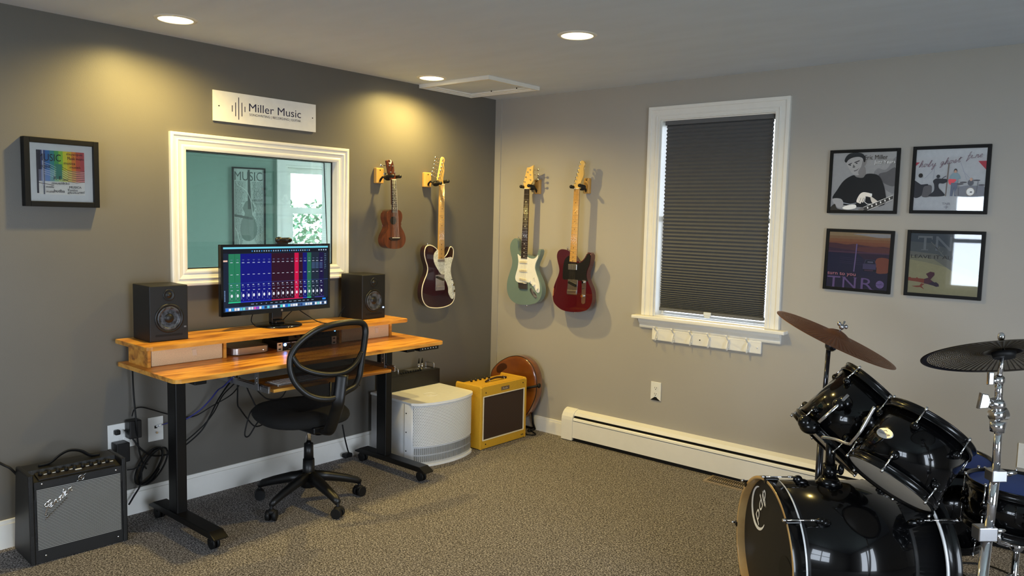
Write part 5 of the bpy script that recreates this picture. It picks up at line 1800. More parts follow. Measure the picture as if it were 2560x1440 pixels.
pt = thing('patch_unit', (0.2, -1.80, DZ + 0.05), 'low black stereo unit with a small blue light behind the chair back', 'audio unit')
MB().box(0.07, -1.98, DZ + 0.0465, 0.255, -1.655, DZ + 0.092, 0.003).build('chassis', M_black, pt)
b = MB()
for k in range(7):
    b.cyl((0.255, -1.93 + 0.036 * k, DZ + 0.066), (0.268, -1.93 + 0.036 * k, DZ + 0.066), 0.007, seg=14)
b.build('control_knob', M_rubber, pt)
MB().cyl((0.255, -1.668, DZ + 0.075), (0.258, -1.668, DZ + 0.075), 0.004, seg=12).build('status_light', M_blue, pt)

# ------------------------------------------------------------------ office chair
ch = thing('office_chair', (0.517, -2.031, 0), 'black mesh backed office chair on five casters at the desk', 'office chair')
CC = Vector((0.517, -2.031, 0))
b = MB()
for k in range(5):
    t = -1.32 + k * 2 * pi / 5
    d_ = Vector((cos(t), sin(t), 0))
    pts = [CC + d_ * q + Vector((0, 0, z)) for q, z in ((0.02, 0.150), (0.10, 0.138), (0.20, 0.112), (0.262, 0.092), (0.284, 0.078))]
    b.tube(pts, 0.02, 12, radii=[0.034, 0.030, 0.025, 0.022, 0.016], flat=0.85)
b.cyl(CC + Vector((0, 0, 0.095)), CC + Vector((0, 0, 0.178)), 0.042, 0.034, 24)
b.build('star_base', M_black, ch)
for k in range(5):
    t = -1.32 + k * 2 * pi / 5
    p = CC + Vector((cos(t), sin(t), 0)) * 0.280
    s_ = Vector((-sin(t + 0.5), cos(t + 0.5), 0))
    b = MB()
    b.cyl(p + s_ * -0.027 + Vector((0, 0, 0.0275)), p + s_ * -0.006 + Vector((0, 0, 0.0275)), 0.0275, seg=22)
    b.cyl(p + s_ * 0.006 + Vector((0, 0, 0.0275)), p + s_ * 0.027 + Vector((0, 0, 0.0275)), 0.0275, seg=22)
    b.cyl(p + Vector((0, 0, 0.03)), p + Vector((0, 0, 0.085)), 0.009, seg=12)
    b.ball(p + Vector((0, 0, 0.045)), 0.023, (1, 1, 0.75), 14)
    b.build('caster', M_rubber, ch)
b = MB()
b.cyl(CC + Vector((0, 0, 0.13)), CC + Vector((0, 0, 0.245)), 0.034, 0.030, 24)
b.cyl(CC + Vector((0, 0, 0.245)), CC + Vector((0, 0, 0.330)), 0.026, 0.024, 24)
b.build('gas_lift_cover', M_black, ch)
MB().cyl(CC + Vector((0, 0, 0.32)), CC + Vector((0, 0, 0.445)), 0.014, seg=20).build('gas_lift', M_chrome, ch)
b = MB()
b.box(0.43, -2.10, 0.415, 0.66, -1.96, 0.452, 0.008)
b.cyl((0.53, -1.975, 0.37), (0.53, -1.975, 0.41), 0.022, seg=18)
b.build('seat_plate', M_bmetal, ch)
# seat cushion: rounded outline, domed
SF = Vector((-0.985, 0.17, 0)).normalized()            # chair faces the desk
SS = Vector((-SF.y, SF.x, 0))
SC0 = Vector((0.425, -2.015, 0))
b = MB()
prof = []
K = 44
def seat_r(t):
    n_ = 2.7
    return (abs(cos(t)) ** n_ + abs(sin(t)) ** n_) ** (-1 / n_)
for rr_, z in ((0.0, 0.430), (0.86, 0.428), (0.97, 0.436), (1.0, 0.452), (0.985, 0.470), (0.93, 0.484), (0.75, 0.488), (0.4, 0.482), (0.0, 0.480)):
    ring = []
    if rr_ == 0:
        ring = [b.bm.verts.new(SC0 + Vector((0, 0, z)))]
    else:
        for k in range(K):
            t = 2 * pi * k / K
            q = seat_r(t) * rr_
            ring.append(b.bm.verts.new(SC0 + SF * (q * cos(t) * 0.235) + SS * (q * sin(t) * 0.245) + Vector((0, 0, z + 0.022 + 0.012 * cos(t) * rr_ ** 2))))
    prof.append(ring)
fs = []
for A_, B_ in zip(prof, prof[1:]):
    for k in range(K):
        j = (k + 1) % K
        if len(A_) == 1:
            fs.append(b.bm.faces.new((A_[0], B_[j], B_[k])))
        elif len(B_) == 1:
            fs.append(b.bm.faces.new((A_[k], A_[j], B_[0])))
        else:
            fs.append(b.bm.faces.new((A_[k], A_[j], B_[j], B_[k])))
for f in fs:
    f.smooth = True
M_fabric = mat('fabric_black', rgb(8, 8, 8), 0.9, bump=(700, 0.4))
b.build('seat', M_fabric, ch)
# backrest, on a plane leaning back a little
BP0 = Vector((0.800, -2.075, 0.82))
BPN = Vector((0.975, -0.17, 0.10)).normalized()
def bk_(x, y, n=0.0, bow=0.0):
    p = pixp(580 + x * 0.40268, 760 + y * 0.40268, BP0, BPN)
    return p + BPN * n
def bowed(p):
    sd = (p - BP0).dot(SS)
    return p - BPN * (sd * sd * 0.9)
outer = [(822, 118), (850, 160), (842, 235), (826, 320), (812, 400), (800, 455), (770, 510), (715, 540), (640, 582), (560, 590), (490, 570), (440, 530), (405, 480), (384, 410), (384, 340), (402, 290), (432, 245), (478, 200), (540, 158), (630, 128), (730, 114)]
O_ = [bowed(v) for v in spline([bk_(*p) for p in outer], 5)]
b = MB()
b.tube(O_, 0.0165, 10, closed=True, flat=1.0)
cr = [bowed(v) for v in spline([bk_(*p) for p in ((392, 325), (430, 385), (480, 415), (540, 432), (610, 438), (680, 430), (735, 405), (785, 360), (822, 300))], 5, False)]
b.tube(cr, 0.014, 10)
b.build('back_frame', M_black, ch)
cen = sum(O_, Vector()) / len(O_)
b = MB()
K2 = len(O_)
rings = []
for q in (0.97, 0.75, 0.5, 0.25):
    rings.append([b.bm.verts.new(bowed(BP0 + (cen - BP0) + ((o_ - cen) * q)) if False else cen + (o_ - cen) * q + BPN * 0.0) for o_ in O_])
cv = b.bm.verts.new(cen)
fs = []
for A_, B_ in zip(rings, rings[1:]):
    for k in range(K2):
        fs.append(b.bm.faces.new((A_[k], A_[(k + 1) % K2], B_[(k + 1) % K2], B_[k])))
for k in range(K2):
    fs.append(b.bm.faces.new((rings[-1][k], rings[-1][(k + 1) % K2], cv)))
for f in fs:
    f.smooth = True
b.build('back_mesh', see_through('mesh_fabric', (1, 1, 1), opacity=0.88, col=rgb(22, 21, 20)), ch)
b = MB()
q0, q1 = bk_(675, 438, 0.012), bk_(655, 600, 0.012)
q2 = Vector((0.735, -2.055, 0.455))
q3 = Vector((0.600, -2.035, 0.418))
b.tube(spline([q0, q1, Vector((0.80, -2.065, 0.56)), q2, Vector((0.68, -2.045, 0.425)), q3], 6, False), 0.030, 12, flat=0.42)
b.build('spine', M_black, ch)
b = MB()
b.tube([bowed(bk_(x, y)) for x, y in ((612, 485), (612, 585), (560, 588))], 0.006, 8)
b.tube([bowed(bk_(x, y)) for x, y in ((720, 440), (712, 532), (760, 515))], 0.006, 8)
b.build('lumbar_bracket', M_black, ch)

# ------------------------------------------------------------------ black amplifier
def amp_frame(o, ang):
    return frame_at(o, Vector((sin(ang), cos(ang), 0)), (0, 0, 1))
AF = amp_frame((0.296, -3.302, 0), radians(3))
MSIDE = Matrix(((0, 0, 1, 0), (0, 1, 0, 0), (-1, 0, 0, 0), (0, 0, 0, 1)))    # (depth behind the front, height, width)
t = thing('guitar_amplifier', tuple(AF @ Vector((0.2, 0, -0.12))), 'black combo amplifier with a silver grille on the carpet by the charcoal wall', 'guitar amplifier')
aw, ah = 0.405, 0.398
M_tolex = mat('tolex_black', rgb(10, 10, 10), 0.42, bump=(420, 0.5))
def side_prism(F, pts, w0, w1, bev=0.004):
    "profile in (depth behind front, height), spanning the width w0..w1"
    b = MB(F)
    b.prism(pts, w0, w1, bev, M=MSIDE)
    return b
side_prism(AF, [(0, 0.004), (0.245, 0.004), (0.185, ah), (0.085, ah), (0.080, ah - 0.018), (0.012, ah - 0.030), (0.004, ah - 0.030)], 0.012, aw - 0.012, 0.002).build('cabinet', M_tolex, t)
for u in (0.0, aw - 0.022):
    side_prism(AF, [(-0.006, 0.004), (0.247, 0.004), (0.187, ah + 0.002), (-0.002, ah + 0.002)], u, u + 0.022, 0.006).build('side_panel', M_tolex, t)
MB(AF).box(0.022, ah - 0.105, 0.0, aw - 0.022, ah - 0.030, 0.003).build('front_panel', M_tolex, t)
M_grille = pattern_mat('grille_silver', rgb(150, 150, 146), rgb(34, 33, 33), 'cloth', 0.0042, 0.0068, 0.42, 0.5)
b = MB(AF)
gx0, gx1, gy0, gy1 = 0.030, aw - 0.030, 0.062, ah - 0.062
b.poly([(gx0, gy0, 0.0042), (gx1, gy0, 0.0042), (gx1, gy1, 0.0042), (gx0, gy1, 0.0042)], [(0, 0), (gx1 - gx0, 0), (gx1 - gx0, gy1 - gy0), (0, gy1 - gy0)])
b.build('grille_cloth', M_grille, t)
b = MB(AF)
for u, v in ((0.052, ah - 0.040), (aw - 0.048, ah - 0.046), (0.060, 0.034), (aw - 0.044, 0.032)):
    b.ball((u, v, 0.004), 0.0048, (1, 1, 0.6), 10)
b.build('screw', M_chrome, t)
b = MB(AF)
b.lathe([(0.010, 0.0042), (0.010, 0.0065), (0.013, 0.0065), (0.013, 0.0042)], (0, 0, 0), (0, 0, 1), 24) if False else None
cxm, cym = aw * 0.515, ah - 0.046
b.tube([(cxm + 0.011 * cos(k * pi / 12), cym + 0.011 * sin(k * pi / 12), 0.006) for k in range(24)], 0.0016, 6, closed=True)
b.tube([(cxm - 0.020, cym - 0.014, 0.006), (cxm - 0.009, cym - 0.008, 0.006)], 0.0012, 6)
b.tube([(cxm + 0.009, cym + 0.008, 0.006), (cxm + 0.020, cym + 0.016, 0.006)], 0.0012, 6)
b.poly([(cxm - 0.005, cym + 0.004, 0.006), (cxm + 0.001, cym - 0.007, 0.006), (cxm + 0.006, cym + 0.005, 0.006), (cxm, cym + 0.002, 0.006)])
b.build('maker_badge', M_chrome, t)
b = MB(AF)
for st in script_strokes('Fender', 0.056, 0.228, 0.027, adv=0.70, slope=0.66, slant=0.1):
    b.tube([(x, y, 0.0075) for x, y in st], 0.0034, 6)
b.tube([(0.076, 0.226, 0.0075), (0.060, 0.196, 0.0075), (0.150, 0.276, 0.0075)], 0.0026, 6)
b.build('script_logo', M_chrome, t)
b = MB(AF)
b.prism([(0.014, ah - 0.028), (0.078, ah - 0.016), (0.078, ah - 0.012), (0.014, ah - 0.024)], 0.045, aw - 0.045, M=MSIDE)
b.build('control_panel', mat('panel_dark', rgb(34, 31, 29), 0.35), t)
for k in range(9):
    u = 0.062 + k * 0.0345
    MB(AF).cyl((u, ah - 0.018, -0.050), (u, ah - 0.002, -0.054), 0.0085, 0.0075, 14).build('control_knob', M_rubber, t)
b = MB(AF)
for k in range(9):
    u = 0.075 + k * 0.0345
    if k != 4:
        b.box(u, ah - 0.0175, -0.056, u + 0.014, ah - 0.0155, -0.051)
b.box(0.198, ah - 0.0195, -0.045, 0.225, ah - 0.0175, -0.036)
b.build('panel_marking', M_white, t)
b = MB(AF)
b.tube(spline([(0.075, ah + 0.004, -0.125), (0.120, ah + 0.008, -0.125), (0.165, ah + 0.038, -0.125), (0.205, ah + 0.050, -0.125), (0.250, ah + 0.038, -0.125), (0.290, ah + 0.009, -0.125), (0.330, ah + 0.004, -0.125)], 6, False), 0.010, 10, flat=0.45)
b.build('handle', M_rubber, t)
b = MB(AF)
for u in (0.03, aw - 0.03):
    for z in (-0.03, -0.2):
        b.cyl((u, 0, z), (u, 0.006, z), 0.012, seg=12)
b.build('rubber_foot', M_rubber, t)

# ------------------------------------------------------------------ yellow amplifier
YF = amp_frame((0.532, -0.690, 0), radians(0.5))
yw, yh = 0.478, 0.432
t = thing('guitar_amplifier', tuple(YF @ Vector((0.24, 0, -0.12))), 'vintage yellow tweed combo amplifier with a dark brown grille', 'guitar amplifier')
M_tweed = mat('tweed_yellow', rgb(206, 158, 36), 0.6, noise=(220, 0.10, (1, 1, 1)), bump=(700, 0.35))
side_prism(YF, [(0.012, 0.006), (0.262, 0.006), (0.240, yh - 0.05), (0.232, yh - 0.012), (0.170, yh - 0.012), (0.150, yh), (0.018, yh)], 0.02, yw - 0.02, 0.003).build('cabinet', M_tweed, t)
for u in (0.0, yw - 0.024):
    side_prism(YF, [(0.0, 0.004), (0.265, 0.004), (0.242, yh - 0.012), (0.235, yh + 0.004), (0.012, yh + 0.004), (0.0, yh - 0.01)], u, u + 0.024, 0.007).build('side_panel', M_tweed, t)
b = MB(YF)
b.box(0.024, 0.004, -0.02, yw - 0.024, 0.062, -0.001, 0.003)
b.build('lower_panel', M_tweed, t)
b = MB(YF)
b.box(0.024, yh - 0.070, -0.02, yw - 0.024, yh - 0.002, -0.001, 0.003)
b.build('front_panel', M_tweed, t)
MB(YF).frame(0.026, 0.060, yw - 0.026, yh - 0.068, 0.006, -0.012, 0.001).build('grille_piping', M_cream, t)
M_brown = pattern_mat('grille_brown', rgb(60, 36, 26), rgb(34, 20, 14), 'lines', 0.004, 0.0055, 0.5, 0.6)
b = MB(YF)
b.poly([(0.030, 0.064, -0.006), (yw - 0.030, 0.064, -0.006), (yw - 0.030, yh - 0.072, -0.006), (0.030, yh - 0.072, -0.006)], [(0, 0), (0.42, 0), (0.42, 0.30), (0, 0.30)])
b.build('grille_cloth', M_brown, t)
b = MB(YF)
for u, v in ((0.05, yh - 0.045), (yw - 0.045, yh - 0.030), (0.055, 0.034), (yw - 0.05, 0.028), (yw - 0.036, 0.028)):
    b.cyl((u, v, -0.002), (u, v, 0.0015), 0.0045, seg=10)
b.build('screw', M_inlay, t)
a = Art(YF @ Matrix.Translation((yw * 0.425, yh - 0.052, -0.0006)), 0.085, 0.026, 0.0)
a.rect((70, 44, 30), 0, 0, 1, 1)
a.rect((168, 150, 118), 0.03, 0.1, 0.97, 0.9)
a.rect((84, 56, 40), 0.05, 0.16, 0.95, 0.84)
a.text((214, 204, 180), 'Fender', 0.14, 0.26, 0.86, 0.76, shear=0.35, bold=0.02)
a.build('name_badge', t)
b = MB(YF)
b.tube(spline([(0.135, yh + 0.006, -0.085), (0.160, yh + 0.012, -0.085), (0.240, yh + 0.020, -0.085), (0.320, yh + 0.012, -0.085), (0.345, yh + 0.006, -0.085)], 5, False), 0.010, 10, flat=0.6)
b.build('handle', mat('leather_brown', rgb(52, 34, 24), 0.45), t)
for u in (0.165, 0.315):
    b = MB(YF)
    b.tube([(u, yh, -0.098), (u, yh + 0.016, -0.094), (u, yh + 0.022, -0.085), (u, yh + 0.016, -0.076), (u, yh, -0.072)], 0.003, 6)
    b.build('handle_clip', M_chrome, t)
for k in range(5):
    u = 0.12 + k * 0.045
    MB(YF).cyl((u, yh - 0.012, -0.205), (u, yh + 0.006, -0.207), 0.009, 0.007, 12).build('control_knob', M_inlay, t)

# sunburst round bodied instrument standing in the corner behind the amplifier
t = thing('archtop_guitar', (0.32, -0.12, 0), 'round bodied brown sunburst guitar standing in the corner behind the yellow amplifier', 'guitar')
w = Wall(False, 0.13, 1120, 870, 0.18755, 0.18755)
M_burst = ramp_mat('lacquer_sunburst', [(0.3, rgb(92, 48, 18)), (0.55, rgb(150, 84, 28)), (0.75, rgb(176, 104, 40))], 3, (1, 1, 1), rough=0.22, coat=0.7)
body = [(890, 108), (800, 122), (700, 172), (620, 240), (570, 320), (560, 420), (600, 560), (640, 700), (720, 850), (830, 960), (950, 960), (1040, 880), (1100, 780), (1150, 660), (1168, 540), (1168, 440), (1150, 330), (1100, 220), (1020, 145), (950, 115)]
P = spline([w(*p) for p in body], 4)
b = MB(WR)
cx_ = sum(p.x for p in P) / len(P)
cy_ = sum(p.y for p in P) / len(P)
rings = []
for q, n in ((0.985, 0.052), (1.0, 0.056), (1.0, 0.118), (0.985, 0.124), (0.88, 0.127), (0.6, 0.135), (0.3, 0.140)):
    rings.append([b.bm.verts.new((cx_ + (p.x - cx_) * q, cy_ + (p.y - cy_) * q, n)) for p in P])
fs = []
for A_, B_ in zip(rings, rings[1:]):
    for k in range(len(P)):
        fs.append(b.bm.faces.new((A_[k], A_[(k + 1) % len(P)], B_[(k + 1) % len(P)], B_[k])))
fs += [b.bm.faces.new(rings[0][::-1]), b.bm.faces.new(rings[-1])]
b._fin([v for R_ in rings for v in R_], fs)
for f in fs:
    f.smooth = True
b.build('body', M_burst, t)
MB(WR).tube([(p.x, p.y, 0.119) for p in P], 0.003, 6, closed=True).build('binding', M_inlay, t)
plate(w, t, 'scroll_plate', [(700, 210), (760, 205), (790, 240), (780, 290), (720, 320), (660, 320), (655, 260)], 0.128, 0.134, mat('wood_dark_brown', rgb(74, 40, 20), 0.3, coat=0.6))
b = MB(WR)
q0, q1 = w(1030, 535), w(1225, 500)
b.tube([Vector((q0.x - 0.06, q0.y - 0.01, 0.142)), Vector((q0.x, q0.y, 0.146)), Vector((q1.x, q1.y, 0.140))], 0.009, 10)
b.ball((q1.x, q1.y, 0.140), 0.016, (0.8, 1.1, 1), 12)
b.build('neck_rest', M_rubber, t)
b = MB(WR)
c0 = w(1080, 800)
b.tube([(c0.x - 0.05, c0.y + 0.02, 0.045), (c0.x - 0.03, 0.05, 0.040), (c0.x - 0.02, 0.008, 0.03)], 0.008, 8)
b.tube([(c0.x - 0.20, c0.y + 0.02, 0.045), (c0.x - 0.20, 0.008, 0.03)], 0.008, 8)
b.tube([(c0.x - 0.20, 0.012, 0.03), (c0.x - 0.02, 0.012, 0.03), (c0.x - 0.02, 0.012, 0.11)], 0.008, 8)
b.tube([(c0.x - 0.11, 0.012, 0.03), (c0.x - 0.11, 0.012, 0.13), (c0.x - 0.11, 0.09, 0.134)], 0.008, 8)
b.build('floor_stand', M_bmetal, t)

# ------------------------------------------------------------------ white floor speaker
t = thing('subwoofer', (0.30, -0.98, 0), 'white subwoofer with a curved perforated front on the carpet under the desk end', 'speaker')
fp = [(0.045, -1.222), (0.455, -1.240), (0.500, -1.200), (0.535, -1.120), (0.552, -1.030), (0.556, -0.960), (0.548, -0.880), (0.530, -0.810), (0.500, -0.745), (0.455, -0.712), (0.045, -0.700)]
front = spline([(x, y, 0) for x, y in fp[1:10]], 6, False)
whole = [(fp[0][0], fp[0][1])] + [(p.x, p.y) for p in front] + [(fp[10][0], fp[10][1])]
M_cab = mat('cabinet_white', rgb(232, 233, 234), 0.35)
def grow(pts, e):
    cx, cy = 0.30, -0.97
    return [(x + e * (1 if x > cx else -1) * (1 if x > 0.4 else 0), y + e * (1 if y > cy else -1) * min(1, abs(y - cy) / 0.2)) for x, y in pts]
b = MB()
b.prism(grow(whole, -0.004), 0.012, 0.390, 0.0)
b.build('cabinet', M_cab, t)
MB().prism(grow(whole, 0.004), 0.388, 0.404, 0.004).build('top_panel', M_cab, t)
MB().prism(grow(whole, 0.004), 0.0, 0.014, 0.003).build('base_panel', M_cab, t)
M_perf = pattern_mat('perforated_white', rgb(232, 233, 234), rgb(96, 98, 100), 'dots', 0.0105, 0.0095, 0.30, 0.4)
M_slots = pattern_mat('louvre_white', rgb(232, 233, 234), rgb(112, 114, 116), 'dots', 10, 10, 0.0, 0.4)
fr_ = front
b = MB()
uvl = b.bm.loops.layers.uv.verify()
u = 0
arc = [0]
for p, q in zip(fr_, fr_[1:]):
    arc.append(arc[-1] + (q - p).length)
def off(i, e):
    d_ = (fr_[min(i + 1, len(fr_) - 1)] - fr_[max(i - 1, 0)]).normalized()
    return Vector((fr_[i].x + d_.y * e, fr_[i].y - d_.x * e, 0))
i0 = 2
i1 = len(fr_) - 3
for i in range(i0, i1):
    p, q = off(i, -0.001), off(i + 1, -0.001)
    b.poly([(p.x, p.y, 0.128), (q.x, q.y, 0.128), (q.x, q.y, 0.384), (p.x, p.y, 0.384)], [(arc[i], 0.128), (arc[i + 1], 0.128), (arc[i + 1], 0.384), (arc[i], 0.384)])
for v in b.bm.verts:
    pass
o = b.build('perforated_grille', M_perf, t)
# louvre slots cut as dark recess bars in two rows
b = MB()
L_ = arc[i1] - arc[i0]
def pos(s, e):
    for i in range(i0, i1):
        if arc[i] <= s <= arc[i + 1]:
            f = (s - arc[i]) / (arc[i + 1] - arc[i])
            return off(i, e).lerp(off(i + 1, e), f)
    return off(i1, e)
s = arc[i0] + 0.006
while s < arc[i1] - 0.008:
    for z0, z1 in ((0.030, 0.068), (0.076, 0.118)):
        p, q = pos(s, 0.0), pos(s + 0.0065, 0.0)
        b.poly([(p.x, p.y, z0), (q.x, q.y, z0), (q.x, q.y, z1), (p.x, p.y, z1)])
    s += 0.0125
b.build('port_slots', mat('slot_grey', rgb(122, 124, 126), 0.6), t)
b = MB()
for z in (0.09, 0.21, 0.33):
    b.cyl((0.405, -1.2375, z), (0.405, -1.2345, z), 0.004, seg=10)
b.build('screw', M_rubber, t)
MB().box(0.388, -1.2368, 0.014, 0.390, -1.2350, 0.388).build('panel_seam', mat('seam_grey', rgb(150, 152, 154), 0.6), t)
b = MB()
b.tube([(0.36 + 0.045 * cos(k * pi / 12), -0.985 + 0.045 * sin(k * pi / 12), 0.404) for k in range(24)], 0.0012, 6, closed=True)
b.cyl((0.36, -0.985, 0.403), (0.36, -0.985, 0.405), 0.008, seg=14)
b.build('pole_mount', M_cab, t)

# black case standing on the white speaker
t = thing('audio_mixer', (0.09, -0.93, 0.404), 'black audio mixer with plugs standing on the white subwoofer', 'mixer')
b = MB()
b.box(0.022, -1.160, 0.405, 0.150, -0.700, 0.508, 0.003)
b.build('housing', M_black, t)
MB().box(0.150, -1.150, 0.408, 0.1515, -0.712, 0.500).build('front_plate', M_spk, t)
for y in (-1.060, -0.735):
    b = MB()
    b.tube(spline([(0.125, y, 0.508), (0.125, y, 0.535), (0.115, y, 0.545), (0.055, y, 0.545), (0.045, y, 0.535), (0.045, y, 0.508)], 4, False), 0.004, 8)
    b.build('handle', M_steel, t)
for k in range(9):
    MB().cyl((0.120, -1.03 + 0.022 * k, 0.508), (0.120, -1.03 + 0.022 * k, 0.520), 0.006, seg=12).build('control_knob', M_rubber, t)
MB().box(0.04, -0.93, 0.508, 0.11, -0.75, 0.512).build('jack_panel', M_steel, t)
for y in (-0.858, -0.828):
    q = thing('jack_plug', (0.105, y, 0.509), 'silver and black jack plug standing in the black mixer, ' + ('the one nearer the desk leg' if y < -0.84 else 'the one nearer the yellow amplifier'), 'plug')
    b = MB()
    b.cyl((0.105, y, 0.513), (0.105, y, 0.555), 0.0075, seg=14)
    b.build('barrel', M_chrome, q)
    MB().cyl((0.105, y, 0.555), (0.105, y + 0.003, 0.590), 0.0065, 0.003, 12).build('strain_relief', M_rubber, q)

# ------------------------------------------------------------------ plugs and cables behind the desk
t = thing('power_adapter', (0.02, -2.74, 0.43), 'upper black power adapter plugged into the double wall outlet', 'power adapter')
MB().box(0.009, -2.772, 0.408, 0.068, -2.712, 0.500, 0.005).build('adapter_body', M_black, t)
t = thing('power_adapter', (0.02, -2.83, 0.33), 'lower black power adapter plugged into the double wall outlet', 'power adapter')
MB().box(0.009, -2.840, 0.300, 0.075, -2.775, 0.398, 0.005).build('adapter_body', M_black, t)
t = thing('power_plug', (0.02, -2.81, 0.44), 'small black power plug in the double wall outlet', 'plug')
b = MB()
b.box(0.008, -2.828, 0.433, 0.036, -2.802, 0.458, 0.006)
b.build('plug_body', M_black, t)

def cable(pts, r, label, m=None, name='cable', n=7, group=None):
    b = MB()
    b.tube(spline(pts, n, False), r, 7)
    o = b.build(name, m or M_rubber)
    tag(o, label, 'cable', group)
    return o
def LX(x, y, n):
    return pix(x, y, 0, n)
M_bcab = mat('cable_blue', rgb(40, 44, 120), 0.5)
cable([LX(331, 925, 0.06), LX(334, 985, 0.05), LX(341, 1060, 0.08), LX(344, 1100, 0.06), LX(350, 1135, 0.06), LX(358, 1158, 0.05), LX(366, 1172, 0.05)], 0.0042, 'black cable hanging straight down from the desk end past the wall outlet')
cable([LX(312, 1075, 0.03), LX(330, 1095, 0.06), LX(352, 1122, 0.07), LX(380, 1138, 0.06), LX(408, 1138, 0.05), LX(440, 1132, 0.05)], 0.0045, 'black power cord running from the double outlet to behind the desk leg')
cable([LX(330, 1041, 0.05), LX(336, 1024, 0.04), LX(352, 1018, 0.03), LX(380, 1024, 0.03), LX(424, 1036, 0.03), LX(480, 1042, 0.03), LX(530, 1015, 0.05), LX(580, 985, 0.10), LX(606, 950, 0.22)], 0.0032, 'thin black cable arching along the charcoal wall behind the desk leg')
coil = []
for k in range(60):
    q = k / 60 * 2 * pi * 3.5
    px = 378 + 20 * cos(q * 1.0) + 8 * sin(q * 0.31) - 26 * sin(q)
    py = 1165 + 22 * cos(q) * 0.3 + 46 * sin(q)
    coil.append(LX(px + 0.0, py, 0.035 + 0.004 * (k % 7)))
cable(coil + [LX(352, 1210, 0.05), LX(335, 1240, 0.06), LX(322, 1262, 0.07)], 0.0045, 'bundled coil of black cable hanging between the black amplifier and desk leg', name='cable_coil', n=3)
cable([LX(395, 1065, 0.02), LX(405, 1062, 0.025), LX(425, 1056, 0.03), LX(445, 1052, 0.04)], 0.0026, 'thin blue network cable plugged into the wall jack plate', M_bcab)
tag(MB().cyl(LX(391, 1066, 0.008), LX(404, 1062, 0.03), 0.005, seg=10).build('network_plug', M_white), 'small clear network plug in the wall jack plate', 'plug')
cable([LX(318, 1175, 0.05), LX(335, 1172, 0.05), LX(352, 1164, 0.05), LX(370, 1160, 0.05)], 0.003, 'short thin black cable leaving the back of the black amplifier')
cable([LX(-20, 1148, 0.10), LX(8, 1162, 0.10), LX(26, 1171, 0.11), LX(45, 1190, 0.10)], 0.0055, 'black cord entering the picture behind the black amplifier')
# under the desk
cable([LX(585, 940, 0.25), LX(560, 965, 0.20), LX(545, 975, 0.12), LX(525, 1000, 0.08), LX(500, 1025, 0.05), LX(470, 1045, 0.04), LX(450, 1052, 0.04)], 0.004, 'blue cable sweeping down from the desk rail to the charcoal wall', M_bcab)
cable([LX(592, 942, 0.25), LX(572, 960, 0.20), LX(545, 1000, 0.10), LX(525, 1040, 0.06), LX(505, 1075, 0.05), LX(470, 1108, 0.05), LX(448, 1122, 0.05)], 0.0042, 'black cable drooping from the desk rail, lowest on the charcoal wall')
cable([LX(600, 944, 0.25), LX(580, 965, 0.20), LX(556, 990, 0.10), LX(535, 1030, 0.06), LX(510, 1062, 0.05), LX(470, 1098, 0.05), LX(448, 1112, 0.05)], 0.0034, 'slim black cable drooping beside the blue cable under the desk')
cable([LX(592, 930, 0.20), LX(594, 968, 0.20), LX(594, 1010, 0.18), LX(600, 1022, 0.18), LX(617, 1045, 0.18), LX(636, 1065, 0.20), LX(655, 1062, 0.25), LX(668, 1050, 0.3)], 0.0040, 'black cable looping below the keyboard tray rail to behind the seat')
cable([LX(645, 1012, 0.25), LX(628, 1028, 0.25), LX(620, 1048, 0.25), LX(612, 1086, 0.25), LX(622, 1090, 0.25), LX(640, 1062, 0.25), LX(656, 1040, 0.25), LX(672, 1028, 0.25)], 0.0040, 'black cable hanging in a narrow loop below the chair seat edge')
cable([LX(612, 950, 0.22), LX(620, 975, 0.22), LX(632, 1000, 0.22), LX(640, 1015, 0.24), LX(660, 1035, 0.26)], 0.0040, 'short black cable running from the tray rail down to the seat')
cable([LX(640, 972, 0.3), LX(652, 985, 0.3), LX(668, 997, 0.3), LX(690, 998, 0.3), LX(705, 992, 0.3), LX(716, 975, 0.3)], 0.0035, 'short black cable under the front edge of the keyboard tray')
cable([LX(856, 1062, 0.12), LX(862, 1095, 0.12), LX(868, 1120, 0.10), LX(872, 1135, 0.08), LX(866, 1140, 0.07)], 0.0045, 'black power cord hanging under the desk with its plug above the baseboard')
t = thing('plug', tuple(LX(866, 1142, 0.06)), 'black loose plug lying against the baseboard behind the desk', 'plug')
b = MB()
p = LX(868, 1138, 0.06)
b.box(p.x - 0.02, p.y - 0.03, p.z - 0.014, p.x + 0.02, p.y + 0.03, p.z + 0.014, 0.008)
b.build('plug_body', M_rubber, t)
# from the monitor and the speaker
cable([Vector((0.10, -2.04, 1.02)), Vector((0.08, -2.085, 1.0)), Vector((0.09, -2.11, 0.955)), Vector((0.11, -2.10, 0.928))], 0.0028, 'black monitor cable dropping beside the stand, nearest the left speaker')
cable([Vector((0.10, -1.83, 1.01)), Vector((0.085, -1.87, 0.97)), Vector((0.07, -1.90, 0.935))], 0.0028, 'black monitor cable angled in towards the stand')
cable([Vector((0.10, -1.83, 1.01)), Vector((0.14, -1.78, 0.965)), Vector((0.22, -1.74, 0.926)), Vector((0.30, -1.66, 0.9235)), Vector((0.37, -1.60, 0.9235))], 0.0028, 'black monitor cable trailing over the shelf towards the chair')
cable([Vector((0.10, -1.475, 0.99)), Vector((0.085, -1.49, 0.96)), Vector((0.08, -1.51, 0.924))], 0.003, 'short black cable behind the speaker with the blue light')
cable([Vector((0.20, -1.40, 0.70)), Vector((0.18, -1.42, 0.62)), Vector((0.18, -1.44, 0.56)), Vector((0.19, -1.43, 0.50))], 0.003, 'thin black cable dangling beside the right desk leg')
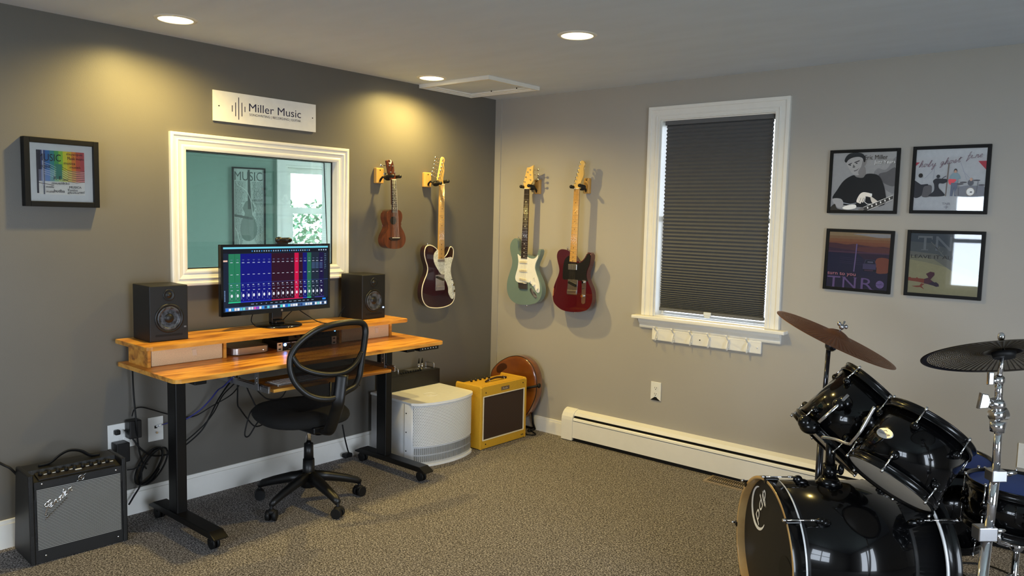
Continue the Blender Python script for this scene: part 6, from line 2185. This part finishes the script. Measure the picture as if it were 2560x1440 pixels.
cable([Vector((0.36, -0.21, 0.10)), Vector((0.42, -0.17, 0.03)), Vector((0.52, -0.17, 0.006)), Vector((0.56, -0.13, 0.006)), Vector((0.50, -0.09, 0.006)), Vector((0.44, -0.07, 0.006))], 0.0045, 'black cord looping on the carpet behind the yellow amplifier')
cable([Vector((0.06, -0.70, 0.47)), Vector((0.05, -0.66, 0.46)), Vector((0.04, -0.62, 0.42)), Vector((0.04, -0.60, 0.36))], 0.004, 'short black cable leaving the mixer towards the corner')
# ------------------------------------------------------------------ drum kit
M_lac = mat('drum_lacquer_black', rgb(7, 7, 8), 0.16, spec=0.15, coat=0.55, coat_rough=0.02, noise=(40, 0.2, (1, 1, 1)))
M_hoop = mat('drum_hoop_black', rgb(7, 7, 8), 0.22, coat=0.25, spec=0.3)
M_bluehead = mat('mesh_head_blue', rgb(28, 62, 138), 0.7, bump=(900, 0.2))
M_clear = mat('drum_head_smoke', rgb(196, 188, 174), 0.4)
M_blackhead = mat('drum_head_black', rgb(22, 21, 21), 0.5)
M_hoopwood = ramp_mat('hoop_maple', [(0.3, rgb(176, 138, 84)), (0.7, rgb(214, 178, 118))], 8, (1, 1, 1), rough=0.3, coat=0.5)
M_alu = mat('head_collar', (0.85, 0.85, 0.85), 0.4, metal=0.25)
UP = Vector((0, 0, 1))

def cyl_angle(px, py, c, ax, r):
    "angle round the axis at which the sight line through the photographed point meets the cylinder, and the height along it"
    d = (CR * ((px - 1280) / FPX) - CU * ((py - 720) / FPX) + CF).normalized()
    o = CAM - c
    dp, op = d - ax * d.dot(ax), o - ax * o.dot(ax)
    A_, B_, C_ = dp.dot(dp), 2 * dp.dot(op), op.dot(op) - r * r
    D_ = max(0.0, B_ * B_ - 4 * A_ * C_)
    s_ = (-B_ - sqrt(D_)) / (2 * A_)
    p = CAM + d * s_ - c
    h = p.dot(ax)
    q = (p - ax * h).normalized()
    u = ax.orthogonal().normalized()
    w_ = ax.cross(u)
    return math.atan2(q.dot(w_), q.dot(u)), h

def radial(ax, t):
    u = ax.orthogonal().normalized()
    w_ = ax.cross(u)
    return u * cos(t) + w_ * sin(t)

def drum(name, label, c, ax, h, rs, rh, mtop, mbot, n, phase, cat='drum', long_lug=False, lug_in=0.055):
    c, ax = Vector(c), Vector(ax).normalized()
    t = thing(name, tuple(c), label, cat)
    b = MB()
    b.lathe([(rs - 0.007, 0.004), (rs, 0.004), (rs, h - 0.004), (rs - 0.007, h - 0.004), (rs - 0.007, 0.004)], c, ax, 64)
    b.build('shell', M_lac, t)
    for z0, s_ in ((0.0, -1), (h, 1)):
        b = MB()
        b.lathe([(rs + 0.003, z0 - s_ * 0.018), (rs + 0.010, z0 - s_ * 0.018), (rs + 0.010, z0 - s_ * 0.014), (rs + 0.006, z0 - s_ * 0.012), (rs + 0.006, z0 + s_ * 0.006), (rh, z0 + s_ * 0.009), (rh, z0 + s_ * 0.013), (rs + 0.002, z0 + s_ * 0.011), (rs + 0.003, z0 - s_ * 0.018)], c, ax, 64)
        b.build('hoop', M_hoop, t)
        b = MB()
        b.lathe([(rs + 0.002, z0 - s_ * 0.012), (rs + 0.002, z0 + s_ * 0.001), (rs - 0.006, z0 + s_ * 0.003), (0, z0 + s_ * 0.003)], c, ax, 64)
        b.build('drum_head', mtop if s_ > 0 else mbot, t)
    for k in range(n):
        a_ = phase + k * 2 * pi / n
        rd = radial(ax, a_)
        for z0, s_ in ((h, 1), (0.0, -1)):
            zc = z0 - s_ * lug_in
            p = c + ax * zc + rd * (rs + 0.006)
            b = MB()
            b.ball(p, 0.0135, (1, 1, 1), 14)
            b.cyl(p - rd * 0.008, p + rd * 0.004, 0.017, 0.013, 16)
            lg = b.build('lug', M_hoop, t)
            e = c + ax * (z0 + s_ * 0.010) + rd * (rs + 0.011)
            b = MB()
            b.cyl(p + rd * 0.007, e, 0.0028, seg=8)
            b.cyl(e - ax * s_ * 0.004, e + ax * s_ * 0.010, 0.0048, seg=8)
            b.cyl(p + rd * 0.006 + ax * s_ * 0.004, p + rd * 0.0065 + ax * s_ * 0.018, 0.0042, seg=8)
            b.build('tension_rod', M_chrome, lg)
    return t

# bass drum, front head turned towards the desk
BC = Vector((2.8427, -1.5747, 0.2891))
BA_ = Vector((cos(0.766), sin(0.766), 0))
BL_ = 0.620
t = thing('bass_drum', (BC.x + 0.2, BC.y + 0.2, 0), 'large glossy black bass drum with a natural wood front hoop and black front head', 'drum')
MB().lathe([(0.266, 0.035), (0.274, 0.035), (0.274, BL_ - 0.035), (0.266, BL_ - 0.035)], BC, BA_, 96).build('shell', M_lac, t)
for z0, s_ in ((0.0, 1), (BL_, -1)):
    hp_ = MB()
    hp_.lathe([(0.289, z0 + s_ * 0.002), (0.289, z0 + s_ * 0.046), (0.284, z0 + s_ * 0.046)], BC, BA_, 96)
    hoop = hp_.build('hoop', M_hoop, t)
    MB().lathe([(0.2885, z0 + s_ * 0.002), (0.2875, z0), (0.2775, z0), (0.2765, z0 + s_ * 0.002), (0.2765, z0 + s_ * 0.038)], BC, BA_, 96).build('hoop_lining', M_hoopwood if s_ > 0 else M_hoop, hoop)
    MB().lathe([(0.280, z0 + s_ * 0.047), (0.2845, z0 + s_ * 0.047), (0.2845, z0 + s_ * 0.055), (0.276, z0 + s_ * 0.055)], BC, BA_, 96).build('head_collar', M_alu, t)
    MB().lathe([(0.280, z0 + s_ * 0.045), (0.279, z0 + s_ * 0.032), (0.268, z0 + s_ * 0.030), (0, z0 + s_ * 0.030)], BC, BA_, 96).build('drum_head', M_blackhead, t)
for s_, z0 in ((1, 0.0), (-1, BL_)):
    for k in range(8):
        rd = (UP * cos(k * pi / 4) + BA_.cross(UP) * sin(k * pi / 4))
        F_ = frame_at(BC + BA_ * z0, BA_.cross(rd), rd)
        if F_.to_3x3().col[2].dot(BA_) * s_ < 0:
            F_ = frame_at(BC + BA_ * z0, -BA_.cross(rd), rd)
        b = MB(F_)
        b.box(-0.010, 0.275, -0.006, 0.010, 0.296, -0.001, 0.002)
        b.box(-0.010, 0.289, -0.006, 0.010, 0.297, 0.048, 0.003)
        cl = b.build('claw_hook', M_hoop, t)
        b = MB(F_)
        b.cyl((0, 0.300, -0.012), (0, 0.300, 0.120), 0.0028, seg=8)
        b.cyl((0, 0.300, -0.018), (0, 0.300, -0.004), 0.0058, seg=8)
        b.cyl((0, 0.300, 0.085), (0, 0.300, 0.105), 0.0046, seg=8)
        b.build('tension_rod', M_chrome, cl)
        b = MB(F_)
        b.ball((0, 0.290, 0.125), 0.0155, (0.8, 1.1, 1.2), 14)
        b.ball((0, 0.280, 0.140), 0.0135, (1.0, 1.0, 2.0), 14)
        b.build('lug', M_hoop, t)
HR = Vector((BA_.y, -BA_.x, 0))
HP = BC + BA_ * 0.0295
HF = frame_at(HP, HR, UP)
def hq(x, y):
    p = pixp(x, y, HP, -BA_) - HP
    return Vector((p.dot(HR), p.z, 0))
a = Art(HF, 1, 1, 0.0006, rough=0.35)
c0 = hq(1897, 1270)
def oval(r0, r1, k0, k1, n=26):
    o_, i_ = [], []
    for k in range(n + 1):
        th = radians(k0 + (k1 - k0) * k / n)
        o_.append((c0.x + r0[0] * cos(th), c0.y + r0[1] * sin(th)))
        wd = 0.2 + 0.8 * sin(pi * k / n)
        i_.append((c0.x + (r0[0] - r1 * wd) * cos(th), c0.y + (r0[1] - r1 * wd) * sin(th)))
    return o_ + i_[::-1]
p0, p1 = hq(1889, 1306), hq(1912, 1236)
rv = math.atan2(p1.y - p0.y, p1.x - p0.x)
Lg = (p1 - p0).length
a.poly((240, 240, 238), oval((0.078, 0.088), 0.019, 95, 330))
a.poly((240, 240, 238), oval((0.078, 0.088), 0.006, 20, 70))
q = p0 + Vector((sin(rv), -cos(rv), 0)) * 0.030
q = q + (p1 - p0) * 0.10
a.text((240, 240, 238), 'pdp', q.x, q.y, q.x + Lg * 1.0, q.y + 0.062, shear=0.2, bold=0.03, rot=rv)
ph_ = hq(1964, 1432)
a.build('head_print', t)
a = Art(HF, 1, 1, 0.0006)
a.disc((6, 6, 6), ph_.x, ph_.y, 0.060, seg=36)
a.build('port_hole', t)
# spurs
for s_ in (-1, 1):
    b = MB()
    p = BC + BA_ * 0.16 + HR * s_ * 0.235 + Vector((0, 0, -0.13))
    b.tube([p, Vector((p.x - BA_.x * 0.12 + HR.x * s_ * 0.12, p.y - BA_.y * 0.12 + HR.y * s_ * 0.12, 0.008))], 0.009, 10)
    b.ball(p, 0.022, (1, 1, 1), 12)
    b.build('spur_leg', M_chrome, t)

# rack toms
rax = Vector((0.344, 0.536, 0.770)).normalized()
rc = Vector((3.275, -1.550, 0.667))
ph1, _ = cyl_angle(2283, 1070, rc, rax, 0.158)
rt = drum('rack_tom', 'larger glossy black rack tom with an oval silver badge over the bass drum', rc, rax, 0.235, 0.152, 0.163, M_bluehead, M_clear, 6, ph1)
sb, st_ = at(2062, 1105, 3.08), at(2192, 987, 3.06)
sax = (st_ - sb).normalized()
ph2, _ = cyl_angle(2110, 958, sb, sax, 0.157)
stt = drum('rack_tom', 'smaller glossy black rack tom in front of the light wall, nearest the window', sb, sax, (st_ - sb).length, 0.152, 0.163, M_bluehead, M_clear, 6, ph2)
def badge(par, c, ax, r, px, py, wd, hg, txt):
    th, h = cyl_angle(px, py, c, ax, r)
    rd = radial(ax, th)
    tg = ax.cross(rd)
    b = MB()
    K = 24
    b = MB(frame_at(c + rd * r + ax * h, tg, ax))
    b.prism([(wd * cos(2 * pi * k / K), hg * sin(2 * pi * k / K)) for k in range(K)], -0.005, 0.0012, 0.0006)
    bd = b.build('badge', mat('badge_silver', (0.78, 0.76, 0.72), 0.35, metal=0.4), par)
    F_ = frame_at(c + rd * (r + 0.0016) + ax * h, tg, ax)
    a = Art(F_, 1, 1, 0.0)
    a.text((70, 66, 62), txt, -wd * 0.72, -hg * 0.42, wd * 0.72, hg * 0.18, bold=0.01)
    a.line((90, 86, 80), [(-0.008, hg * 0.35), (0.0, hg * 0.6), (0.008, hg * 0.35)], 0.0016)
    a.build('badge_text', bd)
badge(rt, rc, rax, 0.152, 2212, 1083, 0.033, 0.019, 'Centerstage')

# mount post and arms
t = thing('tom_mount', (3.025, -1.422, 0.575), 'black tom mount post rising from the bass drum with bent chrome arms', 'drum mount')
b = MB()
mp = Vector((3.022, -1.402, 0))
b.cyl(mp + UP * 0.560, mp + UP * 0.592, 0.052, 0.030, 24)
b.cyl(mp + UP * 0.585, mp + UP * 0.640, 0.026, 0.026, 20)
b.build('base_flange', M_hoop, t)
b = MB()
b.ball(mp + Vector((0.038, 0.012, 0.625)), 0.012, (1, 1, 1.9), 12)
b.cyl(mp + Vector((0.01, 0.0, 0.615)), mp + Vector((0.04, 0.012, 0.615)), 0.007, seg=10)
b.build('wing_bolt', M_hoop, t)
top = at(2075, 1080, (mp + UP * 0.76 - CAM).dot(CF))
MB().cyl(mp + UP * 0.58, mp + UP * 0.765, 0.0185, seg=20).build('post', M_hoop, t)
b = MB()
b.cyl(mp + UP * 0.725, mp + UP * 0.790, 0.027, 0.024, 20)
b.ball(mp + Vector((-0.02, -0.02, 0.775)), 0.020, (1.6, 1, 0.8), 14)
b.ball(mp + Vector((0.03, 0.02, 0.770)), 0.018, (1.6, 1, 0.8), 14)
b.build('arm_holder', M_hoop, t)
b = MB()
b.tube(spline([at(2055, 1092, 2.86), at(2088, 1098, 2.80), at(2122, 1110, 2.74), at(2132, 1103, 2.72), at(2149, 1083, 2.70), at(2168, 1050, 2.69), at(2187, 1017, 2.68)], 5, False), 0.0063, 10)
b.build('arm', M_chrome, t)
b = MB()
b.tube([at(2047, 1056, 2.84), at(2090, 1018, 2.84), at(2120, 988, 2.85)], 0.0063, 10)
b.build('arm', M_chrome, t)
MB().ball(at(2098, 1012, 2.855), 0.024, (1, 1, 1), 14).ball(at(2112, 1008, 2.885), 0.028, (1, 1, 1), 14).build('bracket', M_hoop, t)
MB().ball(at(2172, 1055, 2.72), 0.022, (1, 1, 1), 14).build('bracket', M_hoop, t)
b = MB()
b.ball(at(2024, 1066, 2.97), 0.030, (1.3, 1.1, 1.0), 16)
b.ball(at(2012, 1056, 2.97), 0.022, (1.2, 1.1, 1.2), 16)
b.build('suspension_clamp', M_hoop, t)

# floor tom and snare
ft = drum('floor_tom', 'black floor tom with a blue head, mostly hidden behind the larger rack tom', (3.262, -0.760, 0.245), (0.05, 0.0, 1), 0.345, 0.186, 0.196, M_bluehead, M_clear, 8, 0.3)
for k in range(3):
    a_ = radians(20 + 120 * k)
    p = Vector((3.262 + 0.202 * cos(a_), -0.760 + 0.202 * sin(a_), 0))
    b = MB()
    b.tube([p + UP * 0.42, p + UP * 0.06, p + Vector((cos(a_) * 0.03, sin(a_) * 0.03, 0.012))], 0.006, 8)
    b.ball(p + Vector((cos(a_) * 0.03, sin(a_) * 0.03, 0.013)), 0.012, (1, 1, 1), 10)
    b.build('leg', M_chrome, ft)
sn = Vector((3.612, -1.118, 0.475))
snd = drum('snare_drum', 'black snare drum with a flat blue head behind the chrome cymbal stand', sn, (0.02, 0.03, 1), 0.150, 0.172, 0.181, M_bluehead, M_clear, 8, 0.25, lug_in=0.06)
t = thing('snare_stand', (3.612, -1.118, 0), 'chrome basket stand holding the snare drum', 'drum stand')
b = MB()
o = Vector((3.612, -1.118, 0))
b.cyl(o + UP * 0.10, o + UP * 0.40, 0.012, seg=14)
b.ball(o + UP * 0.40, 0.024, (1, 1, 1), 14)
b.build('centre_tube', M_chrome, t)
for k in range(3):
    a_ = radians(-100 + 120 * k)
    e = Vector((cos(a_), sin(a_), 0))
    b = MB()
    b.tube([o + UP * 0.405, o + e * 0.10 + UP * 0.43, o + e * 0.188 + UP * 0.462, o + e * 0.194 + UP * 0.50], 0.0075, 8)
    b.build('basket_arm', M_chrome, t)
    a_ += 1.0
    e = Vector((cos(a_), sin(a_), 0))
    f_ = Vector((-e.y, e.x, 0))
    b = MB()
    for s_ in (-1, 1):
        b.tube([o + UP * 0.30 + f_ * 0.008 * s_, o + e * 0.12 + UP * 0.16 + f_ * 0.008 * s_, o + e * 0.25 + UP * 0.018 + f_ * 0.006 * s_], 0.005, 8)
    b.ball(o + e * 0.25 + UP * 0.016, 0.015, (1, 1, 1), 10)
    b.build('tripod_leg', M_chrome, t)

# cymbals
def cymbal(name, label, c, nrm, R_, m, wide=0.0):
    t = thing(name, tuple(c), label, 'cymbal')
    b = MB()
    ax = nrm.normalized()
    u = ax.orthogonal().normalized()
    w_ = ax.cross(u)
    def hgt(r):
        q = r / R_
        if q < 0.22:
            return R_ * (0.155 - 1.75 * q * q)
        return R_ * (0.070 - 0.10 * (q - 0.22) ** 1.2)
    NS = 160
    radii = [0.012] + [0.03 + (0.22 * R_ - 0.03) * k / 3 for k in range(4)]
    n1 = 52
    r_ = 0.25 * R_
    rr = [r_ + (0.925 * R_ - r_) * ((k + (wide if k % 2 else 0.0)) / n1) for k in range(n1 + 1)]
    radii += rr + [0.96 * R_, R_]
    first = 5
    rings = [[b.bm.verts.new(Vector(c) + ax * hgt(r) + (u * cos(2 * pi * (k + (wide if k % 2 else 0)) / NS) + w_ * sin(2 * pi * (k + (wide if k % 2 else 0)) / NS)) * r) for k in range(NS)] for r in radii]
    fs = []
    for i, (A_, B_) in enumerate(zip(rings, rings[1:])):
        for k in range(NS):
            if first <= i < first + n1 and (i - first) % 2 == 0 and k % 2 == 0:
                continue
            fs.append(b.bm.faces.new((A_[k], A_[(k + 1) % NS], B_[(k + 1) % NS], B_[k])))
    for f in fs:
        f.smooth = True
    o = b.build('cymbal_plate', m, t)
    sm = o.modifiers.new('thickness', 'SOLIDIFY')
    sm.thickness = 0.001
    return t
v = (at(2092, 838, 3.33) - CAM).normalized()
e1 = (at(2232, 903, 3.27) - at(1951, 774, 3.39)).normalized()
vp_ = (v - e1 * v.dot(e1)).normalized()
n0_ = e1.cross(vp_)
n0_ = n0_ if n0_.z > 0 else -n0_
M_brz = mat('cymbal_bronze', rgb(126, 84, 58), 0.42, metal=0.75, noise=(90, 0.12, (1, 1, 1)))
c1 = at(2091, 842, 3.33)
nL = (n0_ * 0.99 - vp_ * 0.12).normalized()
cymbal('cymbal', 'brown perforated cymbal tilted steeply on a black stand near the window', c1 - nL * 0.010, nL, 0.262, M_brz)
t = thing('cymbal_stand', (2.90, -1.06, 0), 'thin black cymbal stand rising behind the smaller rack tom', 'cymbal stand')
tl = at(2078, 864, 3.36)
b0 = Vector((tl.x - 0.012, tl.y - 0.005, 0))
b = MB()
b.cyl(Vector((b0.x + 0.0, b0.y - 0.03, 0.10)), Vector((b0.x, b0.y - 0.015, 0.72)), 0.0145, seg=16)
b.cyl(Vector((b0.x, b0.y - 0.015, 0.72)), Vector((tl.x - 0.010, tl.y, tl.z - 0.01)), 0.0100, seg=16)
b.cyl(Vector((b0.x, b0.y - 0.016, 0.69)), Vector((b0.x, b0.y - 0.0145, 0.74)), 0.019, seg=16)
b.build('pole', mat('chrome_black', (0.10, 0.10, 0.11), 0.16, metal=0.9), t)
b = MB()
b.ball(tl, 0.026, (1, 1, 1), 18)
b.cyl(tl - nL * 0.0, c1 - nL * 0.004, 0.010, 0.008, 14)
b.build('tilter', MATS['chrome_black'], t)
b = MB()
b.cyl(c1, c1 + nL * 0.075, 0.0045, seg=10)
b.ball(c1 + nL * 0.048, 0.011, (1, 1, 1.2), 10)
ex = e1
b.ball(c1 + nL * 0.056 + ex * 0.015, 0.008, (1, 1, 1.2), 10)
b.ball(c1 + nL * 0.056 - ex * 0.015, 0.008, (1, 1, 1.2), 10)
b.build('wing_nut', M_steel, t)
for k in range(3):
    a_ = radians(95 + 120 * k)
    p = Vector((b0.x, b0.y - 0.028, 0))
    e = Vector((cos(a_), sin(a_), 0))
    b = MB()
    b.tube([p + UP * 0.13, p + e * 0.11 + UP * 0.07, p + e * 0.20 + UP * 0.012], 0.006, 8)
    b.build('tripod_leg', M_hoop, t)

c2 = at(2509, 882, 2.38)
v = (c2 - CAM).normalized()
e1 = (at(2700, 892, 2.38) - at(2322, 872, 2.38)).normalized()
vp_ = (v - e1 * v.dot(e1)).normalized()
n0_ = e1.cross(vp_)
n0_ = n0_ if n0_.z > 0 else -n0_
nR = (n0_ * 0.968 + vp_ * 0.25).normalized()
M_dkc = mat('cymbal_dark', rgb(58, 50, 36), 0.35, metal=0.8)
cymbal('cymbal', 'dark perforated low volume cymbal with see through holes on the chrome stand', c2 - nR * 0.012, nR, 0.2286, M_dkc, wide=0.42)
t = thing('cymbal_stand', (3.60, -1.75, 0), 'chrome cymbal stand with wing bolts and square clamps', 'cymbal stand')
pA, pB, pC = at(2456, 1440, 2.38), at(2489, 1180, 2.38), at(2497, 1060, 2.38)
dn = (pA - pB).normalized()
pF = pA + dn * ((pA.z - 0.12) / -dn.z)
b = MB()
b.cyl(pF, at(2471, 1320, 2.38), 0.0155, seg=20)
b.build('lower_tube', M_chrome, t)
MB().cyl(at(2471, 1330, 2.38), pB, 0.0140, seg=20).build('middle_tube', M_chrome, t)
MB().cyl(pB, pC, 0.0115, seg=20).build('upper_tube', M_chrome, t)
def clamp(px, py, s_, nm='clamp'):
    p = at(px, py, 2.38)
    F_ = frame_at(p, CR, UP)
    b = MB(F_)
    b.box(-0.024 * s_, -0.018 * s_, -0.020, 0.022 * s_, 0.016 * s_, 0.022, 0.003)
    b.build(nm, M_steel, t)
    b = MB(F_)
    b.cyl((0.02, 0.0, 0.0), (0.045, 0.0, 0.0), 0.006, seg=10)
    b.ball((0.048, 0.004, 0.0), 0.011, (1.6, 0.6, 0.5), 10)
    b.build('wing_bolt', M_chrome, t)
clamp(2490, 1186, 1.0)
clamp(2462, 1330, 1.25)
b = MB()
b.cyl(at(2493, 1080, 2.38), at(2495, 1052, 2.38), 0.020, 0.024, 20)
b.cyl(at(2478, 1040, 2.38), at(2514, 1008, 2.38) + UP * -0.03, 0.018, 0.022, 20)
b.ball(at(2491, 1010, 2.38), 0.022, (1.2, 0.9, 0.9), 18)
b.build('boom_joint', M_chrome, t)
b = MB()
FW = frame_at(at(2462, 1003, 2.35), CR, UP)
b2 = MB(FW)
b2.prism([(-0.022, -0.022), (0.006, -0.020), (0.012, -0.008), (0.012, 0.008), (0.006, 0.022), (-0.014, 0.026)], -0.009, 0.009, 0.003)
b2.build('wing_bolt', M_chrome, t)
b.cyl(at(2462, 1003, 2.35), at(2488, 1010, 2.37), 0.010, seg=12)
b.build('wing_bolt', M_chrome, t)
MB().cyl(at(2497, 1005, 2.38), at(2498, 948, 2.38), 0.0115, seg=18).build('boom_tube', M_chrome, t)
b = MB()
b.ball(at(2498, 950, 2.38), 0.017, (1, 1, 1), 14)
b.cyl(at(2480, 952, 2.37), at(2498, 950, 2.38), 0.006, seg=10)
b.box(-0.009, -0.020, -0.006, 0.009, 0.020, 0.006, 0.003, M=frame_at(at(2476, 946, 2.37), CR, UP))
b.build('tilter', M_chrome, t)
b = MB()
b.cyl(at(2498, 945, 2.38), c2, 0.0075, 0.005, 12)
b.cyl(c2, c2 + nR * 0.060, 0.0042, seg=10)
b.ball(c2 + nR * 0.050, 0.011, (1, 1, 1.3), 12)
b.build('cymbal_rod', M_chrome, t)
b = MB()
b.cyl(c2 - nR * 0.016, c2 + nR * 0.001, 0.030, 0.034, 24)
b.build('felt_washer', M_rubber, t)
for k in range(3):
    a_ = radians(-60 + 120 * k)
    p = Vector((pF.x, pF.y, 0))
    e = Vector((cos(a_), sin(a_), 0))
    f_ = Vector((-e.y, e.x, 0))
    b = MB()
    for s_ in (-1, 1):
        b.tube([p + UP * 0.24 + f_ * 0.009 * s_, p + e * 0.20 + UP * 0.10 + f_ * 0.009 * s_, p + e * 0.32 + UP * 0.015 + f_ * 0.006 * s_], 0.005, 8)
    b.ball(p + e * 0.32 + UP * 0.016, 0.015, (1, 1, 1), 10)
    b.build('tripod_leg', M_chrome, t)

# bass drum pedal behind the kit and the cables beside it
t = thing('bass_pedal', (3.50, -1.02, 0), 'black bass drum pedal on the carpet behind the kit', 'drum pedal')
pb = BC + BA_ * (BL_ + 0.02)
F_ = frame_at((pb.x, pb.y, 0), HR, UP)     # z towards -axis
b = MB(F_)
b.box(-0.05, 0.002, -0.33, 0.05, 0.012, -0.03, 0.003)
b.box(-0.035, 0.05, -0.26, 0.035, 0.062, -0.06, 0.004, M=Matrix.Rotation(radians(8), 4, 'X'))
b.build('footboard', M_bmetal, t)
b = MB(F_)
for s_ in (-1, 1):
    b.cyl((s_ * 0.055, 0.01, -0.045), (s_ * 0.055, 0.20, -0.045), 0.008, seg=10)
b.cyl((-0.06, 0.20, -0.045), (0.06, 0.20, -0.045), 0.008, seg=10)
b.tube([(0, 0.20, -0.045), (0, 0.30, -0.075)], 0.005, 8)
b.ball((0, 0.30, -0.075), 0.022, (1, 1, 1), 12)
b.build('beater_frame', M_chrome, t)
gc = 'black cable lying on the carpet behind the drum kit'
for k in range(5):
    pts = []
    x_, y_ = 3.05 + 0.04 * k, -0.50 - 0.07 * k
    for j in range(9):
        pts.append(Vector((x_, y_, 0.006)))
        x_ += 0.11 + 0.02 * sin(j * 1.7 + k)
        y_ += 0.09 * sin(j * (1.1 + 0.2 * k) + 2.1 * k)
    cable(pts, 0.004, gc, group='cables behind the drum kit')
